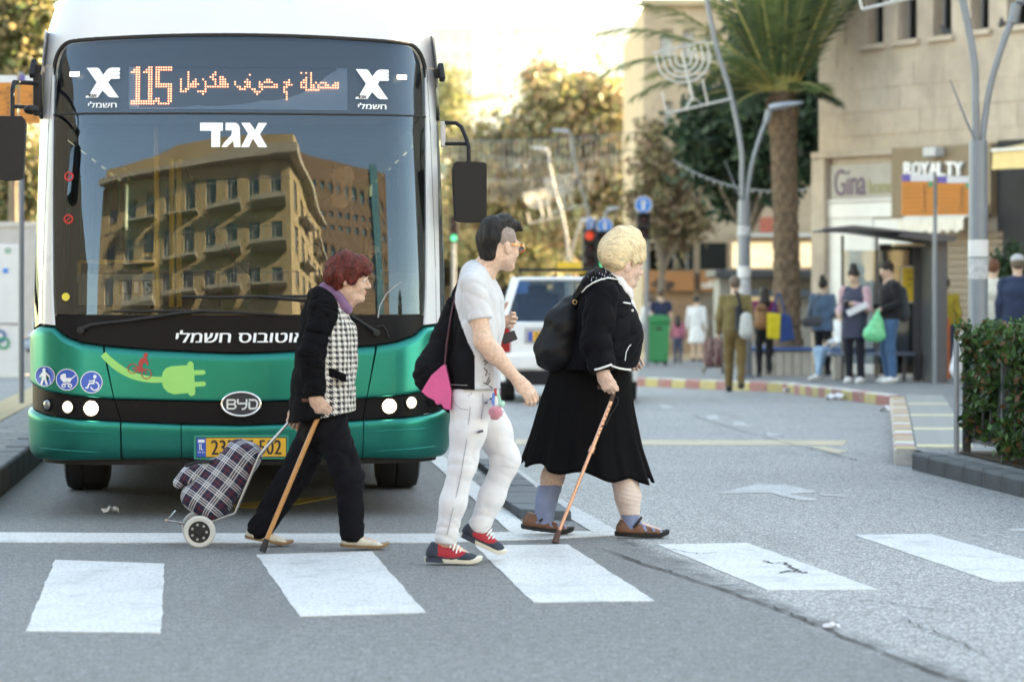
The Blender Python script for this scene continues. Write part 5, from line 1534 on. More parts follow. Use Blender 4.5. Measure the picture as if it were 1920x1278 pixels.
for a, b, c, tq in ((hipN, knN, anN, W(880, 1044, -0.085)), (hipF, knF, anF, W(930, 1028, 0.09))):
    g.chain([a, b, c], [0.075, 0.05, 0.036], 0.03); add_foot(g, c, tq, 0.034)
hang(g.mesh('body', sk_man, 0.0052, w2), base)
eyes(w2, base, hc, Mh, 1.02); face(w2, base, hc, Mh, (0.50, 0.24, 0.22), mat('brow_black', (0.012, 0.01, 0.01), 0.8), 1.02)
L = lambda x, y, z: hc + Mh @ np.array((x, y, z)) * 1.02
gh = Org(addf(folds(0.002, 90, 51, 6), folds(0.004, 35, 52, 6)))
gh.ell(L(-0.020, 0, 0.085), (0.092, 0.058, 0.062), Mh, 0.03); gh.ell(L(-0.070, 0, 0.05), (0.050, 0.062, 0.085), Mh, 0.03)
gh.cone(L(-0.085, 0.0, 0.02), L(-0.075, 0, -0.05), 0.048, 0.034, 0.03, (Mh[:, 1], 1.45)); gh.cone(L(0.02, 0, 0.118), L(0.085, 0, 0.105), 0.045, 0.026, 0.03); gh.cone(L(0.085, -0.02, 0.105), L(0.108, -0.025, 0.088), 0.018, 0.008, 0.02)
o = gh.mesh('hair', hair_mat('black_hair', (0.003, 0.003, 0.004), (0.012, 0.011, 0.013), (10, 10, 10)), 0.0055, w2); hang(o, base)
crown2 = L(-0.06, 0, 0.13)
strands(gh, o, 'hair_strands', [hair_mat('black_lock_%d' % q, (0.003 * q, 0.003 * q, 0.0035 * q), (0.010 * q, 0.009 * q, 0.010 * q)) for q in (1, 2)], w2, lambda P: (P - crown2) * 9 + np.array((0.3, 0.2, 0.1)), 2000, 7, 0.009, 0.0018, 0.004)
gs = Org(); gs.ell(L(-0.010, 0, 0.034), (0.0945, 0.0795, 0.086), Mh, 0.02); gs.cut(L(0.062, 0, 0), Mh[:, 0]); gs.cut(L(0, 0, -0.005), -Mh[:, 2] + Mh[:, 0] * 0.25)
hang(gs.mesh('shaved_hair', mat('shaved_hair', (0.27, 0.21, 0.19), 0.8, var=0.3, vscale=60, bump=0.4, bscale=300), 0.006, w2), base)
# glasses
gl_ = empty('glasses', Vector(hc) - base, parent=w2)
gm, gt_, gp_ = base_mat('orange_tortoise'); n_ = gt_.noise(gt_.coord('Object'), 70, 2, 0.5)
gt_.lk(gt_.mix(gt_.ramp(n_, [(0.46, 0.0), (0.54, 1.0)]), (0.75, 0.16, 0.015), (0.80, 0.62, 0.30)), gp_.inputs['Base Color']); gp_.inputs['Roughness'].default_value = 0.2
fr_ = MB()
for y in (1, -1):
    fr_.tube([Vector(L(0.106, 0.034 * y + 0.030 * math.cos(a), -0.002 + 0.022 * math.sin(a)) - hc) for a in np.linspace(0, 2 * math.pi, 19)], 0.0032, 6, False)
    fr_.bar(Vector(L(0.104, 0.064 * y, 0.008) - hc), Vector(L(0.0, 0.086 * y, 0.010) - hc), 0.004, 0.009)
fr_.tube([Vector(L(0.108, q, 0.006) - hc) for q in (-0.008, 0, 0.008)], 0.003, 6); fr_.build('frame', gm, gl_, smooth=50)
for y in (1, -1):
    mb = MB(); mb.add([Vector(L(0.106, 0.034 * y + 0.029 * math.cos(a), -0.002 + 0.021 * math.sin(a)) - hc) for a in np.linspace(0, 2 * math.pi, 18, endpoint=False)], [tuple(range(18))]); mb.build('lens', lens, gl_)
# T-shirt: heather grey with a black back panel
grey_tee = fabric('heather_grey_jersey', (0.55, 0.56, 0.60), 0.10, 0.15, 0.1); blk_tee = mat('black_jersey', (0.008, 0.008, 0.010), 0.95, var=0.25, vscale=9, bump=0.2, bscale=220, spec=0.1)
gt2 = Org(addf(folds(0.004, 13, 61, 6, (1, 1, 0.8)), creases(0.007, 26, 62, 4, (1, 1, 0.7))))
fl = ((0, 1, 0), 1.42)
gt2.chain([W(893, 516), W(897, 560), W(896, 620), W(891, 680), W(888, 740)], [0.080, 0.116, 0.122, 0.128, 0.142], 0.05, fl)
gt2.cone(W(888, 524, -0.14), W(888, 524, 0.14), 0.064, 0.064, 0.05); gt2.cone(W(905, 575), W(905, 600), 0.10, 0.10, 0.05, fl)
gt2.cut(W(888, 728), (0, 0, -1)); gt2.cut(W(905, 491), (0.45, 0, 0.9))
def split_t(P):
    y = HY + (CZ - P[:, 2]) * F / P[:, 1]; x = CXP + P[:, 0] * F / P[:, 1]
    return x < np.interp(y, [540, 560, 600, 640, 663, 690, 740], [800, 851, 862, 877, 889, 891, 889])
hang(gt2.mesh('t_shirt', [grey_tee, blk_tee], 0.0065, w2, split=split_t), base)
for a, b, m_, k in ((shN, elN, grey_tee, 0), (shF, elF, blk_tee, 1)):
    g3 = Org(addf(folds(0.003, 20, 63 + k, 6), creases(0.010, 34, 66, 4))); e = a + (b - a) * 0.62
    g3.chain([a + np.array((0, 0, 0.005)), e + (b - a) * 0.05], [0.074, 0.067], 0.03); g3.cut(e, (b - a)); hang(g3.mesh('sleeve', m_, 0.0065, w2), base)
mk = S2()
for q in ([(909, 668), (915, 678), (908, 684)], [(906, 678), (918, 672)], [(907, 690), (914, 696), (910, 704), (919, 700)], [(904, 706), (920, 714)], [(910, 718), (923, 727)], [(918, 706), (911, 720), (906, 716)], [(914, 722), (919, 712)]): mk.line(q, 1.8, False)
prt = place2d(mk, 'shirt_print', pdk, lambda x, y, k: W(x, y, -0.232 + 0.0025 * abs(x - 900) / 10), w2); hang(prt, base)
for p_ in prt.data.vertices:                                  # lay the lettering onto the cloth
    P0 = np.array(p_.co); dirv = P0 - np.array((0, 0, CZ)); dirv /= np.linalg.norm(dirv); q = np.array([P0 + dirv * s_ for s_ in np.linspace(-0.05, 0.25, 121)])
    dv = gt2.ev(q); i0 = np.argmax(dv < 0.003) if (dv < 0.003).any() else 0; p_.co = q[i0]
# jeans
denim = fabric('white_denim', (0.66, 0.66, 0.70), 0.10, 0.35, 0.05)
gt = Org(addf(folds(0.002, 13, 71, 6), near(creases(0.008, 56, 72, 3, (0.35, 0.35, 1.3)), [(knN, .08), (knF, .08), (anN, .09), (anF, .09), (hipN, .07)])))
gt.cone(W(888, 726), W(888, 752), 0.122, 0.126, 0.05, ((0, 1, 0), 1.25))
gt.chain([hipN, W(878, 808, -0.085), knN, W(850, 940, -0.085), anN], [0.098, 0.088, 0.070, 0.064, 0.060], 0.04); gt.chain([hipF, W(925, 808, 0.088), knF, W(922, 930, 0.09), anF], [0.100, 0.090, 0.072, 0.064, 0.060], 0.04)
gt.cut(W(836, 1016), (-0.12, 0, -1)); hang(gt.mesh('jeans', denim, 0.0065, w2), base)
def stitch(org, pts, m, r_=0.0022, name='seam'):
    mb = MB(); mb.tube([Vector(on_cloth(org, x, y, 0.003)) - base for x, y in pts], r_, 5); mb.build(name, m, w2)
sm1 = mat('denim_seam', (0.30, 0.31, 0.36), 0.9)
for q in ([(849, 741), (853, 756), (864, 766), (878, 768)], [(884, 735), (880, 780), (874, 830), (868, 868), (860, 910), (848, 960), (838, 1003)], [(905, 738), (906, 760), (902, 785)], [(842, 738), (880, 741), (930, 740)], [(921, 752), (930, 766), (944, 772)]): stitch(gt, q, sm1)
stitch(gt2, [(836, 720), (870, 722), (905, 722), (938, 720)], mat('hem_grey', (0.35, 0.36, 0.40), 0.9), 0.0016)
belt = MB()
for q in ([(895, 808), (905, 805), (907, 809), (897, 812)], [(908, 754), (914, 752), (914, 756), (909, 757)], [(918, 746), (922, 745), (922, 749), (918, 749)]):
    belt.prism(q, lambda p: W(p[0], p[1], -0.20), lambda p: W(p[0], p[1], -0.10))
o = belt.build('denim_rip', mat('denim_rip_blue', (0.08, 0.08, 0.12), 0.9), w2, recalc=True); hang(o, base)
# trainers
navy = mat('navy_suede', (0.025, 0.032, 0.055), 0.8, var=0.2, bump=0.2); red = mat('red_suede', (0.38, 0.018, 0.03), 0.8, var=0.15, bump=0.2); cream_s = mat('cream_rubber', (0.66, 0.62, 0.54), 0.6); lace = mat('white_lace', (0.72, 0.72, 0.72), 0.8)
def spl(fx, u): return np.where((fx > 0.22) & (fx < 0.68 + 0.2 * (u - 0.05) / 0.05) & (u > 0.030 + 0.02 * np.abs(fx - 0.4)), 1, 0)
for hl, to, k in ((gz0(W(796, 1052, -0.085)), gz0(W(903, 1057, -0.085)), 0), (W(862, 1005, 0.09), gz0(W(945, 1044, 0.09)), 1)):
    sh, A, h_ = shoe(w2, base, hl, to, [navy, red], cream_s, 0.046, 0.078, 0.024, split=spl, collar=0.03)
    mb = MB(); mb.add([Vector(A(f_, b_, z_) - h_) for f_, b_, z_ in ((0.03, -.049, .002), (0.34, -.0505, .002), (0.30, -.0505, .026), (0.02, -.049, .026))], [(0, 1, 2, 3)]); mb.build('heel_block', navy, sh)
    for i in range(6):
        fx = 0.40 + 0.055 * i; top = 0.125 - 0.013 * i
        mb = MB(); mb.tube([Vector(A(fx - 0.02, -0.040, top - 0.034) - h_), Vector(A(fx, -0.028, top - 0.008) - h_), Vector(A(fx + 0.02, 0.0, top + 0.003) - h_), Vector(A(fx + 0.02, 0.03, top - 0.010) - h_)], 0.0042, 6); mb.build('lace', lace, sh)
# black jacket slung over his back
jb = Vector(W(815, 700, 0.02))
jk = empty('jacket', jb, label='black jacket slung behind the back of the man in white jeans', cat='jacket')
gk = Org(addf(folds(0.008, 18, 81, 6), creases(0.010, 26, 82, 4)))
gk.chain([W(846, 568, 0.03), W(836, 625, 0.02), W(812, 690, 0.0), W(826, 735, 0.0)], [0.035, 0.060, 0.085, 0.075], 0.05, ((0, 1, 0), 1.25)); gk.cone(W(795, 708), W(842, 764), 0.055, 0.028, 0.04); gk.cone(W(838, 640), W(848, 740), 0.06, 0.04, 0.04)
hang(gk.mesh('cloth', blk_tee, 0.0075, jk), jb)
# pink bag
pb = Vector(W(815, 735, -0.10))
pk = empty('handbag', pb, label='pink leather handbag hanging behind the man in white jeans', cat='bag')
pinkm = mat('pink_leather', (0.58, 0.075, 0.235), 0.5, var=0.12, vscale=12, bump=0.15)
mb = MB(); mb.prism([(834, 682), (828, 686), (808, 704), (790, 734), (802, 744), (814, 750), (818, 758), (826, 756), (833, 766), (844, 768), (846, 735), (840, 706)], lambda p: Vector(W(p[0], p[1], -0.165)) - pb, lambda p: Vector(W(p[0] + 4, p[1] + 1, -0.05)) - pb); mb.build('pouch', pinkm, pk, bevel=0.012, recalc=True, seg=3)
mb = MB(); mb.tube([Vector(W(862, 522, -0.03)) - pb, Vector(W(872, 506, -0.02)) - pb, Vector(W(890, 500, 0.0)) - pb, Vector(W(906, 508, 0.01)) - pb, Vector(W(918, 524, 0.02)) - pb], 0.007, 6); mb.build('strap', pinkm, pk, smooth=50); mb = MB(); mb.tube([Vector(W(834, 684, -0.12)) - pb, Vector(W(838, 640, -0.08)) - pb, Vector(W(848, 580, -0.05)) - pb, Vector(W(862, 522, -0.03)) - pb], 0.006, 6); mb.build('strap', mat('wine_strap', (0.05, 0.008, 0.02), 0.6), pk, smooth=50)
# pompom charm
cb_ = Vector(W(929, 773, -0.21))
ch = empty('pompom_charm', cb_, label='fluffy pink pompom charm on coloured cords at the white jeans', cat='keyring')
gpm = Org(folds(0.004, 160, 91, 8)); gpm.ell(W(929, 773, -0.21), 0.036); hang(gpm.mesh('pompom', fabric('pink_fluff', (0.72, 0.25, 0.34), 0.3, 0.8, 0.5), 0.004, ch), cb_)
for q, c_ in ((((926, 736), (924, 750), (927, 764)), (0.10, 0.22, 0.62)), (((933, 738), (937, 748), (936, 762)), (0.30, 0.62, 0.50)), (((929, 728), (929, 736), (931, 742)), (0.45, 0.05, 0.05)), (((930, 742), (930, 752), (929, 760)), (0.75, 0.75, 0.75))):
    mb = MB(); mb.tube([Vector(W(x, y, -0.20)) - cb_ for x, y in q], 0.007, 6); mb.build('cord', mat('cord_%d' % (100 * c_[0]), c_, 0.7), ch)
gp2 = Org(); gp2.ell(W(941, 757, -0.20), 0.017); hang(gp2.mesh('bead', mat('mint_bead', (0.35, 0.62, 0.52), 0.6), 0.004, ch), cb_)
# dark wallet in the far hand
wb = Vector(W(956, 633, 0.12)); ph = empty('phone', wb, label='black phone in front of the man in white jeans', cat='phone')
mb = MB(); mb.bar(Vector((-0.04, 0, -0.012)), Vector((0.032, 0, 0.016)), 0.02, 0.05); mb.build('case', pdk, ph, bevel=0.005)

# ---------- woman with blonde beehive
D3_ = 16.0
W = lambda x, y, d=0.0: np.array(at(x, y, D3_ + d))
base = Vector((px(1110, D3_), D3_, 0))
w3 = empty('person', base, label='blonde woman with tall hairdo in black velvet jacket and long black skirt', cat='person', group='pedestrians crossing in front of the bus')
Mh = frame((0.93, 0.33, -0.16), (0.12, 0, 1)); hc = W(1171, 496)
g = Org()
add_head(g, hc, Mh, 1.0, nose=1.02, old=1.0, chin=1.03)
g.cone(hc + Mh @ np.array((-0.03, 0, -0.05)), W(1140, 548), 0.066, 0.078, 0.04)
g.chain([W(1130, 560), W(1125, 640), W(1110, 710)], [0.10, 0.12, 0.11], 0.05, ((0, 1, 0), 1.3))
shN, elN, wrN = W(1128, 556, -0.18), W(1118, 645, -0.26), W(1131, 700, -0.30); shF, elF, wrF = W(1140, 556, 0.18), W(1165, 640, 0.24), W(1180, 660, 0.15)
for a, b, c in ((shN, elN, wrN), (shF, elF, wrF)): g.chain([a, b, c], [0.055, 0.045, 0.033], 0.03)
add_hand(g, wrN, (0.30, -0.05, -0.92), (0.35, 0.9, 0.1), 1, 1.0, (40, 55, 38), 2, 25, 30)
add_hand(g, wrF, (0.3, 0, -0.9), (0, -1, 0), -1, 0.9)
anB, anFt = W(1020, 968, 0.09), W(1180, 968, -0.09)
knB, knFt = W(1052, 850, 0.09), W(1160, 860, -0.09)
g.chain([W(1090, 740, 0.05), knB, W(1036, 895, 0.09), W(1024, 940, 0.09), anB], [0.08, 0.066, 0.062, 0.046, 0.038], 0.03); g.chain([W(1110, 740, -0.05), knFt, W(1172, 905, -0.09), W(1178, 940, -0.09), anFt], [0.08, 0.068, 0.066, 0.050, 0.042], 0.03)
add_foot(g, anB, W(1055, 994, 0.09), 0.032); add_foot(g, anFt, W(1235, 996, -0.09), 0.032)
hang(g.mesh('body', sk_pink, 0.0055, w3), base)
eyes(w3, base, hc, Mh); face(w3, base, hc, Mh, (0.48, 0.20, 0.20), mat('brow_fair', (0.28, 0.18, 0.09), 0.8))
L = lambda x, y, z: hc + Mh @ np.array((x, y, z))
kh = np.array((-0.80, 0.25, 0.55), np.float32)
gh = Org(addf(folds(0.003, 20, 102, 6), lambda P: 0.0022 * np.sin(P @ kh * 150 + 2.2 * np.sin(P @ kh * 31 + P[:, 1] * 40) + P[:, 1] * 30)))
gh.ell(L(-0.035, 0, 0.085), (0.118, 0.100, 0.105), Mh, 0.04); gh.ell(L(-0.085, 0, 0.045), (0.070, 0.092, 0.085), Mh, 0.05)
gh.ell(L(0.030, 0, 0.10), (0.075, 0.085, 0.085), Mh, 0.04); gh.cone(L(-0.05, 0, 0.165), L(0.01, 0, 0.175), 0.045, 0.04, 0.05)
gh.cone(L(0.070, 0.03, 0.06), L(0.070, -0.06, 0.05), 0.035, 0.030, 0.03); gh.cone(L(-0.06, -0.06, -0.005), L(-0.085, -0.03, -0.04), 0.03, 0.018, 0.03); gh.cone(L(0.03, -0.078, 0.03), L(0.02, -0.080, 0.0), 0.020, 0.010, 0.015)
gh.ell(L(0.125, 0, -0.03), (0.058, 0.07, 0.080), Mh, 0.02, 's')
o = gh.mesh('hair', hair_mat('blonde_hair', (0.70, 0.53, 0.32), (0.80, 0.64, 0.41), (3, 3, 12), 6, 0.2), 0.0055, w3); hang(o, base)
strands(gh, o, 'hair_strands', [hair_mat('blonde_lock_%d' % (q * 10), tuple(c * q / 10 for c in (0.70, 0.53, 0.31)), tuple(c * q / 10 for c in (0.86, 0.71, 0.49)), bmp=0.1) for q in (7.5, 10, 12)], w3, lambda P: np.array((-0.55, 0, 0.55)) + np.cross(P - hc, (0, 1.0, 0)) * 5.0, 5200, 10, 0.012, 0.0014, 0.003)
gc = Org(folds(0.003, 40, 103)); gc.chain([W(1140, 512, 0), W(1160, 528, -0.06), W(1182, 556, -0.045)], [0.050, 0.026, 0.014], 0.03); gc.cone(W(1140, 518, 0), W(1170, 548, 0), 0.070, 0.052, 0.04); gc.cut(W(1146, 500), (-0.30, 0, 0.95))
hang(gc.mesh('collar', fabric('white_collar', (0.70, 0.68, 0.70)), 0.006, w3), base)
def velvet():
    m, t, p = base_mat('black_velvet'); p.inputs['Base Color'].default_value = (0.004, 0.004, 0.006, 1); p.inputs['Roughness'].default_value = 0.8; p.inputs['Specular IOR Level'].default_value = 0.1
    p.inputs['Sheen Weight'].default_value = 0.06; p.inputs['Sheen Roughness'].default_value = 0.3; p.inputs['Sheen Tint'].default_value = (0.6, 0.65, 0.8, 1)
    t.lk(t.bump(t.noise(t.coord('Object'), 35, 5, 0.6), 0.35, 0.02), p.inputs['Normal']); return m
vel = velvet()
gj = Org(addf(folds(0.007, 13, 111, 6), creases(0.007, 26, 112, 4)))
fl = ((0, 1, 0), 1.36)
gj.chain([W(1128, 536), W(1130, 570), W(1132, 620), W(1128, 665), W(1112, 700)], [0.105, 0.155, 0.178, 0.185, 0.190], 0.06, fl)
gj.cone(W(1165, 622), W(1163, 655), 0.125, 0.115, 0.06, fl); gj.cone(W(1120, 534, -0.13), W(1126, 534, 0.13), 0.078, 0.078, 0.06)
gj.cut(W(1110, 691), (0.03, 0, -1)); gj.cut(W(1140, 506), (0.62, 0, 0.80))
hang(gj.mesh('jacket', vel, 0.0075, w3), base)
for a, b, c, k in ((shN, elN, wrN, 0), (shF, elF, wrF, 1)):
    gs = Org(addf(folds(0.005, 18, 113 + k, 6), creases(0.007, 34, 115, 4))); dd = (c - b) / np.linalg.norm(c - b)
    gs.chain([a, (a + b) / 2, b, b + (c - b) * 0.7, c], [0.098, 0.092, 0.088, 0.074, 0.055], 0.04); gs.cut(c - dd * 0.01, dd); hang(gs.mesh('sleeve', vel, 0.0075, w3), base)
# white braid on shoulder yoke, cuff and hem: follows the cloth
braid = mat('white_braid', (0.72, 0.72, 0.72), 0.7)
gsl = Org(); dd = (wrN - elN) / np.linalg.norm(wrN - elN)
gsl.chain([shN, (shN + elN) / 2, elN, elN + (wrN - elN) * 0.7, wrN], [0.100, 0.094, 0.090, 0.077, 0.059], 0.04)
both = Org(); both.p = [q for q in gj.p if q[0] != 'h'] + [q for q in gsl.p]
def braid_line(pts, r, org=None, name='braid'):
    q = [Vector(on_cloth(org or both, x, y)) - base for x, y in pts]; mb = MB(); mb.tube(q, r, 6); mb.build(name, braid, w3, smooth=50)
braid_line([(1091, 548), (1100, 538), (1112, 530), (1126, 524), (1142, 521), (1160, 524)], 0.0045)
braid_line([(1115, 693), (1124, 691), (1136, 687), (1147, 683)], 0.006, gsl)
braid_line([(1148, 686), (1160, 690), (1172, 692), (1182, 693)], 0.006); braid_line([(1169, 567), (1176, 568), (1182, 569)], 0.005)
for i in range(46):
    x, y = random.uniform(1096, 1150), random.uniform(506, 532)
    if y > 531 - (x - 1096) * 0.18 or y < 524 - (x - 1090) * 0.35: continue
    mb = MB(); mb.blob((0, 0, 0), 0.004, 6, 4); o = mb.build('stud', chrome, w3); o.location = Vector(on_cloth(both, x, y, 0.0)) - base
for x, y in ((1186, 582), (1187, 571)):
    mb = MB(); mb.blob((0, 0, 0), 0.008, 8, 6); o = mb.build('button', braid, w3); o.location = Vector(on_cloth(both, x, y, 0.0)) - base
braid_line([(1172, 676), (1174, 660), (1179, 650), (1183, 646)], 0.003, None, 'chain')
# skirt: flared loft with folds
ys = np.linspace(0, 1, 26); nth = 150; P = []
prof = [(0, 1106, 0.215), (0.15, 1104, 0.235), (0.4, 1100, 0.270), (0.7, 1099, 0.310), (0.9, 1100, 0.348), (1.0, 1101, 0.368)]
for v in ys:
    cx = float(np.interp(v, [p[0] for p in prof], [p[1] for p in prof])); rr = float(np.interp(v, [p[0] for p in prof], [p[2] for p in prof]))
    for k in range(nth):
        th = 2 * math.pi * k / nth
        fold = (0.055 * v ** 1.3) * (math.sin(9 * th + 0.6 + 0.8 * math.sin(2 * th)) + 0.6 * math.sin(15 * th + 1.9 + v)) + 0.014 * v * math.sin(31 * th)
        r_ = rr * (1 + fold * 0.8)
        yhem = 882 + 18 * math.cos(th) - 5 * math.sin(th) + 7 * math.sin(9 * th + 0.6 + 0.8 * math.sin(2 * th)) * 0.8
        yy_ = 684 + (yhem - 684) * v
        c = W(cx, yy_); P.append((c[0] + r_ * math.cos(th), c[1] + r_ * 0.72 * math.sin(th), c[2]))
fs = [(j * nth + k, j * nth + (k + 1) % nth, (j + 1) * nth + (k + 1) % nth, (j + 1) * nth + k) for j in range(25) for k in range(nth)]
mb = MB(); mb.add([Vector(p) - base for p in P], [f[::-1] for f in fs]); o = mb.build('skirt', mat('black_skirt', (0.003, 0.003, 0.004), 0.75, var=0.25, vscale=9, bump=0.15, bscale=220, spec=0.07), w3, smooth=70)
sm_ = o.modifiers.new('thickness', 'SOLIDIFY'); sm_.thickness = 0.004
# socks, bandage, sandals
g4 = Org(addf(folds(0.003, 50, 121, 6))); g4.chain([W(1031, 910, 0.09), W(1024, 940, 0.09), anB, W(1018, 978, 0.09)], [0.070, 0.059, 0.052, 0.054], 0.02); g4.cone(W(1020, 980, 0.09), W(1052, 995, 0.09), 0.034, 0.024, 0.02); g4.cut(W(1028, 908, 0.09), (-0.1, 0, 1)); hang(g4.mesh('sock', fabric('blue_grey_sock', (0.20, 0.25, 0.40), 0.15, 0.4, 0.2), 0.006, w3), base)
g4 = Org(addf(lambda P: 0.0011 * np.sin(P[:, 2] * 240 + P[:, 0] * 60), folds(0.002, 40, 123, 5))); g4.chain([W(1171, 895, -0.09), W(1177, 930, -0.09), W(1180, 962, -0.09)], [0.078, 0.072, 0.058], 0.02); g4.cut(W(1180, 965, -0.09), (0, 0, -1)); hang(g4.mesh('bandage', fabric('elastic_bandage', (0.70, 0.57, 0.53), 0.1, 0.5, 0.1), 0.006, w3), base)
g4 = Org(); g4.chain([W(1181, 958, -0.09), W(1182, 985, -0.09), W(1228, 998, -0.09)], [0.055, 0.046, 0.024], 0.02); hang(g4.mesh('sock', MATS['blue_grey_sock'], 0.006, w3), base)
brown = mat('brown_leather', (0.16, 0.065, 0.035), 0.5, var=0.3, vscale=14, bump=0.3, bscale=50)
def sps(fx, u): return np.where(((np.abs(fx - 0.30 - 2.2 * (u - 0.05)) < 0.03) & (u > 0.045) & (u < 0.085)) | ((np.abs(fx - 0.55 + 1.5 * (u - 0.05)) < 0.022) & (u > 0.034)) | ((np.abs(fx - 0.70 + 1.5 * (u - 0.05)) < 0.022) & (u > 0.034)) | ((np.abs(fx - 0.84 + 1.5 * (u - 0.04)) < 0.02) & (u > 0.03)), 1, 0)
for hl, to in ((W(977, 990, 0.09), gz0(W(1074, 1005, 0.09))), (gz0(W(1153, 1004, -0.09)), gz0(W(1254, 1008, -0.09)))):
    sh, A, h_ = shoe(w3, base, hl, to, [brown, MATS['blue_grey_sock']], rubber, 0.049, 0.075, 0.026, split=sps, name='sandal', collar=0.028)
    mb = MB(); mb.tube([Vector(A(0.33, -0.052, 0.055) - h_), Vector(A(0.42, -0.046, 0.085) - h_), Vector(A(0.47, -0.02, 0.105) - h_), Vector(A(0.48, 0.02, 0.105) - h_)], 0.008, 6); mb.build('strap', rubber, sh)
# backpack
kb = Vector(W(1045, 640, -0.05))
bp_ = empty('backpack', kb, label='black nylon backpack on the back of the blonde woman', cat='backpack')
gk = Org(addf(folds(0.008, 18, 131, 6), folds(0.003, 40, 132, 6)))
gk.chain([W(1072, 572, -0.04), W(1056, 610, -0.05), W(1046, 655, -0.05)], [0.055, 0.105, 0.120], 0.05, ((0, 1, 0), 1.2)); gk.ell(W(1036, 656, -0.05), (0.085, 0.135, 0.105), None, 0.05); gk.cone(W(1072, 600, 0), W(1068, 670, 0), 0.10, 0.10, 0.05)
hang(gk.mesh('pack', mat('black_nylon', (0.005, 0.005, 0.007), 0.55, spec=0.25, var=0.25, bump=0.25, bscale=90), 0.0075, bp_), kb)
mb = MB()
pts = [on_cloth(both, x, y, 0.010) for x, y in ((1072, 566), (1082, 552), (1094, 534), (1104, 520), (1116, 512))]
for a, b in zip(pts, pts[1:]): mb.bar(Vector(a) - kb, Vector(b) - kb, 0.014, 0.042, (0, -0.4, 1))
mb.build('strap', MATS['black_nylon'], bp_, bevel=0.004)
for x, y in ((1070, 560), (1078, 566)):
    mb = MB(); q = Vector(on_cloth(both, x, y, 0.02)) - kb; mb.tube([q + Vector((0.012 * math.cos(a), -0.006, 0.012 * math.sin(a))) for a in np.linspace(0, 6.28, 13)], 0.003, 6); mb.build('ring', mat('brass', (0.6, 0.42, 0.2), 0.3, 0.9), bp_)
# copper cane
c0 = gz0(W(1041, 1018, -0.44)); cb = Vector(c0)
cn = empty('walking_cane', cb, label='copper coloured metal walking cane held by the blonde woman', cat='cane')
a, b = Vector(W(1146, 752, -0.265)), Vector(W(1044, 1006, -0.43))
cop = mat('copper_metal', (0.62, 0.33, 0.24), 0.28, 0.8, var=0.1)
mid = a.lerp(b, 0.36)
mb = MB(); mb.tube([a - cb, mid - cb], 0.0125, 12); mb.tube([mid - cb, b - cb], 0.0105, 12); mb.build('shaft', cop, cn, smooth=50)
mb = MB(); mb.tube([mid - cb + (a - b).normalized() * 0.018, mid - cb - (a - b).normalized() * 0.018], 0.0175, 12); mb.build('collar', cop, cn, smooth=50)
mb = MB()
for k in range(7): mb.blob(a.lerp(b, 0.04 + 0.035 * k) - cb + Vector((0.003, -0.0115, 0)), 0.004, 6, 4)
mb.build('adjusting_holes', mat('dark_hole', (0.05, 0.03, 0.02), 0.8), cn)
mb = MB(); mb.tube([b - cb + (a - b).normalized() * 0.04, b - cb, Vector((0, 0, 0.001))], [0.014, 0.017, 0.022], 12); mb.build('rubber_tip', mat('brown_rubber', (0.10, 0.045, 0.035), 0.7), cn, smooth=50)
mb = MB(); mb.tube([a - cb, Vector(W(1150, 738, -0.265)) - cb, Vector(W(1146, 730, -0.265)) - cb, Vector(W(1134, 726, -0.265)) - cb, Vector(W(1120, 726, -0.265)) - cb], [0.013, 0.014, 0.014, 0.013, 0.012], 10); mb.build('handle', mat('cane_handle_brown', (0.07, 0.03, 0.02), 0.4), cn, smooth=50)
mb = MB(); mb.tube([Vector(W(*q, -0.315)) - cb for q in ((1150, 742), (1160, 745), (1158, 758), (1146, 775), (1136, 796), (1126, 800))], 0.0025, 5); mb.build('wrist_cord', rubber, cn)
# ------------------------------------------------------------------ buildings
def stone_mat(name, c, sx=0.9, sy=0.42, rot=0.0, var=0.18):
    m, t, p = base_mat(name)
    v = t.coord('Object'); n1 = t.noise(v, 0.7, 6, 0.65); n2 = t.noise(v, 5.0, 5, 0.7)
    st = t.noise(t.mapping(v, (2.2, 2.2, 0.18)), 1.3, 5, 0.65)
    a = t.mix(t.ramp(n1, [(0.3, 0.0), (0.7, 1.0)]), tuple(x * (1 - var) for x in c), tuple(min(1, x * (1 + var)) for x in c))
    a = t.mix(t.math('MULTIPLY', t.ramp(n2, [(0.4, 0.0), (0.7, 1.0)]), 0.35), a, tuple(x * 0.62 for x in c))
    a = t.mix(t.math('MULTIPLY', t.ramp(st, [(0.52, 0.0), (0.75, 1.0)]), 0.40), a, tuple(x * 0.5 for x in c))
    t.lk(a, p.inputs['Base Color']); p.inputs['Roughness'].default_value = 0.9
    t.lk(t.bump(n2, 0.4, 0.03), p.inputs['Normal']); return m
BEIGE = stone_mat('beige_stone', (0.45, 0.38, 0.315), var=0.26); BEIGE2 = stone_mat('warm_sandstone', (0.46, 0.36, 0.24)); BROWN = stone_mat('brown_cladding', (0.20, 0.13, 0.09)); PALE = stone_mat('pale_render', (0.66, 0.63, 0.58), var=0.08)
WIN = glass_mat('window_glass', (0.25, 0.29, 0.30), 1.6)
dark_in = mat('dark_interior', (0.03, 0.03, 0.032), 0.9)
wframe = mat('window_frame_metal', (0.20, 0.20, 0.20), 0.5); wframe_w = mat('window_frame_white', (0.62, 0.62, 0.60), 0.5)
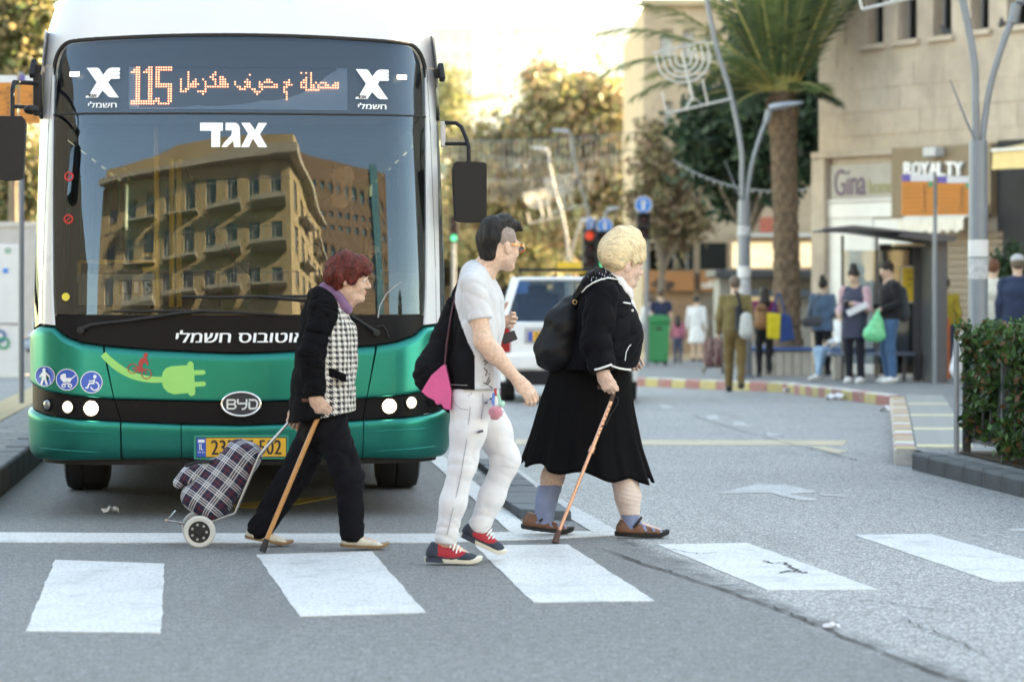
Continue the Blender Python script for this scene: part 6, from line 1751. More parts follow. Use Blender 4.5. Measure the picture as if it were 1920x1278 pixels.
class Wall:
    """vertical wall with real openings; s runs along, o points out of the building"""
    def __init__(s, name, origin, u, width, z0, z1, holes, m, parent, depth=0.25, frame=None, pane=None, sill=False, mull=0, skip_first=0):
        s.o = Vector((origin[0], origin[1], 0)); s.u = Vector((u[0], u[1], 0)).normalized(); s.n = Vector((s.u.y, -s.u.x, 0))
        s.par = parent; s.base = Vector(parent.location)
        S = sorted(set([0, width] + [a for h in holes for a in h[:2]])); Z = sorted(set([z0, z1] + [a for h in holes for a in h[2:4]]))
        mb = MB()
        for a, b in zip(S, S[1:]):
            for c, d in zip(Z, Z[1:]):
                ms, mz = (a + b) / 2, (c + d) / 2
                if any(h[0] < ms < h[1] and h[2] < mz < h[3] for h in holes): continue
                mb.add([s.P(a, c), s.P(b, c), s.P(b, d), s.P(a, d)], [(0, 1, 2, 3)])
        for h in holes:
            a, b, c, d = h[:4]
            mb.add([s.P(a, c), s.P(b, c), s.P(b, d), s.P(a, d), s.P(a, c, -depth), s.P(b, c, -depth), s.P(b, d, -depth), s.P(a, d, -depth)], [(0, 4, 5, 1), (1, 5, 6, 2), (2, 6, 7, 3), (3, 7, 4, 0)])
        s.wall = mb.build(name, m, parent)
        for h in holes:
            a, b, c, d = h[:4]
            w = empty('window', s.P((a + b) / 2, c, -depth), parent=parent); wl = Vector(w.location)
            fb = MB(); t_ = 0.05
            for (x0, x1, y0, y1) in ((a, b, c, c + t_), (a, b, d - t_, d), (a, a + t_, c + t_, d - t_), (b - t_, b, c + t_, d - t_)):
                s.slab(fb, x0, x1, y0, y1, -depth + 0.01, -depth + 0.05, wl)
            for k in range(mull):
                q = a + (b - a) * (k + 1) / (mull + 1); s.slab(fb, q - 0.02, q + 0.02, c + t_, d - t_, -depth + 0.012, -depth + 0.048, wl)
            fb.build('frame', frame or wframe, w)
            pb = MB(); pb.add([s.P(a, c, -depth + 0.02) - wl, s.P(b, c, -depth + 0.02) - wl, s.P(b, d, -depth + 0.02) - wl, s.P(a, d, -depth + 0.02) - wl], [(0, 1, 2, 3)]); pb.build('pane', pane or WIN, w)
            if sill:
                sb_ = MB(); s.slab(sb_, a - 0.08, b + 0.08, c - 0.09, c - 0.002, -0.02, 0.09, wl); sb_.build('sill', m, w)
    def P(s, a, z, out=0.0):
        return s.o + s.u * a + s.n * out + Vector((0, 0, z)) - s.base
    def slab(s, mb, a, b, c, d, o0, o1, sub=Vector((0, 0, 0))):
        vs = [s.P(x, z, o) - sub for x in (a, b) for z in (c, d) for o in (o0, o1)]
        mb.add(vs, [(0, 1, 3, 2), (4, 6, 7, 5), (0, 4, 5, 1), (2, 3, 7, 6), (0, 2, 6, 4), (1, 5, 7, 3)])
        return mb
    def part(s, name, a, b, c, d, o0, o1, m, parent=None, bevel=0.0):
        mb = MB(); pr = parent or s.par; sub = Vector((0, 0, 0))
        s.slab(mb, a, b, c, d, o0, o1, sub); o = mb.build(name, m, s.par, bevel=bevel, recalc=True)
        return o
    def from_px(s, x, y):
        xq = (x - CXP) / F; a = (s.o.y * xq - s.o.x) / (s.u.x - s.u.y * xq)
        Y = s.o.y + s.u.y * a; return a, CZ - (y - HY) * Y / F
    def text(s, body, x0, y0, x1, y1, m, out, name='lettering', bold=0.0, thick=0.05):
        a0, z1 = s.from_px(x0, y0); a1, z0 = s.from_px(x1, y1)
        t2 = text2d(body, a0, a1, z0, z1, bold)
        return place2d(t2, name, m, lambda x, y, k: s.P(x, y, out + 0.001 * k), s.par)
def rest_of_box(parent, origin, u, width, depth, z0, z1, m, roof_m):
    """back, sides and roof behind a front wall"""
    b = Vector(parent.location); o = Vector((origin[0], origin[1], 0)); u = Vector((u[0], u[1], 0)).normalized(); n = Vector((-u.y, u.x, 0))
    A, B, C, D = o, o + u * width, o + u * width + n * depth, o + n * depth
    mb = MB()
    for p, q in ((B, C), (C, D), (D, A)): mb.add([p - b + Vector((0, 0, z0)), q - b + Vector((0, 0, z0)), q - b + Vector((0, 0, z1)), p - b + Vector((0, 0, z1))], [(0, 1, 2, 3)])
    mb.build('side_walls', m, parent)
    mb = MB(); mb.add([p - b + Vector((0, 0, z1)) for p in (A, B, C, D)], [(0, 1, 2, 3)]); mb.build('roof', roof_m, parent)
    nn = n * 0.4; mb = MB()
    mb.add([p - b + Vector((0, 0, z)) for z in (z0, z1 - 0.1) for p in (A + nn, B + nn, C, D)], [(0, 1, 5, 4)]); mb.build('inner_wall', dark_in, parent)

# --- stone building with the shops on the right
u_r = Vector((0.585, -0.811, 0)).normalized(); o_r = (px(1535, 50), 50.0)
br_ = empty('shop_building', (o_r[0], o_r[1], gz(50)), label='beige stone building with shops and a row of narrow upper windows', cat='building')
tmp = Wall.__new__(Wall); tmp.o = Vector((*o_r, 0)); tmp.u = u_r
fp = lambda x, y: Wall.from_px(tmp, x, y)
holes = []
wpx = [(1623, 1656, 85), (1683, 1719, 77), (1749, 1784, 69), (1820, 1854, 58), (1888, 1924, 50)]
for x0, x1, yb in wpx:
    a0, z = fp(x0, yb); a1, _ = fp(x1, yb); holes.append((a0, a1, z, z + 2.0))
pitch = (holes[-1][0] - holes[0][0]) / 4
for k in range(5, 34): holes.append((holes[0][0] + pitch * k, holes[0][0] + pitch * k + (holes[0][1] - holes[0][0]), holes[0][2], holes[0][3]))
up2 = [(a, b, c + 3.4, d + 3.4) for a, b, c, d in holes[::1]]
HT = 13.5
oa0, oz1 = fp(1558, 303); oa1, oz0 = fp(1684, 600)
big = [(oa0, oa1, gz(50) + PH, oz1)]
wr = Wall('wall', o_r, u_r, 46, gz(50) - 0.5, HT, holes + up2, BEIGE, br_, depth=0.28, sill=True)
rest_of_box(br_, o_r, u_r, 46, 16, gz(50) - 0.5, HT, BEIGE, PALE)
# squared stones standing slightly proud
zr = 4.05; r_i = 0
while zr < 8.0:
    hgt = 0.40; a = -0.0 - (0.35 if r_i % 2 else 0.0)
    while a < 6.2:
        Lb = random.choice((0.7, 0.85, 1.0)); a0, a1 = max(a, 0.02) + 0.006, a + Lb - 0.006
        if a1 - a0 > 0.15 and not any(h[0] - 0.10 < a1 and a0 < h[1] + 0.10 and h[2] - 0.12 < zr + hgt and zr < h[3] + 0.03 for h in holes):
            mb = MB(); wr.slab(mb, a0, a1, zr + 0.006, zr + hgt - 0.006, -0.01, random.uniform(0.006, 0.018)); mb.build('stone', BEIGE, br_)
        a += Lb
    zr += hgt; r_i += 1
z_c = fp(1600, 288)[1]
wr.part('cornice', -0.05, oa1 + 0.0, z_c - 0.06, z_c + 0.05, 0.0, 0.14, BEIGE)
# recessed left shop: jambs, sign glass, white boards
zg = gz(48) + PH
def pxpart(name, x0, y0, x1, y1, o0, o1, m, bev=0.0):
    a0, _ = fp(x0, y0); a1, _ = fp(x1, y1); am = (x0 + x1) / 2; zt = fp(am, y0)[1]; zb = fp(am, y1)[1]
    return wr.part(name, min(a0, a1), max(a0, a1), zb, zt, o0, o1, m, bevel=bev)
signg = mat('faded_sign_board', (0.36, 0.34, 0.31), 0.5, var=0.15, vscale=2); wht = mat('white_board', (0.74, 0.74, 0.73), 0.5, var=0.06); beam_m = mat('shop_brown', (0.21, 0.155, 0.10), 0.6)
pxpart('shop_sign', 1562, 308, 1683, 372, 0.02, 0.06, signg); pxpart('sign_beam', 1558, 373, 1690, 378, 0.02, 0.09, wht)
pxpart('white_board', 1558, 380, 1690, 408, 0.02, 0.07, wht); pxpart('white_board', 1556, 410, 1640, 700, 0.02, 0.05, wht); pxpart('white_board', 1642, 410, 1725, 470, 0.02, 0.05, wht)
wr.text('Gina', 1570, 318, 1628, 366, mat('mauve_letters', (0.13, 0.08, 0.14), 0.6), 0.066, bold=0.01); wr.text('home', 1634, 336, 1680, 362, mat('olive_letters', (0.30, 0.28, 0.14), 0.6), 0.066, bold=0.01)
pxpart('pilaster', 1534, 300, 1558, 700, 0.02, 0.16, BEIGE)
pxpart('shop_fascia', 1686, 274, 1872, 404, 0.03, 0.18, beam_m)
for k, ch in enumerate('ROYALTY'):
    x0 = 1716 + k * 15.6
    for dz, m_ in ((0.0, mat('letter_edge', (0.40, 0.42, 0.45), 0.5)), (0.06, mat('white_letters', (0.80, 0.82, 0.86), 0.4))): wr.text(ch, x0, 305, x0 + 14.6, 330, m_, 0.20 + dz, 'letter', bold=0.012)
pxpart('fascia_lamp', 1762, 277, 1786, 295, 0.18, 0.40, mat('lamp_housing', (0.42, 0.44, 0.47), 0.4), 0.02)
a0, z1 = fp(1745, 401); a1, z0 = fp(1868, 440)
aw = MB(); n = 15; wh_c = mat('cream_canvas', (0.68, 0.64, 0.56), 0.8)
for k in range(n):
    s0, s1 = a0 + (a1 - a0) * k / n, a0 + (a1 - a0) * (k + 1) / n
    for (p0, p1) in (((0.20, z1 + 0.12), (0.75, z1 - 0.12)), ((0.75, z1 - 0.12), (0.76, z1 - 0.30 - (0.04 if k % 2 else 0)))):
        aw.add([wr.P(s0, p0[1], p0[0]), wr.P(s1, p0[1], p0[0]), wr.P(s1, p1[1], p1[0]), wr.P(s0, p1[1], p1[0])], [(0, 1, 2, 3)])
aw.build('awning', wh_c, br_)
# brown roller shutter, slat by slat
sa0, _ = fp(1725, 600); sa1, _ = fp(1885, 600); zt = fp(1800, 436)[1]; zq = zg
slat_m = mat('shutter_brown', (0.24, 0.19, 0.15), 0.55, var=0.12)
while zq < zt:
    mb = MB(); wr.slab(mb, sa0, sa1, zq, zq + 0.105, 0.02, 0.05); wr.slab(mb, sa0, sa1, zq + 0.02, zq + 0.085, 0.05, 0.065); mb.build('shutter_slat', slat_m, br_); zq += 0.115
# next shop: dark opening and yellow awning
a0, z1 = fp(1874, 264); a1 = a0 + 4.5
wr.part('shop_opening', a0, a1, zg, z1, 0.02, 0.05, dark_in)
ym = mat('yellow_canvas', (0.72, 0.54, 0.26), 0.8, var=0.1)
aw = MB(); za = fp(1880, 290)[1]; s0 = fp(1852, 300)[0] + 1.2; s1 = s0 + 4.6
aw.add([wr.P(s0, za + 0.18, 0.15), wr.P(s1, za + 0.18, 0.15), wr.P(s1, za, 1.1), wr.P(s0, za, 1.1), wr.P(s1, za - 0.30, 1.12), wr.P(s0, za - 0.30, 1.12)], [(0, 1, 2, 3), (3, 2, 4, 5)]); aw.build('awning', ym, br_)
wr.part('awning_rail', s0, s1, za - 0.02, za + 0.03, 1.10, 1.14, wframe_w)
wr.part('shop_window', a0 + 0.3, a1 - 0.3, zg + 0.5, zg + 2.0, 0.06, 0.08, WIN)
# pigeons on two sills
pg = mat('pigeon_grey', (0.05, 0.055, 0.065), 0.6)
for i, (x, y, lab) in enumerate(((1780, 62, 'dark pigeon perched on the third window sill'), (1882, 48, 'dark pigeon perched on the fifth window sill'))):
    a, z = fp(x, y); p = wr.P(a, z, 0.05) + wr.base
    b_ = empty('pigeon', p - Vector((0, 0, 0.07)), label=lab, cat='pigeon')
    g = Org(); g.ell((0, 0, 0.08), (0.10, 0.055, 0.06), None, 0.02); g.cone((0.06, 0, 0.11), (0.10, 0, 0.17), 0.04, 0.028, 0.03); g.cone((-0.06, 0, 0.07), (-0.17, 0, 0.02), 0.035, 0.012, 0.03); g.cone((0.12, 0, 0.17), (0.145, 0, 0.165), 0.012, 0.004, 0.01); g.cone((0.02, 0.02, 0.04), (0.02, 0.02, 0.0), 0.01, 0.008, 0.01); g.cone((0.02, -0.02, 0.04), (0.02, -0.02, 0.0), 0.01, 0.008, 0.01)
    g.mesh('body', pg, 0.012, b_); b_.rotation_euler.z = R(200 + 60 * i)

# --- older building further back, behind the palm
DB = 76.0
bm_ = empty('stone_building', (px(1207, DB), DB, gz(DB)), label='older stone building behind the palm with tall bright windows', cat='building')
zz = lambda y, D=DB: CZ - (y - HY) * D / F
hs = []
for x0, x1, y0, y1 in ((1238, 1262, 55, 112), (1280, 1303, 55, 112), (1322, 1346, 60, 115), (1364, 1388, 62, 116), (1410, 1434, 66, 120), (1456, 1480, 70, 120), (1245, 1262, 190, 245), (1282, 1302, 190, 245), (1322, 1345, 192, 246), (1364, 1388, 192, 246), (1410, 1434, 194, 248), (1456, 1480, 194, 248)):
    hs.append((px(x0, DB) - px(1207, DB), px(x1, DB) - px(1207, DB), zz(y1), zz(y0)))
wm = Wall('wall', (px(1207, DB), DB), (1, 0), 12, gz(DB) - 0.5, zz(8), hs, stone_mat('pinkish_stone', (0.44, 0.34, 0.25)), bm_, depth=0.3, frame=wframe_w, pane=mat('painted_bright_pane', (0.66, 0.66, 0.64), 0.4, var=0.05), sill=True)  # pale pane colour stands in for the light in the bright windows
rest_of_box(bm_, (px(1207, DB), DB), (1, 0), 12, 14, gz(DB) - 0.5, zz(8), BEIGE2, PALE)
wm.part('cornice', -0.1, 12.1, zz(8) - 0.05, zz(8) + 0.12, 0.0, 0.2, BEIGE2)
wm.part('string_course', -0.05, 12.05, zz(345), zz(335), 0.0, 0.12, BEIGE2)
def shop_px(name, x0, y0, x1, y1, o0, o1, m): return wm.part(name, px(x0, DB) - px(1207, DB), px(x1, DB) - px(1207, DB), zz(y1), zz(y0), o0, o1, m)
shop_px('shop_window', 1210, 455, 1300, 505, 0.02, 0.06, WIN); shop_px('shop_window', 1312, 455, 1362, 505, 0.02, 0.06, WIN)
lit = mat('lit_shop_window', (0.7, 0.62, 0.5), 0.4, emit=(1.0, 0.82, 0.55), estr=0.08, var=0.35, vscale=3.0)
shop_px('lit_shop_window', 1372, 455, 1456, 502, 0.02, 0.06, lit); shop_px('lit_shop_window', 1500, 455, 1535, 500, 0.02, 0.06, lit)
for xx in (1213, 1238, 1262, 1286): shop_px('mullion', xx, 452, xx + 4, 508, 0.06, 0.10, wframe)
ora = mat('orange_slats', (0.36, 0.155, 0.06), 0.6, var=0.2, vscale=4, stretch=(0.3, 0.3, 9))
shop_px('wooden_fascia', 1205, 508, 1300, 545, 0.06, 0.35, ora); shop_px('wooden_fascia', 1312, 508, 1345, 545, 0.06, 0.35, ora)
wm.text('charge', 1222, 522, 1262, 545, mat('dark_letters', (0.04, 0.03, 0.03), 0.6), 0.37, bold=0.015); wm.text('coffee', 1314, 526, 1344, 540, mat('cream_letters', (0.7, 0.66, 0.6), 0.6), 0.37, bold=0.012)
shop_px('shop_opening', 1205, 547, 1300, 660, 0.02, 0.05, mat('warm_shop_interior', (0.26, 0.16, 0.10), 0.8, var=0.4, vscale=1.5)); shop_px('shop_opening', 1310, 547, 1535, 660, 0.02, 0.05, mat('shop_interior', (0.16, 0.13, 0.11), 0.8, var=0.4, vscale=1.5))
shop_px('red_sign', 1424, 408, 1456, 436, 0.06, 0.2, mat('red_sign_face', (0.46, 0.12, 0.08), 0.5)); shop_px('string_ledge', 1380, 438, 1530, 444, 0.05, 0.35, wframe_w)

# --- kiosk with the dark roof
DK = 60.0
kk = empty('kiosk', (px(1440, DK), DK, gz(DK) + PH), label='grey kiosk with a wide dark flat roof behind the palm trunk', cat='kiosk'); kl = Vector(kk.location)
kz = lambda y: CZ - (y - HY) * DK / F - kl.z
MB().box2((px(1335, DK) - kl.x, -0.9, kz(520)), (px(1545, DK) - kl.x, 2.0, kz(506))).build('roof', mat('kiosk_roof', (0.05, 0.055, 0.065), 0.5), kk, bevel=0.03)
MB().box2((px(1350, DK) - kl.x, 0.2, 0), (px(1545, DK) - kl.x, 1.9, kz(521))).build('walls', mat('kiosk_wall', (0.30, 0.29, 0.27), 0.7), kk)
MB().box2((px(1400, DK) - kl.x, -0.3, kz(555)), (px(1540, DK) - kl.x, 0.19, kz(543))).build('counter_awning', mat('kiosk_blue', (0.10, 0.14, 0.19), 0.5), kk)
MB().box2((px(1400, DK) - kl.x, 0.12, kz(600)), (px(1470, DK) - kl.x, 0.199, kz(556))).build('hatch', mat('kiosk_hatch', (0.42, 0.40, 0.30), 0.5, emit=(1, .85, .6), estr=0.04), kk)

# --- hillside with pale blocks and the tower, far behind
hill_m = mat('hill_scrub', (0.20, 0.22, 0.13), 0.95, var=0.5, vscale=0.02)
nx, ny = 60, 24; V = []
hx = np.linspace(-420, 420, nx); hy = np.linspace(180, 1100, ny)
for y in hy:
    for x in hx: V.append((x, y, -3 + 46 * (1 / (1 + math.exp(-(y - 480) / 110))) * (1 + 0.25 * math.sin(x * 0.011 + 1) + 0.08 * math.sin(x * 0.05 + y * 0.02)) + 6 * math.sin(y * 0.013 + x * 0.006)))
Fq = [(j * nx + i, j * nx + i + 1, (j + 1) * nx + i + 1, (j + 1) * nx + i) for j in range(ny - 1) for i in range(nx - 1)]
hl_ = np_mesh('hill', V, Fq, hill_m, None, True); tag(hl_, 'pale scrubby hillside behind the town', 'hill', kind='structure')
def hz_(x, y): return -3 + 46 * (1 / (1 + math.exp(-(y - 480) / 110))) * (1 + 0.25 * math.sin(x * 0.011 + 1) + 0.08 * math.sin(x * 0.05 + y * 0.02)) + 6 * math.sin(y * 0.013 + x * 0.006)
white_h = mat('whitewashed_wall', (0.62, 0.62, 0.62), 0.8, var=0.1, vscale=0.1); pale_h = mat('pale_stone_wall', (0.54, 0.54, 0.54), 0.85, var=0.1, vscale=0.1); far_glass = mat('far_window', (0.36, 0.40, 0.43), 0.3)
def far_block(x, y, w, d, h, z0, m, label, name='apartment_block', grp='pale apartment blocks on the far hillside', cols=5, rows=None):
    b_ = empty(name, (x, y, z0), label=label, cat='building', group=grp)
    MB().box2((-w / 2, 0, -6), (w / 2, d, h)).build('walls', m, b_)
    MB().box2((-w / 2 - 0.3, -0.3, h), (w / 2 + 0.3, d + 0.3, h + 0.7)).build('roof_parapet', m, b_)
    rows = rows or max(2, int(h / 3.2)); mb0 = None
    for r_ in range(rows):
        for c in range(cols):
            cxw = -w / 2 + w * (c + 0.5) / cols; cz = h * (r_ + 0.55) / rows
            if mb0 is None:
                mb = MB(); mb.box((0, -0.05, 0), (w / cols * 0.5, 0.2, 1.5)); mb0 = mb.build('window', far_glass, b_); o = mb0
            else: o = mb0.copy(); COL.objects.link(o)
            o.location = (cxw, 0, cz)
    return b_
far_block(px(958, 420), 420, 2.2, 2.2, 46, 0, white_h, 'tall slender pale tower rising behind the autumn tree', 'tower', None, 1, 3)
far_block(px(1018, 360), 360, 6.5, 8, 30.5, 4, pale_h, 'broad stepped pale block right of the slender tower', 'apartment_block', None, 3, 7)
far_block(px(935, 300), 300, 5.5, 8, 13, 6, white_h, 'white block at the foot of the slender tower', 'apartment_block', None, 3, 4)
far_block(33, 70, 24, 16, 18, gz(70), pale_h, 'plain pale block added out of view behind the shop building to block the sun', 'apartment_block', None, 5, 5)  # unseen block, added so its shadow covers the far pavement
rr_ = random.Random(3)
for i in range(22):
    D = rr_.uniform(230, 640); x = px(rr_.uniform(830, 1230), D); w = rr_.uniform(6, 12) * D / 420
    far_block(x, D, w, 10, rr_.uniform(7, 15) * D / 480, hz_(x, D), rr_.choice((white_h, white_h, pale_h)), 'small pale apartment block on the far hillside', cols=4)

# --- buildings behind the camera: they stand in the windscreen's reflection
cz_ = stone_mat('ochre_stone', (0.42, 0.31, 0.19)); conc = mat('old_concrete', (0.36, 0.32, 0.27), 0.85, var=0.25, vscale=2)
b1 = empty('corner_building', (10, -30, 0), label='ochre stone corner building with balconies, reflected in the bus windscreen', cat='building')
hs = []
for fl_ in range(6):
    for k in range(9):
        hs.append((1.2 + 3.1 * k, 2.7 + 3.1 * k, 1.6 + 3.4 * fl_, 3.3 + 3.4 * fl_))
ref_win = mat('reflected_window', (0.10, 0.11, 0.12), 0.25)
wa = Wall('wall', (9, -30), (-0.968, -0.25), 29, 0, 21.5, hs, cz_, b1, 0.25, wframe_w, ref_win, True, 2)
hs2 = [(1.5 + 3.3 * k, 3.0 + 3.3 * k, 1.6 + 3.4 * f_, 3.3 + 3.4 * f_) for k in range(5) for f_ in range(6)]
wb_ = Wall('wall', (18, -45.6), (-0.5, 0.866), 18, 0, 21.5, hs2, cz_, b1, 0.25, wframe_w, ref_win, True, 2)
q_ = [Vector((9.9, -28.8)), Vector((19.2, -45.6)), Vector((8, -56)), Vector((-19.9, -36.2))]
mb = MB(); b_l = Vector(b1.location); mb.prism([tuple(p) for p in q_], lambda p: Vector((p[0], p[1], 21.5)) - b_l, lambda p: Vector((p[0], p[1], 22.0)) - b_l); mb.build('roof', conc, b1, recalc=True)
mb = MB(); mb.prism([tuple(p * 0.94 + Vector((0.25, -2.6))) for p in q_], lambda p: Vector((p[0], p[1], 22.0)) - b_l, lambda p: Vector((p[0], p[1], 23.2)) - b_l); mb.build('parapet', cz_, b1, recalc=True)
for f_ in range(1, 6):
    for k in (0, 2, 4, 6): 
        wa.part('balcony', 0.6 + 6.2 * k / 2 * 1.0, 5.4 + 6.2 * k / 2 * 1.0, 1.2 + 3.4 * f_, 1.4 + 3.4 * f_, 0.0, 1.3, conc)
        for j in range(13): wa.part('baluster', 0.65 + 3.1 * k + 0.38 * j, 0.68 + 3.1 * k + 0.38 * j, 1.4 + 3.4 * f_, 2.35 + 3.4 * f_, 1.20, 1.23, wframe) if f_ < 5 else None
        wa.part('balcony_rail', 0.6 + 3.1 * k, 5.4 + 3.1 * k, 2.35 + 3.4 * f_, 2.42 + 3.4 * f_, 1.18, 1.25, wframe)
    for k in (0, 2): wb_.part('balcony', 0.8 + 8 * k / 2, 6.2 + 8 * k / 2, 1.2 + 3.4 * f_, 1.4 + 3.4 * f_, 0.0, 1.4, conc)
b2 = empty('office_tower', (20, -78, 0), label='brown clad office tower with small windows, reflected in the bus windscreen', cat='building')
hs = [(1 + 2.4 * k, 2.2 + 2.4 * k, 2 + 2.9 * f_, 3.1 + 2.9 * f_) for k in range(12) for f_ in range(13) if k not in (2,)]
teal = mat('teal_curtain_wall', (0.05, 0.16, 0.20), 0.2)
wt = Wall('wall', (52, -78), (-1, 0), 32, 0, 42, hs, BROWN, b2, 0.3, wframe, mat('tower_window', (0.10, 0.17, 0.21), 0.2), False)
rest_of_box(b2, (52, -78), (-1, 0), 32, 20, 0, 42, BROWN, conc); wt.part('glass_strip', 5.6, 8.4, 1, 43, 0.02, 0.3, teal)
b3 = empty('side_street_block', (-13, 30, 0), label='shaded sandstone terrace on the bus side of the street, seen in reflections', cat='building')
hs = [(2 + 3.4 * k, 3.6 + 3.4 * k, 1.8 + 3.5 * f_, 3.5 + 3.5 * f_) for k in range(12) for f_ in range(3)]
w3_ = Wall('wall', (-24.0, 22), (0.11, -1), 44, 0, 12, hs, cz_, b3, 0.25, wframe_w, ref_win, True, 1)
rest_of_box(b3, (-24.0, 22), (0.11, -1), 44, -12, 0, 12, cz_, conc)
# ------------------------------------------------------------------ street furniture
galv = mat('galvanised_steel', (0.20, 0.225, 0.26), 0.5, 0.4, var=0.12, vscale=4)
def curve_pts(P, n=8):
    """smooth path through control points (Catmull-Rom)"""
    P = [Vector(p) for p in P]; out = []
    for i in range(len(P) - 1):
        p0, p1, p2, p3 = P[max(i - 1, 0)], P[i], P[i + 1], P[min(i + 2, len(P) - 1)]
        for j in range(n):
            t = j / n; out.append(0.5 * ((2 * p1) + (p2 - p0) * t + (2 * p0 - 5 * p1 + 4 * p2 - p3) * t * t + (3 * p1 - p0 - 3 * p2 + p3) * t ** 3))
    return out + [P[-1]]
def make_lamp():
    l = empty('street_lamp', (0, 0, 0))
    MB().lathe([(0.19, 0.0), (0.19, 0.02), (0.13, 0.05), (0.128, 0.7), (0.125, 0.72)], n=20).build('base', galv, l, smooth=40)
    mb = MB(); mb.tube([(0, 0, 0.7), (0, 0, 2.7), (0, 0, 2.86)], [0.108, 0.100, 0.098], 18); mb.build('pole', galv, l, smooth=40)
    mb = MB(); mb.tube(curve_pts([(-0.03, 0, 2.80), (-0.03, 0, 3.2), (-0.05, 0, 3.75), (-0.22, 0, 4.6), (-0.43, 0, 5.3), (-0.60, 0, 6.1), (-0.66, 0, 6.6)]), 0.042, 12); mb.build('tall_arm', galv, l, smooth=50)
    mb = MB(); mb.tube(curve_pts([(0.05, 0, 2.80), (0.06, 0, 3.0), (0.13, 0, 3.45), (0.28, 0, 3.95), (0.38, 0, 4.18)]), 0.036, 12); mb.build('short_arm', galv, l, smooth=50)
    mb = MB(); mb.tube([(0.36, 0, 4.12), (0.41, 0, 4.32)], [0.055, 0.06], 12); mb.build('neck', galv, l, smooth=50)
    for dx, dz, sgn, nm in ((0.40, 4.36, 1, 'lamp_head'), (-0.68, 6.66, -1, 'lamp_head')):
        mb = MB(); prof = [(0.0, 0.055, 0.045), (0.08, 0.11, 0.06), (0.25, 0.12, 0.055), (0.42, 0.09, 0.04), (0.56, 0.03, 0.012)]
        vs = []; n = 12
        for (q, w_, h_) in prof:
            for k in range(n):
                a = 2 * math.pi * k / n; vs.append((dx + sgn * q, w_ * math.cos(a), dz + 0.14 * q + h_ * math.sin(a)))
        fs = [(i * n + k, i * n + (k + 1) % n, (i + 1) * n + (k + 1) % n, (i + 1) * n + k) for i in range(4) for k in range(n)] + [tuple(range(n)), tuple(4 * n + k for k in range(n))]
        mb.add(vs, fs); mb.build(nm, mat('lamp_head_grey', (0.32, 0.36, 0.42), 0.4, 0.3), l, smooth=50, recalc=True)
    mb = MB(); mb.tube([(-0.02, -0.06, 2.84), (-0.12, -0.12, 3.05), (-0.30, -0.2, 3.5)], [0.016, 0.014, 0.006], 6); mb.build('flag_holder', galv, l)
    return l
def make_menorah():
    """festive wire frame: nine branches in a tilted rectangle"""
    m_ = mat('white_wire_frame', (0.52, 0.52, 0.51), 0.5, 0.2)
    o = empty('menorah_decoration', (0, 0, 0)); r_ = 0.02
    for k, rad in enumerate((0.42, 0.32, 0.22, 0.12)):
        for sgn in (-1, 1):
            mb = MB(); mb.tube([(sgn * rad * math.sin(a), 0, 0.42 - rad * math.cos(a) * 0.85 + 0.0) for a in np.linspace(0, math.pi / 2, 12)] + [(sgn * rad, 0, 0.50)], r_, 6); mb.build('branch', m_, o)
            mb = MB(); mb.blob((sgn * rad, 0, 0.55), (0.022, 0.022, 0.045), 6, 5); mb.build('flame', m_, o)
    mb = MB(); mb.tube([(0, 0, -0.25), (0, 0, 0.56)], r_ * 1.2, 6); mb.tube([(-0.14, 0, -0.36), (0, 0, -0.18), (0.14, 0, -0.36), (-0.14, 0, -0.36)], r_, 6); mb.build('stem', m_, o)
    mb = MB(); mb.tube([(-0.46, 0, -0.36), (0.60, 0, -0.36)], r_, 6); mb.tube([(-0.46, 0, 0.64), (0.40, 0, 0.64)], r_ * 0.8, 6); mb.tube([(-0.46, 0, -0.36), (-0.46, 0, 0.0)], r_ * .8, 6); mb.tube([(0.22, 0, -0.36), (0.22, 0, 0.05)], r_ * .8, 6); mb.build('frame', m_, o)
    return o
lamp0 = make_lamp(); men0 = make_menorah()
L_at = [(1834, 30.5, 'large near street lamp with two curved arms standing behind the hedge', 'white menorah light frame on the near street lamp by the hedge'),
        (1395, 46.0, 'two-armed street lamp left of the palm trunk', 'white menorah light frame on the lamp left of the palm'),
        (1300, 82.0, 'two-armed street lamp with stickers right of the green bin', 'white menorah light frame on the lamp behind the green bin'),
        (1112, 84.0, 'distant street lamp behind the blue arrow signs', 'white menorah light frame on the distant lamp behind the arrow signs'),
        (1066, 92.0, 'most distant street lamp above the white car', 'white menorah light frame above the white car')]
for i, (x, D, lab, lab2) in enumerate(L_at):
    zg_ = gz(D) + PH
    l = lamp0 if i == 0 else copy_tree(lamp0); l.location = (px(x, D), D, zg_); tag(l, lab, 'street lamp', 'two-armed street lamps')
    m_ = men0 if i == 0 else copy_tree(men0); m_.location = (px(x, D) - 0.88, D - 0.02, zg_ + 4.72); m_.rotation_euler = (0, R(-13), 0); tag(m_, lab2, 'decoration', 'menorah light frames')
    if i == 0:
        l.rotation_euler.z = R(-8)
        for (zz0, zz1, mm) in ((1.62, 1.80, mat('paper_notice', (0.66, 0.66, 0.66), 0.8)), (1.38, 1.60, mat('torn_paper', (0.44, 0.45, 0.47), 0.8, var=0.4, vscale=20))):
            mb = MB(); mb.tube([(0, 0, zz0), (0, 0, zz1)], 0.1075, 18, False); mb.build('notice', mm, l, smooth=40)
    if i in (1, 2):
        for zz0, zz1 in ((1.0, 1.22), (1.3, 1.42), (2.3, 2.45)):
            mb = MB(); mb.tube([(0, 0, zz0), (0, 0, zz1)], 0.1085, 18, False); mb.build('notice', mat('torn_paper', (0.5, 0.5, 0.5), 0.8), l, smooth=40)
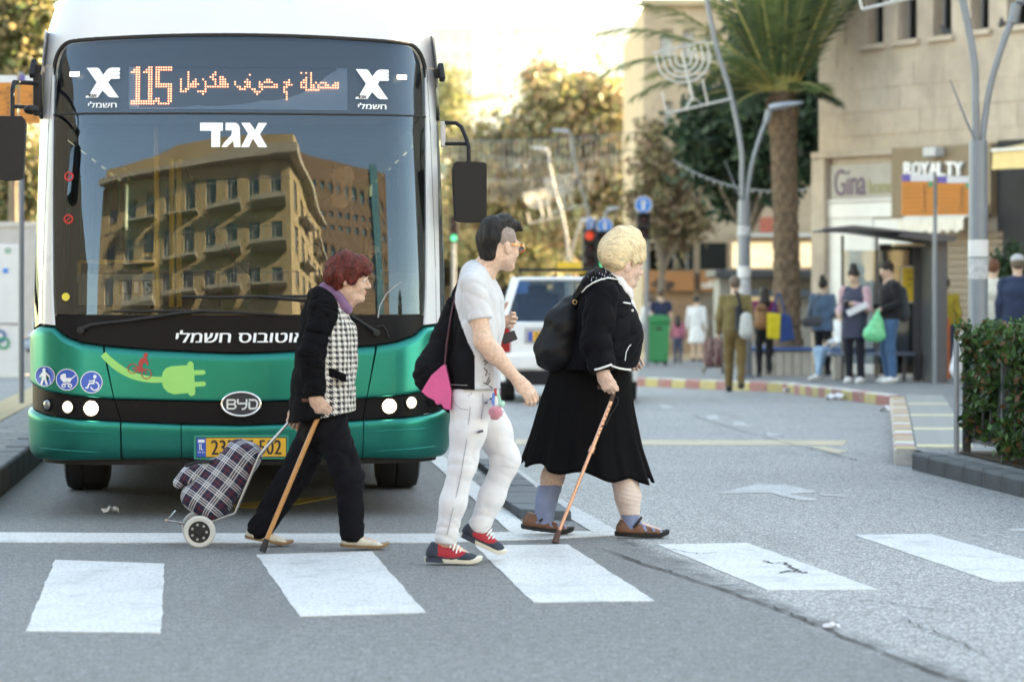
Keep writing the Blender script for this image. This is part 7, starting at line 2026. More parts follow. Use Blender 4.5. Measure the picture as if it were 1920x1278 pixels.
# traffic lights and arrow signs
tl_black = mat('signal_black', (0.012, 0.012, 0.013), 0.5)
def lens_m(name, c, e): return mat(name, tuple(x * 0.5 for x in c), 0.3, emit=c, estr=e, var=0)
g_on, r_on = lens_m('green_light', (0.05, 0.95, 0.60), 0.17), lens_m('red_light', (0.95, 0.10, 0.06), 0.06)
l_off = mat('dark_lens', (0.06, 0.02, 0.02), 0.2)
sgn_b = mat('road_sign_blue', (0.02, 0.20, 0.62), 0.4); sgn_w = mat('road_sign_white', (0.78, 0.78, 0.78), 0.4)
def signal_head(parent, x, z, y, lit, yaw=0.0, n=3, s=1.0):
    h = empty('signal_head', (x, y, z), yaw, parent=parent)
    MB().box((0, 0, 0), (0.30 * s, 0.16, 0.30 * n * s)).build('housing', tl_black, h, bevel=0.02)
    for k in range(n):
        zc = (n / 2 - 0.5 - k) * 0.29 * s
        m_ = (r_on if k == 0 else g_on) if k in lit else l_off
        MB().lathe([(0.10 * s, 0.0), (0.07 * s, -0.02), (0.002, -0.03)], (0, -0.085, zc), 'Y', 18).build('lens', m_, h, smooth=50)
        mb = MB(); nn = 14; vs = []
        for q in (-0.08, -0.24):
            for j in range(nn):
                a = R(-25 + 230 * j / (nn - 1)); vs.append((0.125 * s * math.cos(a), q, zc + 0.125 * s * math.sin(a)))
        mb.add(vs, [(j, j + 1, nn + j + 1, nn + j) for j in range(nn - 1)]); mb.build('visor', tl_black, h)
    return h
def arrow_sign(parent, x, z, y, r_=0.19, yaw=0.0, arrow=True):
    s_ = empty('arrow_sign', (x, y, z), yaw, parent=parent)
    MB().lathe([(r_, 0.01), (r_, -0.01)], axis='Y', n=32).build('disc', sgn_b, s_)
    g = S2().ring((0, 0), r_ * 0.90, r_ * 1.0, 32); g.line([(0, -r_ * 0.6), (0, r_ * 0.3)], r_ * 0.28, False); g.poly([(-r_ * 0.36, r_ * 0.1), (r_ * 0.36, r_ * 0.1), (0, r_ * 0.68)])
    if arrow: place2d(g, 'arrow', sgn_w, lambda a, b, k: (a, -0.013, b), s_)
D = 64.0
t1 = empty('traffic_light', (px(1118, D), D, gz(D) + PH), label='pair of traffic signals with red and green lit behind the blonde woman', cat='traffic light', group='traffic signals')
zt_ = lambda y, D=64.0: CZ - (y - HY) * D / F - gz(D) - PH
MB().tube([(0, 0.12, 0), (0, 0.12, zt_(415))], 0.055, 12).build('pole', galv, t1)
signal_head(t1, -0.17, zt_(466), 0, (0,), R(8)); signal_head(t1, 0.19, zt_(470), 0, (2,), R(-6))
arrow_sign(t1, px(1134, D) - px(1118, D), zt_(423), -0.02, 0.175); arrow_sign(t1, px(1108, D) - px(1118, D), zt_(422), 0.0, 0.17, R(55))
D = 62.0
t2 = empty('traffic_light', (px(1213, D), D, gz(D) + PH), label='single traffic signal on a slim pole under a round blue arrow sign beside the bin', cat='traffic light', group='traffic signals')
zt2 = lambda y: zt_(y, 62.0)
MB().tube([(0, 0.1, 0), (0, 0.1, zt2(438)), (-0.05, 0.1, zt2(425)), (-0.09, 0.1, zt2(375))], 0.048, 12).build('pole', galv, t2)
signal_head(t2, px(1206, D) - px(1213, D), zt2(424), 0, (), 0, 2, 1.0); arrow_sign(t2, px(1206, D) - px(1213, D), zt2(384), -0.05, 0.19)
D = 95.0
t3 = empty('traffic_light', (px(851, D), D, gz(D) + PH), label='distant green traffic signal beside the bus mirror', cat='traffic light', group='traffic signals')
MB().tube([(0, 0.1, 0), (0, 0.1, zt_(425, D))], 0.06, 10).build('pole', galv, t3); signal_head(t3, 0, zt_(430, D), 0, (2,), 0, 3, 1.0)
# green litter bin
D = 63.0; gb_ = empty('litter_bin', (px(1232, D), D, gz(D) + PH), label='green plastic wheelie bin behind the slim signal pole', cat='bin')
gr_ = mat('bin_green', (0.01, 0.26, 0.10), 0.45, var=0.1)
mb = MB(); mb.prism([(-0.23, 0.08), (0.23, 0.08), (0.27, 0.95), (-0.27, 0.95)], lambda p: (p[0], -0.27, p[1]), lambda p: (p[0], 0.27, p[1])); mb.build('body', gr_, gb_, bevel=0.04, recalc=True)
mb = MB(); mb.prism([(-0.29, 0.955), (0.29, 0.955), (0.28, 1.04), (0.20, 1.12), (-0.20, 1.12), (-0.28, 1.04)], lambda p: (p[0], -0.30, p[1]), lambda p: (p[0], 0.30, p[1])); mb.build('lid', gr_, gb_, bevel=0.03, recalc=True)
for sx in (-1, 1): MB().lathe([(0.09, -0.03), (0.09, 0.03)], (sx * 0.2, 0.2, 0.09), 'X', 14).build('wheel', rubber, gb_)
mb = MB(); mb.box((0.03, -0.275, 0.82), (0.14, 0.01, 0.06)); mb.build('slot', pdk, gb_)
# bus shelter
DS = 42.0; zs = gz(DS) + PH
sh_ = empty('bus_shelter', (px(1660, DS), DS, zs), label='dark grey bus shelter with glass panels and yellow timetable', cat='bus shelter'); sl0 = Vector(sh_.location)
sx_ = lambda x, D=DS: px(x, D) - sl0.x
sz_ = lambda y, D=DS: CZ - (y - HY) * D / F - zs
anth = mat('anthracite_metal', (0.085, 0.09, 0.105), 0.45, 0.3, var=0.08)
mb = MB(); mb.prism([(sx_(1532), sz_(430)), (sx_(1590), sz_(424)), (sx_(1778), sz_(444)), (sx_(1778), sz_(453)), (sx_(1740), sz_(456)), (sx_(1590), sz_(434)), (sx_(1532), sz_(434))], lambda p: (p[0], -0.75, p[1]), lambda p: (p[0], 0.85, p[1])); mb.build('roof', anth, sh_, bevel=0.01, recalc=True)
MB().box2((sx_(1738), -0.55, 0), (sx_(1766), 0.75, sz_(452))).build('end_panel', anth, sh_, bevel=0.015)
MB().box2((sx_(1724), 0.60, 0), (sx_(1737), 0.75, sz_(452))).build('post', anth, sh_)
for x in (1590, 1655): MB().box2((sx_(x) - 0.02, 0.68, 0), (sx_(x) + 0.02, 0.74, sz_(440))).build('post', anth, sh_)
sgl = glass_mat('shelter_glass', (0.55, 0.60, 0.62), 1.6)
for x0, x1 in ((1592, 1654), (1657, 1722)):
    mb = MB(); mb.box2((sx_(x0), 0.70, 0.25), (sx_(x1), 0.712, sz_(468))); mb.build('glass_panel', sgl, sh_)
MB().box2((sx_(1660), 0.72, 0.1), (sx_(1737), 0.76, sz_(456))).build('back_panel', mat('shelter_dark_panel', (0.03, 0.032, 0.036), 0.5), sh_)
MB().box2((sx_(1700), 0.655, sz_(568)), (sx_(1731), 0.665, sz_(498))).build('timetable_frame', wframe_w, sh_); MB().box2((sx_(1703), 0.640, sz_(565)), (sx_(1725), 0.652, sz_(501))).build('timetable', mat('timetable_yellow', (0.72, 0.50, 0.05), 0.6), sh_)
for k, tx_ in enumerate(('12', '28', '37')): 
    place2d(text2d(tx_, sx_(1712), sx_(1722), sz_(513 + 13 * k), sz_(505 + 13 * k)), 'lettering', pdk, lambda a, b, q: (a, 0.637, b), sh_)
MB().box2((sx_(1560), 0.30, 0.38), (sx_(1722), 0.62, 0.43)).build('bench', mat('shelter_bench', (0.12, 0.16, 0.25), 0.5), sh_, bevel=0.01)
for x in (1600, 1700): MB().box2((sx_(x), 0.42, 0), (sx_(x) + 0.05, 0.50, 0.38)).build('bench_leg', anth, sh_)
MB().box2((sx_(1675), -0.25, sz_(462)), (sx_(1730), 0.2, sz_(457))).build('roof_light', mat('shelter_light', (0.6, 0.5, 0.35), 0.5), sh_)
# stop flag with orange boards
def stop_boards(name, x, D, label, boards, zt0, lines):
    zb = gz(D) + PH; s_ = empty(name, (px(x, D), D, zb), label=label, cat='bus stop sign', group='bus stop signs'); l0 = Vector(s_.location)
    MB().tube([(0, 0, 0), (0, 0, CZ - (zt0 - HY) * D / F - zb)], 0.03, 10).build('pole', galv, s_)
    om = mat('board_orange', (0.60, 0.22, 0.045), 0.55, var=0.08)
    for x0, y0, x1, y1 in boards:
        X0, X1, Z1, Z0 = px(x0, D) - l0.x, px(x1, D) - l0.x, CZ - (y0 - HY) * D / F - zb, CZ - (y1 - HY) * D / F - zb
        b_ = MB().box2((X0, -0.045, Z0), (X1, -0.02, Z1)).build('board', om, s_)
        hgt = Z1 - Z0
        MB().box2((X0, -0.050, Z1 - hgt * 0.17), (X0 + (X1 - X0) * 0.28, -0.046, Z1)).build('logo_band', mat('sign_violet', (0.12, 0.10, 0.36), 0.5), s_); MB().box2((X0 + (X1 - X0) * 0.28, -0.050, Z1 - hgt * 0.17), (X1, -0.046, Z1)).build('header_band', mat('sign_pale', (0.62, 0.64, 0.68), 0.5), s_)
        MB().box2((X1 - (X1 - X0) * 0.16, -0.052, Z1 - hgt * 0.30), (X1 - 0.01, -0.046, Z1 - hgt * 0.18)).build('green_tab', mat('sign_green', (0.02, 0.30, 0.14), 0.5), s_)
        for k in range(6):
            zc = Z1 - hgt * (0.30 + 0.115 * k)
            MB().box2((X0 + 0.02, -0.0475, zc - hgt * 0.045), (X1 - 0.02, -0.0465, zc - hgt * 0.040)).build('rule_line', pdk, s_)
            tx_ = lines[k % len(lines)]; w_ = (X1 - X0) * 0.055 * len(tx_)
            place2d(text2d(tx_, X1 - (X1 - X0) * 0.22 - w_, X1 - (X1 - X0) * 0.22, zc - hgt * 0.03, zc + hgt * 0.035), 'lettering', pdk, lambda a, b, q: (a, -0.049, b), s_)
    return s_
stop_boards('bus_stop_sign', 1753, 40.0, 'bus stop sign with two orange route boards above the shelter', [(1690, 327, 1749, 405), (1757, 331, 1820, 403)], 322, ['29', '28', '37', '40', '42', '115'])
stop_boards('bus_stop_sign', 40, 30.0, 'orange route board sign behind the left bus mirror', [(-30, 142, 34, 222), (38, 142, 76, 232)], 135, ['29', '28,N37', 'N37', '40', '42', '41'])
# planter benches
for x, D, w_, lab in ((1455, 48.6, 1.0, 'concrete planter with blue bench rim round the palm trunk'),):
    p_ = empty('planter', (px(x, D), D, gz(D) + PH), label=lab, cat='planter')
    cm_ = mat('planter_concrete', (0.40, 0.37, 0.33), 0.85, var=0.15, bump=0.2)
    for k in range(7):
        MB().box2((-0.52 + 0.15 * k + 0.006, -0.55, 0), (-0.52 + 0.15 * (k + 1) - 0.006, -0.42, 0.42)).build('concrete_panel', cm_, p_, bevel=0.006)
    MB().box2((-0.50, -0.41, 0), (0.51, 0.55, 0.40)).build('core', cm_, p_)
    MB().box2((-0.56, -0.60, 0.425), (0.57, 0.60, 0.49)).build('rim', mat('bench_blue', (0.03, 0.09, 0.24), 0.5), p_, bevel=0.015)
D = 44.0; cb2 = empty('concrete_block', (px(1575, D), D, gz(D) + PH), label='pale concrete seat block under the seated girl in light jeans', cat='bench'); MB().box2((-0.10, -0.22, 0), (0.14, 0.25, 0.43)).build('block', MATS['planter_concrete'], cb2, bevel=0.015); MB().box2((-0.16, -0.28, 0.432), (0.9, 0.30, 0.48)).build('seat', MATS['bench_blue'], cb2, bevel=0.01)
D = 44.5; ob_ = empty('post_box', (px(1772, D), D, gz(D) + PH), label='tall orange cabinet right of the bus shelter', cat='cabinet'); MB().box2((-0.12, -0.12, 0), (0.06, 0.12, 0.92)).build('body', mat('cabinet_orange', (0.55, 0.12, 0.025), 0.5), ob_, bevel=0.02); MB().box2((-0.13, -0.13, 0.922), (0.07, 0.13, 0.96)).build('cap', MATS['cabinet_orange'], ob_, bevel=0.01)
yb_ = empty('yellow_sign', (px(1068, 72), 72, gz(72) + PH), label='yellow rectangular sign board above the white car roof', cat='sign'); zz_ = lambda y: CZ - (y - HY) * 72 / F - gz(72) - PH
MB().box2((px(1041, 72) - px(1068, 72), -0.03, zz_(513)), (px(1098, 72) - px(1068, 72), 0.03, zz_(491))).build('board', mat('sign_yellow', (0.70, 0.42, 0.04), 0.5), yb_, bevel=0.01); MB().tube([(0, 0.06, 0), (0, 0.06, zz_(500))], 0.04, 8).build('post', galv, yb_)
bb_ = empty('blue_sign', (px(980, 74), 74, gz(74) + PH), label='small blue sign between the man and the white car', cat='sign'); MB().box2((-0.17, -0.02, 1.62), (0.17, 0.02, 2.15)).build('board', sgn_b, bb_, bevel=0.01); MB().tube([(0, 0.05, 0), (0, 0.05, 2.0)], 0.03, 8).build('post', galv, bb_)
# fence and hedge at the right edge
fx = lambda y: 3.50 + 0.075 * (21.9 - y)
fn_ = empty('fence', (fx(21.9), 21.9, PH), label='low dark metal fence along the hedge at the right edge', cat='fence'); f0 = Vector(fn_.location)
fm_ = mat('fence_grey', (0.075, 0.083, 0.09), 0.5, 0.3, var=0.12)
fy = [21.9, 20.7, 19.5, 18.3, 17.1, 15.9]
for y in fy:
    MB().box2((fx(y) - 0.03 - f0.x, y - 0.03 - f0.y, -0.02), (fx(y) + 0.03 - f0.x, y + 0.03 - f0.y, 0.88)).build('post', fm_, fn_, bevel=0.006)
for a, b in zip(fy, fy[1:]):
    for z in (0.12, 0.62): MB().bar((fx(a) - f0.x, a - f0.y, z), (fx(b) - f0.x, b - f0.y, z), 0.025, 0.035).build('rail', fm_, fn_)
    for k in range(1, 5):
        y = a + (b - a) * k / 5; MB().bar((fx(y) - f0.x, y - f0.y, 0.10), (fx(y - 0.12) - f0.x, y - 0.12 - f0.y, 0.62), 0.03, 0.012, (1, 0, 0)).build('slat', fm_, fn_)
mb = MB(); mb.tube([(-0.07, 0.05, 0), (-0.07, 0.05, 0.92)], 0.022, 10); mb.build('end_pole', mat('pale_pole', (0.48, 0.50, 0.52), 0.5, 0.3), fn_)
soil = strip_sheet('soil_bed', [15, 18, 22.1], lambda y: fx(y) - 0.05, lambda y: fx(y) + 1.5, lambda y: PH + 0.012, mat('soil', (0.09, 0.065, 0.045), 0.95, var=0.4, vscale=12, bump=0.6, bscale=40)); tag(soil, kind='structure')
# left: cabinet, wall
D = 42.0; zl = gz(D) + PHL
cab = empty('cabinet', (px(5, D), D, zl), label='white utility cabinet with green and blue ring logo behind the bus', cat='cabinet'); c0_ = Vector(cab.location); wcab = mat('cabinet_white', (0.62, 0.63, 0.65), 0.45, var=0.06)
cz2 = lambda y: CZ - (y - HY) * D / F - zl
MB().box2((-0.6, 0, 0.03), (px(36, D) - c0_.x, 0.45, cz2(458))).build('body', wcab, cab, bevel=0.015)
MB().box2((-0.62, -0.02, 0), (px(37, D) - c0_.x, 0.47, 0.06)).build('plinth', wframe_w, cab)
MB().box2((-0.6, -0.012, cz2(608)), (px(34, D) - c0_.x, -0.002, cz2(606))).build('door_gap', pdk, cab)
for x, y, c_ in ((0, 630, (0.03, 0.10, 0.30)), (7, 643, (0.02, 0.28, 0.16))):
    place2d(S2().ring((px(x, D) - c0_.x, cz2(y)), 0.055, 0.095, 28), 'logo_ring', mat('ring_%d' % x, c_, 0.5), lambda a, b, k, q=x: (a, -0.013 - 0.001 * (q > 3), b), cab)
place2d(S2().ring((px(15, D) - c0_.x, cz2(470)), 0.02, 0.04, 18), 'logo_ring', mat('ring_7', (0.02, 0.28, 0.16), 0.5), lambda a, b, k: (a, -0.013, b), cab)
MB().box2((px(6, D) - c0_.x, -0.014, cz2(512)), (px(15, D) - c0_.x, -0.003, cz2(503))).build('blue_label', sgn_b, cab)
D = 46.5; wl_ = empty('grey_wall', (px(20, D), D, gz(D) + PHL), label='plain grey wall behind the white cabinet', cat='wall'); MB().box2((-6, 0, -0.3), (1.6, 0.25, CZ - (425 - HY) * D / F - gz(D) - PHL)).build('panel', mat('grey_render', (0.36, 0.37, 0.39), 0.8, var=0.08), wl_); MB().box2((-6.03, -0.03, CZ - (425 - HY) * D / F - gz(D) - PHL + 0.002), (1.63, 0.28, CZ - (425 - HY) * D / F - gz(D) - PHL + 0.08)).build('coping', mat('grey_coping', (0.42, 0.43, 0.44), 0.8), wl_)
# string lights over the street
def strand(a, b, sag, n, drop, label):
    a, b = Vector(a), Vector(b); o = empty('string_lights', a, label=label, cat='string lights', group='icicle light strands over the street'); mb = MB(); P = []
    for k in range(n + 1):
        t = k / n; p = a.lerp(b, t) - a; p.z -= sag * 4 * t * (1 - t); P.append(p)
    mb.tube(P, 0.012, 5); mb.build('wire', galv, o)
    dm = MB()
    for k in range(1, n): dm.tube([P[k], P[k] - Vector((random.uniform(-.03, .03), 0, drop * random.uniform(0.5, 1.0)))], 0.010, 4)
    d_ = dm.build('icicles', mat('icicle_wire', (0.55, 0.55, 0.56), 0.5), o); d_["kind"] = "stuff"
strand(at(820, 262, 78), at(1262, 238, 78), 0.15, 46, 0.9, 'upper icicle light strand hanging before the autumn tree'); strand(at(900, 292, 92), at(1200, 285, 92), 0.2, 34, 1.0, 'middle icicle light strand in front of the autumn tree')
strand(at(860, 330, 106), at(1120, 318, 106), 0.25, 30, 1.1, 'lower icicle light strand behind the distant lamps'); strand(at(1262, 300, 62), at(1560, 345, 50), 0.35, 20, 0.12, 'thin cable strand running from the lamps to the stone building')
strand((-16, -14, 9.5), (18, -10, 9.0), 0.8, 40, 0.9, 'icicle light strand seen only as a reflection in the windscreen')
# litter
def litter(x, y, s_, lab):
    g_ = G(x, y); z = gz(g_[1]) + 0.004
    mb = MB(); vs = []
    for i in range(5):
        for j in range(4): vs.append(((i - 2) * s_ / 4 + random.uniform(-.01, .01), (j - 1.5) * s_ / 4 + random.uniform(-.01, .01), max(0.002, random.uniform(0, s_ * 0.45) * (1 - 0.1 * abs(i - 2)))))
    mb.add(vs, [(i * 4 + j, i * 4 + j + 1, (i + 1) * 4 + j + 1, (i + 1) * 4 + j) for i in range(4) for j in range(3)])
    o = mb.build('paper_scrap', mat('crumpled_paper', (0.72, 0.72, 0.74), 0.7, var=0.08), None); o.location = (g_[0], g_[1], z); tag(o, lab, 'litter', 'paper litter on the road'); s2 = o.modifiers.new('t', 'SOLIDIFY'); s2.thickness = 0.003
for x, y, s_, lab in ((204, 962, 0.10, 'crumpled white paper on the asphalt in front of the left bus wheel'), (1262, 718, 0.28, 'white litter by the far kerb left of the soldier'), (1424, 731, 0.16, 'white scrap by the kerb just right of the soldier'), (1482, 737, 0.2, 'white scrap by the kerb below the palm planter'), (1565, 750, 0.22, 'white scrap by the kerb below the waiting couple'), (1664, 772, 0.18, 'white scrap at the kerb corner'), (1558, 1178, 0.055, 'small pale scrap on the near asphalt seam')): litter(x, y, s_, lab)
# ------------------------------------------------------------------ white estate car
DC = 35.0; carx = px(1067, DC)
car = empty('car', (carx, DC, 0), label='white estate car with roof rack seen from behind', cat='car')
silver = mat('car_white_paint', (0.82, 0.83, 0.84), 0.3, 0.0, var=0.03, coat=0.6); cgl = glass_mat('car_glass', (0.45, 0.52, 0.55), 1.6)
def sect(pts): return pts
# body: cross-sections from rear to front (half-width, z) joined as a loft
secs = []
def ring(y, wl, wm, wr, z0, zm, zr): return [(-wl, y, z0), (-wm, y, z0 + 0.25), (-wm, y, zm), (-wr, y, zr - 0.06), (-wr + 0.10, y, zr), (wr - 0.10, y, zr), (wr, y, zr - 0.06), (wm, y, zm), (wm, y, z0 + 0.25), (wl, y, z0)]
B_ = MB(); RR = [ring(-0.02, 0.78, 0.84, 0.80, 0.28, 0.90, 0.98), ring(0.05, 0.84, 0.87, 0.84, 0.26, 0.92, 1.0), ring(0.8, 0.86, 0.88, 0.86, 0.22, 0.93, 1.0), ring(3.2, 0.86, 0.88, 0.86, 0.22, 0.92, 1.0), ring(4.1, 0.82, 0.85, 0.80, 0.24, 0.80, 0.88), ring(4.3, 0.70, 0.74, 0.68, 0.30, 0.62, 0.70)]
n = 10
B_.add([p for r_ in RR for p in r_], [(i * n + k, i * n + (k + 1) % n, (i + 1) * n + (k + 1) % n, (i + 1) * n + k) for i in range(len(RR) - 1) for k in range(n)] + [tuple(range(n))[::-1], tuple((len(RR) - 1) * n + k for k in range(n))]); B_.build('body', silver, car, recalc=True, smooth=35)
def cab_pt(sx, y, z, w): return (sx * w, y, z)
rf = MB(); rf.box2((-0.64, 0.42, 1.50), (0.64, 2.4, 1.55)); rf.build('roof', silver, car, bevel=0.025)
for sx in (-1, 1):
    for (p, q, w_) in (((sx * 0.83, 0.02, 0.98), (sx * 0.66, 0.40, 1.53), 0.10), ((sx * 0.84, 1.45, 0.98), (sx * 0.67, 1.45, 1.53), 0.06), ((sx * 0.80, 3.2, 0.98), (sx * 0.64, 2.38, 1.53), 0.06)): MB().bar(p, q, w_, 0.05, (0, 1, 0)).build('roof_pillar', silver, car)
    mb = MB(); mb.add([(sx * 0.835, 0.15, 0.985), (sx * 0.82, 3.1, 0.985), (sx * 0.65, 2.4, 1.51), (sx * 0.665, 0.48, 1.51)], [(0, 1, 2, 3)]); mb.build('side_window', cgl, car)
    MB().box2((sx * 0.60 - 0.015, 0.5, 1.60), (sx * 0.60 + 0.015, 2.3, 1.63)).build('roof_rail', rubber, car)
    tl_ = MB(); tl_.box2((sx * 0.72, -0.045, 0.62), (sx * 0.85, 0.05, 0.98)); tl_.build('tail_light', mat('tail_light_red', (0.35, 0.01, 0.015), 0.2), car, bevel=0.02)
    for y in (0.75, 3.4):
        w_ = empty('wheel', (sx * 0.76, y, 0.31), parent=car)
        MB().lathe([(0.2, -0.09), (0.29, -0.095), (0.31, -0.07), (0.31, 0.07), (0.29, 0.095), (0.2, 0.09)], axis='X', n=28).build('tyre', rubber, w_, smooth=40); MB().lathe([(0.2, -0.07), (0.19, 0.07)], axis='X', n=20).build('rim', MATS['wheel_steel'], w_, smooth=40)
mb = MB(); mb.add([(-0.76, 0.035, 1.0), (0.76, 0.035, 1.0), (0.62, 0.415, 1.505), (-0.62, 0.415, 1.505)], [(0, 1, 2, 3)]); mb.build('rear_window', cgl, car)
mb = MB(); mb.add([(-0.74, 3.15, 1.0), (0.74, 3.15, 1.0), (0.60, 2.42, 1.505), (-0.60, 2.42, 1.505)], [(0, 1, 2, 3)]); mb.build('windscreen', cgl, car)
MB().box2((-0.82, -0.10, 0.40), (0.82, 0.08, 0.62)).build('rear_bumper', silver, car, bevel=0.05, seg=3); MB().box2((-0.78, -0.08, 0.22), (0.78, 0.12, 0.395)).build('bumper_valance', dplast, car, bevel=0.03)
MB().box2((-0.55, -0.035, 0.73), (0.42, 0.0, 0.93)).build('plate_recess', mat('recess_grey', (0.40, 0.41, 0.43), 0.5), car, bevel=0.01)
cpl = empty('number_plate', (-0.24, -0.045, 0.82), parent=car)
MB().box((0, 0, 0), (0.52, 0.012, 0.12)).build('plate_face', MATS['plate_yellow'], cpl); MB().box((-0.235, -0.004, 0), (0.05, 0.012, 0.118)).build('plate_band', blue, cpl)
place2d(text2d('71-402-38', -0.18, 0.24, -0.035, 0.04), 'lettering', pdk, lambda a, b, k: (a, -0.009, b), cpl)
for y in (0.7, 2.0): MB().box2((-0.62, y - 0.02, 1.63), (0.62, y + 0.02, 1.66)).build('rack_bar', rubber, car)
MB().tube([(-0.15, 0.5, 1.55), (-0.15, 0.42, 1.85)], 0.006, 6).build('aerial', rubber, car)
for sx in (-0.38, 0.38): rounded_box('rear_seat', (sx, 1.1, 1.05), (0.55, 0.14, 0.6), seatm, car, 0.04); rounded_box('headrest', (sx, 1.1, 1.38), (0.24, 0.09, 0.16), seatm, car, 0.03)
# ------------------------------------------------------------------ trees and plants
def leaf_mat(name, c, var=0.35, trans=0.25):
    m, t, p = base_mat(name)
    inf = t.new('ShaderNodeTexNoise'); inf.inputs['Scale'].default_value = 1.6; t.lk(t.coord('Object'), inf.inputs['Vector'])
    t.lk(t.mix(t.ramp(inf.outputs['Fac'], [(0.3, 0.0), (0.7, 1.0)]), tuple(x * (1 - var) for x in c), tuple(x * (1 + var) for x in c)), p.inputs['Base Color'])
    p.inputs['Roughness'].default_value = 0.55
    tr = t.new('ShaderNodeBsdfTranslucent'); tr.inputs[0].default_value = (c[0] * 1.15, c[1] * 1.15, c[2], 1)
    mx = t.new('ShaderNodeMixShader'); mx.inputs[0].default_value = trans
    t.lk(p.outputs[0], mx.inputs[1]); t.lk(tr.outputs[0], mx.inputs[2]); t.lk(mx.outputs[0], t.n['Material Output'].inputs[0]); return m
def leaves(name, blobs, n, size, mats, parent, seed=0, shell=0.55, elong=1.6, clump=0.0):
    r = np.random.default_rng(seed); base = np.array(parent.location)
    vol = np.array([b[1][0] * b[1][1] * b[1][2] for b in blobs]) ** 0.67; pr = vol / vol.sum()
    which = r.choice(len(blobs), n, p=pr)
    d = r.normal(size=(n, 3)); d /= np.linalg.norm(d, axis=1)[:, None]
    rad = shell + (1 - shell) * r.random(n) ** 0.6; rad *= 1 + 0.10 * r.normal(size=n)
    C = np.array([b[0] for b in blobs])[which] + d * rad[:, None] * np.array([b[1] for b in blobs])[which]
    if clump > 0:
        nc = max(8, n // 60); cc = C[r.integers(0, n, nc)]; k = r.integers(0, nc, n); pull = r.random(n) < 0.75
        C[pull] = cc[k[pull]] + r.normal(size=(pull.sum(), 3)) * clump
    nn = d + 0.7 * r.normal(size=(n, 3)); nn /= np.linalg.norm(nn, axis=1)[:, None]
    a = np.cross(nn, r.normal(size=(n, 3))); a /= np.linalg.norm(a, axis=1)[:, None] + 1e-9; b = np.cross(nn, a)
    s = size * r.uniform(0.6, 1.3, n)[:, None]
    V = np.stack([C - a * s * elong * 0.5, C + b * s * 0.42 + nn * s * 0.1, C + a * s * elong * 0.5, C - b * s * 0.42 + nn * s * 0.1], 1).reshape(-1, 3) - base
    Fq = np.arange(4 * n).reshape(n, 4)
    return np_mesh(name, V, Fq, mats, parent, False, None, r.integers(0, len(mats), n))
bark = mat('bark', (0.16, 0.125, 0.095), 0.9, var=0.35, vscale=8, bump=0.6, bscale=25)
def tree(name, label, base, trunk, limbs, blobs, n, size, mats, seed=0, grp=None, clump=0.0, cat='tree', shell=0.4, r0=0.16):
    t_ = empty(name, base, label=label, cat=cat, group=grp); b = Vector(base)
    mb = MB(); mb.tube([Vector(p) - b for p in trunk], [r0 * (1 - 0.5 * i / (len(trunk) - 1)) for i in range(len(trunk))], 10); mb.build('trunk', bark, t_, smooth=50)
    for q in limbs: mb = MB(); mb.tube([Vector(p) - b for p in q], [r0 * 0.45, r0 * 0.3, r0 * 0.12][:len(q)], 8); mb.build('limb', bark, t_, smooth=50)
    leaves('crown', blobs, n, size, mats, t_, seed, shell, 1.6, clump); return t_
def auto_tree(name, label, x, D, z0, ztop, blobs_px, n, size, mats, seed, clump=0.0, shell=0.4, grp=None, r0=0.16):
    """blobs_px: (x, y, rx, ry) in the picture at distance D"""
    s_ = F / D; X = px(x, D); bl = []
    for bx_, by, rx, ry in blobs_px:
        c = at(bx_, by, D + random.uniform(-0.6, 0.6)); bl.append((tuple(c), (rx / s_, max(rx, ry) / s_ * 0.9, ry / s_)))
    tops = [Vector(b[0]) for b in bl]; cz = sum(t.z for t in tops) / len(tops); cx = sum(t.x for t in tops) / len(tops)
    fork = Vector((X + (cx - X) * 0.3, D, z0 + (cz - z0) * 0.55))
    limbs = [[fork, fork.lerp(t, 0.55) + Vector((0, 0, 0.15)), t] for t in tops]
    return tree(name, label, (X, D, z0), [(X, D, z0), ((X + fork.x) / 2, D + 0.05, (z0 + fork.z) / 2), fork], limbs, bl, n, size, mats, seed, grp, clump, shell=shell, r0=r0)
gA, gB, gC = leaf_mat('ficus_leaf', (0.022, 0.055, 0.028)), leaf_mat('ficus_leaf_dark', (0.012, 0.034, 0.020)), leaf_mat('ficus_leaf_mid', (0.035, 0.075, 0.030))
auto_tree('ficus_tree', 'dense dark green tree behind the palm trunk', 1395, 62.0, gz(62) + PH, 0, [(1330, 250, 62, 75), (1400, 200, 85, 95), (1475, 170, 70, 95), (1380, 310, 75, 60), (1460, 300, 75, 75), (1440, 80, 75, 55), (1370, 365, 40, 32), (1520, 230, 45, 90), (1310, 300, 40, 40)], 15000, 0.16, [gA, gB, gC], 5, 0.18, 0.3)
aA, aB, aC, aD = leaf_mat('autumn_leaf_rust', (0.22, 0.145, 0.095), 0.3, 0.35), leaf_mat('autumn_leaf_olive', (0.20, 0.19, 0.105), 0.3, 0.35), leaf_mat('autumn_leaf_gold', (0.28, 0.235, 0.13), 0.3, 0.35), leaf_mat('leaf_olive_green', (0.16, 0.18, 0.085), 0.3, 0.35)
auto_tree('autumn_tree', 'big loose tree with rust and olive autumn leaves in the middle distance', 1085, 112.0, gz(112) + PH, 0, [(890, 300, 60, 75), (880, 390, 55, 60), (930, 330, 75, 70), (1000, 260, 80, 75), (1080, 220, 85, 80), (1160, 270, 80, 90), (1080, 330, 110, 80), (1200, 330, 60, 80), (960, 410, 90, 60), (1060, 420, 100, 60), (1170, 410, 80, 60), (1020, 190, 45, 40), (1120, 170, 50, 35)], 15500, 0.24, [aA, aB, aC, aB, aD], 8, 0.40, 0.15, r0=0.25)
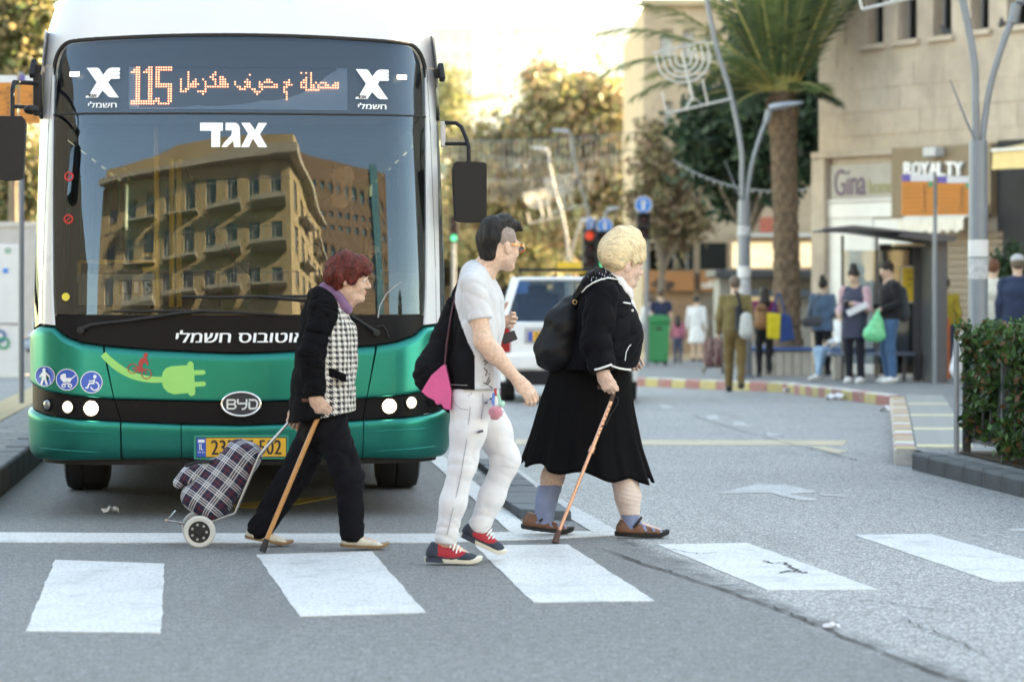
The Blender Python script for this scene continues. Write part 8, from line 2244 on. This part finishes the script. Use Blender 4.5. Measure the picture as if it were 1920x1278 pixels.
auto_tree('autumn_tree', 'smaller rusty brown tree before the old stone building', 1236, 73.0, gz(73) + PH, 0, [(1225, 300, 40, 50), (1260, 350, 40, 50), (1215, 390, 40, 50), (1265, 430, 38, 35), (1300, 400, 30, 40)], 3600, 0.15, [aA, aB, aC, aA], 9, 0.22, 0.2)
auto_tree('olive_tree', 'lower green leafy tree below the bus mirror', 905, 122.0, gz(122) + PH, 0, [(880, 440, 55, 55), (930, 460, 60, 45), (990, 470, 60, 40), (850, 400, 30, 50)], 5000, 0.26, [aB, aD, aC, aD], 18, 0.4, 0.3)
auto_tree('hillside_tree', 'far pale green tree under the tower', 850, 210.0, -1, 0, [(845, 200, 22, 60), (850, 260, 25, 40)], 1500, 0.4, [aB, aD], 19, 0.5)
auto_tree('hillside_tree', 'far bushy tree left of the autumn crown', 1010, 190.0, -1, 0, [(1020, 150, 26, 26), (1045, 200, 30, 30)], 1500, 0.4, [aB, aD, aA], 20, 0.5)
lA, lB, lC = leaf_mat('gum_leaf', (0.15, 0.145, 0.07), 0.3, 0.4), leaf_mat('gum_leaf_gold', (0.21, 0.175, 0.095), 0.3, 0.4), leaf_mat('gum_leaf_green', (0.08, 0.11, 0.04), 0.3, 0.35)
auto_tree('gum_tree', 'sunlit loose tree above the orange board at the left edge', 22, 58.0, gz(58) + PHL, 0, [(30, 40, 55, 60), (70, 90, 35, 60), (-20, 90, 60, 60), (50, 150, 45, 40), (20, 10, 70, 40)], 5200, 0.16, [lA, lB, lC], 31, 0.3, 0.2)
auto_tree('gum_tree', 'golden shrub-like tree behind the left bus mirror', 48, 66.0, gz(66) + PHL, 0, [(40, 370, 50, 55), (0, 400, 50, 50), (70, 330, 30, 60), (20, 300, 50, 40)], 4200, 0.14, [lB, lA, lB, lC], 32, 0.25, 0.2)
# palm
Dp = 48.6; zb = gz(Dp) + PH + 0.42; pX = px(1476, Dp)
pm = empty('palm_tree', (pX, Dp, zb), label='tall date palm with thick scaly trunk rising from the planter', cat='tree')
trunk_h = 4.42
def palm_trunk():
    n, rows = 22, 96; V = []
    for j in range(rows):
        z = trunk_h * j / (rows - 1); r0 = float(np.interp(z / trunk_h, [0, 0.08, 0.5, 0.8, 0.93, 1.0], [0.25, 0.205, 0.185, 0.19, 0.24, 0.21]))
        for k in range(n):
            a = 2 * math.pi * k / n
            sc_ = abs(math.sin((k / n * 8 + j / 7.0) * math.pi)) * abs(math.sin((k / n * 8 - j / 7.0) * math.pi))
            r_ = r0 * (0.90 + 0.34 * sc_ ** 0.6 + random.uniform(-0.03, 0.04)); V.append((r_ * math.cos(a) - 0.10 * (z / trunk_h) ** 2, r_ * math.sin(a), z))
    fs = [(j * n + k, j * n + (k + 1) % n, (j + 1) * n + (k + 1) % n, (j + 1) * n + k) for j in range(rows - 1) for k in range(n)]
    mb = MB(); mb.add(V, fs); return mb.build('trunk', mat('palm_bark', (0.12, 0.082, 0.055), 0.9, var=0.6, vscale=9, bump=0.8, bscale=22), pm, smooth=35)
palm_trunk()
pl1, pl2, pl3 = leaf_mat('palm_leaf', (0.10, 0.15, 0.055), 0.25, 0.3), leaf_mat('palm_leaf_dark', (0.045, 0.085, 0.045), 0.3, 0.2), mat('palm_rachis', (0.30, 0.28, 0.10), 0.5)
def frond(az, el, L, droop, k):
    top = Vector((-0.10, 0, trunk_h)); d = Vector((math.cos(az) * math.cos(el), math.sin(az) * math.cos(el), math.sin(el)))
    n = 22; P = [top + Vector((math.cos(az) * 0.18, math.sin(az) * 0.18, 0))]; dirv = d.copy()
    for i in range(n):
        dirv = (dirv + Vector((0, 0, -droop * (0.3 + i / n) / n))).normalized(); P.append(P[-1] + dirv * L / n)
    side = Vector((-math.sin(az), math.cos(az), 0)); mb = MB(); mb.cur = 0
    mb.tube(P, [0.035 * (1 - 0.9 * i / n) + 0.004 for i in range(n + 1)], 5); mb.cur = 1
    for i in range(3, n + 1):
        for h in (0, 0.5):
            t = (P[i] - P[i - 1]); b0 = P[i - 1] + t * h; tn = t.normalized(); upv = side.cross(tn)
            ll = 0.52 * math.sin(math.pi * min(1, 0.12 + 0.86 * (i + h) / (n + 1))) ** 0.7 + 0.06
            for sg in (-1, 1):
                q = (side * sg * 0.80 + tn * 0.62 + upv * random.uniform(-0.05, 0.30)).normalized(); tip = b0 + q * ll * random.uniform(0.85, 1.1) + Vector((0, 0, -0.10 * ll))
                w_ = tn * 0.017; mid = (b0 + tip) / 2 + Vector((0, 0, 0.03 * ll))
                mb.add([b0 - w_, b0 + w_, mid + w_ * 1.3, tip, mid - w_ * 1.3], [(0, 1, 2, 3, 4)])
    mb.build('frond', [pl3, pl2 if el < 0.25 else (pl1 if k % 3 else pl2)], pm)
rp_ = random.Random(11)
for k in range(16): frond(2 * math.pi * k / 16 + rp_.uniform(-.15, .15), R(rp_.uniform(70, 88)), rp_.uniform(2.8, 3.4), rp_.uniform(0.2, 0.5), k)
for k in range(15): frond(2 * math.pi * k / 15 + rp_.uniform(-.15, .15), R(rp_.uniform(56, 72)), rp_.uniform(2.7, 3.2), rp_.uniform(0.5, 1.0), k)
for a_, e_, l_, d_ in ((176, 40, 3.3, 1.3), (188, 30, 3.2, 1.5), (168, 22, 2.6, 1.4), (200, 48, 3.4, 1.5), (120, 40, 2.8, 1.2), (150, 30, 2.6, 1.3), (235, 34, 2.0, 1.2), (300, 20, 1.0, 1.2), (182, 10, 1.5, 1.1), (215, 0, 1.0, 1.2), (340, 8, 0.9, 1.2)): frond(R(a_), R(e_), l_, d_, 1)
# hedge
hg = empty('hedge', (fx(19) + 0.5, 19.0, PH), label='clipped green hedge behind the low fence at the right edge', cat='hedge')
hA, hB, hC = leaf_mat('hedge_leaf', (0.065, 0.150, 0.035)), leaf_mat('hedge_leaf_dark', (0.028, 0.075, 0.024)), leaf_mat('hedge_leaf_red', (0.20, 0.09, 0.035))
bl = []; rh = random.Random(5)
for k in range(620):
    y = rh.uniform(15.9, 21.8); u_ = rh.random()
    if u_ < 0.50: q = (fx(y) + rh.uniform(-0.05, 0.10), y, PH + 0.10 + 0.86 * rh.random() ** 0.75)
    elif u_ < 0.82: q = (fx(y) + rh.uniform(0.05, 0.9), y, PH + 0.93 + rh.uniform(-0.05, 0.06))
    else: y = 21.8 + rh.uniform(-0.08, 0.05); q = (fx(y) + rh.uniform(0, 0.85), y, PH + rh.uniform(0.15, 0.95))
    bl.append((q, (0.10, 0.10, 0.09)))
leaves('foliage', bl, 26000, 0.046, [hA, hB, hA, hB, hA, hB, hC], hg, 41, 0.2, 1.5)
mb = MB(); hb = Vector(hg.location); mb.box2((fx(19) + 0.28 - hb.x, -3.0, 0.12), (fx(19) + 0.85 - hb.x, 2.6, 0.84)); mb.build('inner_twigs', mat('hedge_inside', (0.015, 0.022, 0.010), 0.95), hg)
for k in range(24):
    y = 21.6 - k * 0.25; mb = MB(); hb = Vector(hg.location); p = Vector((fx(y) + 0.4 + random.uniform(-.1, .1), y, PH)); mb.tube([p - hb, p - hb + Vector((random.uniform(-.12, .12), random.uniform(-.1, .1), 0.7))], [0.014, 0.006], 6); mb.build('stem', bark, hg)
# shrub by the stone building, right edge
auto_tree('potted_shrub', 'dark shrub beside the shutter at the right edge', 1895, 41.0, gz(41) + PH, 0, [(1890, 490, 28, 40), (1905, 530, 25, 40), (1880, 540, 20, 30)], 1800, 0.06, [hB, gA], 44, 0.05, 0.3, r0=0.03)
# ------------------------------------------------------------------ people further away
def crowd(label, x, D, h, yaw, top, bottom, shoes, hair, skin_c=(0.55, 0.37, 0.28), arms='down', sit=False, long_hair=False, bun=False, skirt=None, cap=None, ground=None, stride=0.0, sleeves=None, hem=0.92, wide=1.0, head_down=0.0, top_long=True, grp='people on the far pavement', name='person', arm_side=0, leg_bare=False, loc=None, res=0.019):
    k = h / 1.75; zb = (gz(D) + PH) if ground is None else ground
    b = empty(name, loc or (px(x, D), D, zb), R(yaw), label=label, cat='person', group=grp)
    V3 = lambda a, c, d: np.array((a, c, d)) * k
    sk = mat('skin_%d_%d' % (skin_c[0] * 100, skin_c[1] * 100), skin_c, 0.5, var=0.05)
    dz = -0.44 if sit else 0.0
    hd = V3(0.03 + 0.05 * head_down, 0, 1.63 + dz - 0.02 * head_down); M = frame((1, 0, -0.75 * head_down), (0.75 * head_down, 0, 1))
    g = Org(); add_head(g, hd, M, 0.98 * k); g.cone(hd + M @ V3(-0.03, 0, -0.05), V3(-0.01, 0, 1.42 + dz), 0.055 * k, 0.06 * k, 0.03)
    g.chain([V3(0, 0, 1.40 + dz), V3(0, 0, 1.15 + dz), V3(0, 0, 0.93 + dz)], [0.09 * k, 0.09 * k, 0.10 * k], 0.05, ((0, 1, 0), 1.4))
    armp = {}
    for s in (1, -1):
        sh_p = V3(0, 0.185 * s, 1.41 + dz)
        mode = arms if isinstance(arms, str) else arms[0 if s == 1 else 1]
        if mode == 'down': el, wr_ = V3(-0.03 + 0.04 * stride * s, 0.235 * s, 1.12 + dz), V3(0.03 + 0.10 * stride * s, 0.25 * s, 0.88 + dz)
        elif mode == 'phone': el, wr_ = V3(0.05, 0.24 * s, 1.14 + dz), V3(0.27, 0.08 * s, 1.20 + dz)
        elif mode == 'hold': el, wr_ = V3(-0.04, 0.25 * s, 1.13 + dz), V3(0.20, 0.16 * s, 1.06 + dz)
        elif mode == 'wheel': el, wr_ = V3(0.16, 0.26 * s, 1.16 + dz), V3(0.40, 0.20 * s, 1.12 + dz)
        else: el, wr_ = V3(-0.10, 0.22 * s, 1.13 + dz), V3(-0.16, 0.10 * s, 0.92 + dz)
        armp[s] = (sh_p, el, wr_); g.chain([sh_p, el, wr_], [0.05 * k, 0.04 * k, 0.028 * k], 0.03)
        add_hand(g, wr_, wr_ - el, (0.2, -s, 0) if mode == 'down' else (0, 0, -1.0) if mode != 'phone' else (0, -s, 0.6), -s if mode == 'down' else s, 0.95 * k, (25, 35, 25))
    legs = {}
    for s in (1, -1):
        hp = V3(0, 0.09 * s, 0.92 + dz)
        if sit: kn, an = V3(0.43, 0.10 * s, 0.50), V3(0.45 + 0.05 * s, 0.09 * s, 0.09)
        else:
            st = stride * s * 0.5; kn, an = V3(0.03 + 0.16 * st + 0.05 * abs(st), 0.095 * s, 0.50), V3(0.30 * st - 0.02, 0.095 * s, 0.09 + (0.05 if st < 0 else 0))
        legs[s] = (hp, kn, an); g.chain([hp, kn, an], [0.08 * k, 0.052 * k, 0.038 * k], 0.03); add_foot(g, an, an + V3(0.15, 0, -0.05), 0.036 * k)
    g.mesh('body', sk, res * 0.8, b)
    f_ = addf(folds(0.008, 20, int(x) % 97, 5), folds(0.003, 50, 3, 5))
    ct = Org(f_); fl = ((0, 1, 0), 1.45)
    ct.chain([V3(-0.01, 0, 1.40 + dz), V3(0.0, 0, 1.28 + dz), V3(0, 0, 1.08 + dz), V3(0, 0, hem + dz)], [0.085 * k * wide, 0.120 * k * wide, 0.112 * k * wide, 0.130 * k * wide], 0.05, fl)
    ct.cone(V3(0, -0.13, 1.41 + dz), V3(0, 0.13, 1.41 + dz), 0.064 * k, 0.064 * k, 0.05)
    ct.cut(V3(0, 0, hem + dz), (0, 0, -1))
    ct.mesh('top', top, res, b)
    for s in (1, -1):
        a, e, w_ = armp[s]; cs = Org(f_); end = w_ if top_long else a + (e - a) * 0.65
        if top_long: cs.chain([a, e, w_], [0.072 * k, 0.058 * k, 0.046 * k], 0.03); cs.cut(w_, w_ - e)
        else: cs.chain([a, end], [0.072 * k, 0.064 * k], 0.03); cs.cut(end, e - a)
        cs.mesh('sleeve', sleeves or top, res, b)
    if skirt:
        cl = Org(f_); cl.chain([V3(0, 0, 0.95), V3(0, 0, 0.75), V3(0, 0, 0.52)], [0.13 * k, 0.16 * k, 0.20 * k], 0.05, ((0, 1, 0), 1.2)); cl.cut(V3(0, 0, 0.5), (0, 0, -1)); cl.mesh('skirt', skirt, res, b)
    else:
        cl = Org(f_); cl.cone(V3(0, 0, 0.98 + dz), V3(0, 0, 0.90 + dz), 0.112 * k, 0.118 * k, 0.05, ((0, 1, 0), 1.35))
        for s in (1, -1):
            hp, kn, an = legs[s]; e = an if not leg_bare else hp + (kn - hp) * 0.85
            if leg_bare: cl.chain([hp, e], [0.10 * k, 0.085 * k], 0.04)
            else: cl.chain([hp, kn, an], [0.098 * k, 0.072 * k, 0.058 * k], 0.04)
        if not leg_bare: cl.cut(V3(0, 0, 0.075), (0, 0, -1))
        cl.mesh('trousers', bottom, res, b)
    for s in (1, -1):
        an = legs[s][2]; so = Org(); so.cone(an + V3(-0.03, 0, -0.03), an + V3(0.06, 0, -0.045), 0.046 * k, 0.048 * k, 0.03); so.cone(an + V3(0.06, 0, -0.045), an + V3(0.16, 0, -0.06), 0.046 * k, 0.034 * k, 0.03); so.cut(V3(0, 0, max(0.002, an[2] / k - 0.088)), (0, 0, -1)); so.mesh('shoe', shoes, res * 0.8, b)
    gh = Org(addf(folds(0.004, 60, 5, 6))); Lh = lambda a, c, d: hd + M @ (np.array((a, c, d)) * k)
    if cap is None or True:
        gh.ell(Lh(-0.02, 0, 0.045), (0.104 * k, 0.086 * k, 0.088 * k), M, 0.03); gh.ell(Lh(-0.06, 0, 0.0), (0.06 * k, 0.078 * k, 0.07 * k), M, 0.03)
        if long_hair: gh.chain([Lh(-0.07, 0, 0.0), Lh(-0.10, 0, -0.18), Lh(-0.09, 0, -0.42)], [0.07 * k, 0.075 * k, 0.05 * k], 0.04, ((0, 1, 0), 1.4))
        if bun: gh.ell(Lh(-0.06, 0, 0.14), 0.058 * k, None, 0.02)
        gh.ell(Lh(0.115, 0, -0.02), (0.06 * k, 0.07 * k, 0.075 * k), M, 0.02, 's'); gh.mesh('hair', hair, res * 0.8, b)
    if cap is not None:
        gc_ = Org(); gc_.ell(Lh(-0.015, 0, 0.065), (0.110 * k, 0.092 * k, 0.080 * k), M, 0.03); gc_.cut(Lh(0, 0, 0.045), -M[:, 2]); gc_.mesh('cap', cap, res * 0.8, b)
    return b
def part_org(parent, name, m, build, res=0.016, disp=None):
    g = Org(disp); build(g); return g.mesh(name, m, res, parent)
H_blk, H_brn, H_aub, H_gry = hair_mat('dark_brown_hair', (0.008, 0.006, 0.006), (0.03, 0.02, 0.016)), hair_mat('brown_hair', (0.05, 0.03, 0.018), (0.11, 0.065, 0.04)), hair_mat('auburn_hair', (0.10, 0.03, 0.015), (0.22, 0.08, 0.04)), hair_mat('cropped_hair', (0.10, 0.07, 0.05), (0.17, 0.12, 0.09))
F_ = fabric
wsh = mat('white_trainers', (0.72, 0.72, 0.72), 0.6); dsh = mat('dark_boots', (0.02, 0.018, 0.018), 0.6)
# soldier
olive = F_('olive_uniform', (0.17, 0.13, 0.055)); olive2 = F_('olive_trousers', (0.15, 0.10, 0.040))
crowd('soldier in olive uniform walking away along the kerb', 1378, 40.8, 1.66, 84, olive, olive2, dsh, H_gry, stride=0.75, ground=gz(40.8), arms='down', wide=1.08, grp=None)
D = 40.6; bk = empty('backpack', (px(1397, D), D, gz(D) + 0.88), label='grey and black backpack on the soldier', cat='backpack')
part_org(bk, 'pack', F_('black_pack_cloth', (0.015, 0.016, 0.02)), lambda g: (g.cone((-0.09, 0.02, 0.30), (-0.05, 0, 0.05), 0.07, 0.12, 0.04, ((1, 0, 0), 0.8)),)); part_org(bk, 'pocket', F_('grey_pack_cloth', (0.42, 0.43, 0.42)), lambda g: (g.cone((0.01, -0.10, 0.18), (0.01, -0.10, -0.02), 0.085, 0.105, 0.04, ((1, 0, 0), 1.0)),)); mb = MB(); mb.tube(curve_pts([(-0.06, 0.0, 0.30), (-0.10, -0.06, 0.48), (-0.14, 0.0, 0.56)]), 0.022, 6); mb.build('strap', MATS['black_pack_cloth'], bk)
# red plaid trolley beside him
D = 50.0; rt = empty('shopping_trolley', (px(1338, D), D, gz(D) + PH), label='dark red plaid shopping trolley left of the soldier', cat='shopping trolley')
part_org(rt, 'bag', plaid('red_plaid', (0.10, 0.015, 0.025), (0.30, 0.22, 0.20), (0.02, 0.01, 0.02), 0.11), lambda g: (g.cone((-0.08, 0, 0.22), (-0.08, 0, 0.55), 0.11, 0.10, 0.04), g.cone((0.07, 0, 0.22), (0.07, 0, 0.55), 0.11, 0.10, 0.04)), 0.016, folds(0.006, 25, 4)); mb = MB(); mb.tube([(-0.13, 0.1, 0.05), (-0.13, 0.1, 0.9), (0.13, 0.1, 0.9), (0.13, 0.1, 0.05)], 0.012, 6); mb.tube([(-0.17, -0.05, 0.02), (-0.15, -0.05, 0.3)], 0.012, 6); mb.build('frame', steel, rt)
for sx in (-1, 1): MB().lathe([(0.07, -0.015), (0.07, 0.015)], (sx * 0.17, 0.08, 0.07), 'X', 16).build('wheel', rubber, rt)
# woman in purple with long hair
crowd('woman with long black hair and plum top walking away', 1433, 46.8, 1.48, 92, F_('plum_top', (0.20, 0.03, 0.10)), F_('black_leggings', (0.012, 0.012, 0.016)), dsh, H_blk, long_hair=True, stride=0.35, grp=None)
D = 46.6; tb_ = empty('backpack', (px(1427, D), D, gz(D) + 0.98), label='tan leather backpack on the woman in the plum top', cat='backpack'); part_org(tb_, 'pack', mat('tan_leather', (0.26, 0.13, 0.06), 0.6), lambda g: (g.cone((0, 0, 0.05), (0, 0, 0.25), 0.125, 0.10, 0.04, ((0, 1, 0), 0.75)),)); part_org(tb_, 'flap', mat('tan_leather_dark', (0.20, 0.09, 0.04), 0.6), lambda g: (g.cone((-0.05, -0.06, 0.27), (0.05, -0.06, 0.27), 0.05, 0.05, 0.03),))
D = 46.5; sb1 = empty('shopping_bag', (px(1450, D), D, gz(D) + 0.74), label='yellow and blue shopper bag hanging from the plum-topped woman', cat='bag')
mb = MB(); mb.prism([(-0.10, 0.02), (0.10, 0.0), (0.12, 0.42), (-0.10, 0.44)], lambda p: (p[0], -0.05, p[1]), lambda p: (p[0], 0.03, p[1])); mb.build('front', F_('bag_yellow', (0.66, 0.52, 0.04)), sb1, bevel=0.02, recalc=True); mb = MB(); mb.prism([(0.10, -0.05), (0.36, 0.0), (0.28, 0.40), (0.125, 0.42)], lambda p: (p[0], -0.03, p[1]), lambda p: (p[0], 0.06, p[1])); mb.build('side', F_('bag_blue', (0.02, 0.06, 0.20)), sb1, bevel=0.02, recalc=True); mb = MB(); mb.tube(curve_pts([(0.0, 0, 0.42), (0.04, 0.02, 0.60), (0.10, 0.03, 0.75), (0.20, 0, 0.40)]), 0.014, 6); mb.build('handle', MATS['bag_blue'], sb1)
# woman in denim
crowd('woman in blue denim jacket with hair bun turned to the shops', 1543, 49.0, 1.66, 60, F_('denim_jacket', (0.085, 0.15, 0.24)), F_('black_leggings', (0.012, 0.012, 0.016)), dsh, H_blk, bun=True, hem=0.80, wide=1.1, arms=('down', 'hold'), grp=None)
hb_ = empty('handbag', (px(1522, 49), 48.9, gz(49) + PH + 0.86), label='grey shoulder bag of the woman in denim', cat='bag'); part_org(hb_, 'pouch', F_('grey_bag', (0.10, 0.10, 0.12)), lambda g: (g.cone((-0.10, 0, 0.05), (0.10, 0, 0.08), 0.09, 0.09, 0.04, ((0, 1, 0), 0.7)),)); mb = MB(); mb.tube(curve_pts([(-0.10, 0, 0.1), (0.02, 0.02, 0.38), (0.14, 0.06, 0.55)]), 0.012, 6); mb.build('strap', MATS['grey_bag'], hb_)
# seated girl
crowd('seated girl in white top, light blue jeans and white trainers', 1580, 44.0, 1.58, 200, F_('white_top', (0.62, 0.64, 0.68)), F_('light_jeans', (0.24, 0.38, 0.54)), wsh, H_brn, sit=True, arms='hold', grp=None)
# woman with phone, man with green bag
crowd('woman in navy vest coat and pink sleeves looking at her phone', 1603, 41.0, 1.66, 238, F_('navy_vest', (0.045, 0.05, 0.085)), F_('navy_leggings', (0.012, 0.013, 0.022)), wsh, H_blk, bun=True, hem=0.68, wide=1.15, arms=('phone', 'hold'), sleeves=F_('pink_sleeve', (0.50, 0.32, 0.36)), head_down=0.6, grp=None)
ph2 = empty('phone', (px(1585, 40.8), 40.68, gz(41) + PH + 1.10), label='phone in the hand of the woman in the navy vest', cat='phone'); MB().box((0, 0, 0.03), (0.07, 0.012, 0.14), Matrix.Rotation(R(40), 3, 'X')).build('case', pdk, ph2, bevel=0.004)
mg = empty('magazine', (px(1605, 40.7), 40.66, gz(41) + PH + 1.02), label='folded pale magazine tucked under the arm of the phone-reading woman', cat='magazine'); MB().bar((-0.13, 0, -0.02), (0.16, 0.0, 0.12), 0.03, 0.09).build('pages', mat('magazine_paper', (0.60, 0.62, 0.66), 0.6), mg, bevel=0.006)
crowd('man in black hoodie and blue jeans waiting with a backpack', 1668, 41.0, 1.76, 196, F_('black_hoodie', (0.012, 0.012, 0.016)), F_('blue_jeans', (0.05, 0.13, 0.26)), wsh, H_blk, arms='hold', head_down=0.5, wide=1.15, grp=None)
bk2 = empty('backpack', (px(1696, 41), 41.1, gz(41) + PH + 1.0), label='dark grey backpack on the man in the black hoodie', cat='backpack'); part_org(bk2, 'pack', F_('slate_pack', (0.045, 0.055, 0.065)), lambda g: (g.cone((0, 0, 0.0), (-0.02, 0, 0.30), 0.13, 0.10, 0.04, ((1, 0, 0), 0.75)),)); mb = MB(); mb.tube(curve_pts([(-0.03, -0.12, 0.36), (-0.14, -0.17, 0.46), (-0.24, -0.16, 0.36)]), 0.022, 6); mb.build('strap', MATS['slate_pack'], bk2)
gbg = empty('carrier_bag', (px(1637, 40.8), 40.6, gz(41) + PH + 0.62), label='translucent green carrier bag held by the man in the black hoodie', cat='bag'); part_org(gbg, 'bag', mat('green_polythene', (0.10, 0.55, 0.28), 0.3, var=0.25, vscale=14, bump=0.3, bscale=20), lambda g: (g.cone((-0.05, 0, 0.10), (0.03, 0, 0.30), 0.12, 0.07, 0.04, ((0, 1, 0), 0.7)), g.cone((0.06, 0, 0.08), (0.05, 0, 0.30), 0.10, 0.06, 0.04, ((0, 1, 0), 0.7)), g.cone((0.03, 0, 0.32), (0.05, 0, 0.44), 0.04, 0.02, 0.03)), 0.014, folds(0.008, 35, 9))
# others
crowd('person in mustard jacket behind the orange cabinet', 1772, 46.0, 1.62, 100, F_('mustard_jacket', (0.40, 0.30, 0.04)), F_('dark_blue_trousers', (0.03, 0.045, 0.09)), dsh, H_brn, grp=None)
crowd('auburn-haired person in a cream jumper behind the near lamp', 1862, 37.0, 1.68, 70, F_('cream_jumper', (0.62, 0.58, 0.50)), F_('dark_trousers', (0.03, 0.03, 0.04)), dsh, H_aub, hem=0.80, wide=1.25, grp=None)
wbg = empty('carrier_bag', (px(1799, 37.5), 37.5, gz(37.5) + PH + 0.12), label='big white carrier bag beside the near lamp', cat='bag'); part_org(wbg, 'bag', mat('white_polythene', (0.70, 0.70, 0.72), 0.35, var=0.08, bump=0.3, bscale=15), lambda g: (g.cone((-0.01, 0, 0.12), (0.02, 0, 0.42), 0.12, 0.08, 0.04, ((0, 1, 0), 0.8)), g.cone((0.02, 0, 0.42), (0.05, 0, 0.60), 0.05, 0.025, 0.03)), 0.014, folds(0.009, 30, 12))
crowd('elderly person in navy coat and grey cap at the right edge', 1908, 36.0, 1.70, 80, F_('navy_coat', (0.02, 0.035, 0.075)), F_('dark_trousers', (0.03, 0.03, 0.04)), dsh, H_gry, cap=mat('grey_cap', (0.42, 0.42, 0.44), 0.8), hem=0.75, wide=1.25, grp=None)
crowd('man in navy T-shirt behind the green bin', 1239, 66.0, 1.74, 95, F_('navy_tee', (0.02, 0.03, 0.07)), F_('dark_trousers', (0.03, 0.03, 0.04)), dsh, H_brn, top_long=False, grp=None, res=0.022)
crowd('child in pink jacket right of the green bin', 1271, 67.0, 1.15, 80, F_('pink_jacket', (0.45, 0.15, 0.22)), F_('child_jeans', (0.06, 0.08, 0.14)), dsh, H_blk, long_hair=True, grp=None, res=0.022)
crowd('woman in white dress behind the stickered lamp pole', 1306, 72.0, 1.66, 70, F_('white_dress', (0.62, 0.63, 0.66)), F_('white_dress', (0.62, 0.63, 0.66)), dsh, H_blk, skirt=F_('white_dress', (0.62, 0.63, 0.66)), grp=None, res=0.022)
crowd('person in white top left of the slim signal pole', 1221, 68.0, 1.62, 85, F_('white_top', (0.62, 0.64, 0.68)), F_('dark_trousers', (0.03, 0.03, 0.04)), dsh, H_brn, grp=None, res=0.022)
# seated person behind the bus, only a leg in view
crowd('seated person in pale shorts and white trainers half hidden by the bus', 78, 44.0, 1.70, 185, F_('pale_blue_shirt', (0.40, 0.50, 0.62)), F_('pale_shorts', (0.42, 0.55, 0.68)), wsh, H_brn, (0.58, 0.40, 0.31), sit=True, arms='hold', leg_bare=True, ground=gz(44) + PHL, grp=None, loc=None)
sb2 = empty('bench', (px(84, 44), 44.05, gz(44) + PHL), label='low bench under the seated person behind the bus', cat='bench'); MB().box2((-0.25, -0.3, 0.36), (0.6, 0.3, 0.42)).build('seat', anth, sb2, bevel=0.01); MB().box2((-0.1, -0.2, 0), (0.0, 0.2, 0.36)).build('leg', anth, sb2)
# bus driver
dw = Matrix.Rotation(BR, 3, 'Z') @ Vector((0.66, 1.40, 0.98)) + Vector(bus.location)
crowd('bus driver in a dark shirt behind the windscreen', 0, 0, 1.72, 270 + math.degrees(BR), F_('driver_shirt', (0.05, 0.06, 0.09)), F_('dark_trousers', (0.03, 0.03, 0.04)), dsh, H_blk, sit=True, arms='wheel', ground=0.0, grp=None, loc=(dw.x, dw.y, dw.z), name='person')
# ------------------------------------------------------------------ sunlit haze over the town
hzb = MB().box2((-1600, -320, -9), (1600, 3100, 72)).build('haze', None); tag(hzb, kind='stuff')
hm = bpy.data.materials.new('haze_air'); hm.use_nodes = True; t_ = NT(hm); t_.n.remove(t_.n['Principled BSDF'])
pv = t_.new('ShaderNodeVolumePrincipled'); pv.inputs['Color'].default_value = (0.92, 0.94, 0.97, 1); pv.inputs['Density'].default_value = 0.00003; pv.inputs['Anisotropy'].default_value = 0.3
t_.lk(pv.outputs[0], t_.n['Material Output'].inputs['Volume']); hzb.data.materials.append(hm)
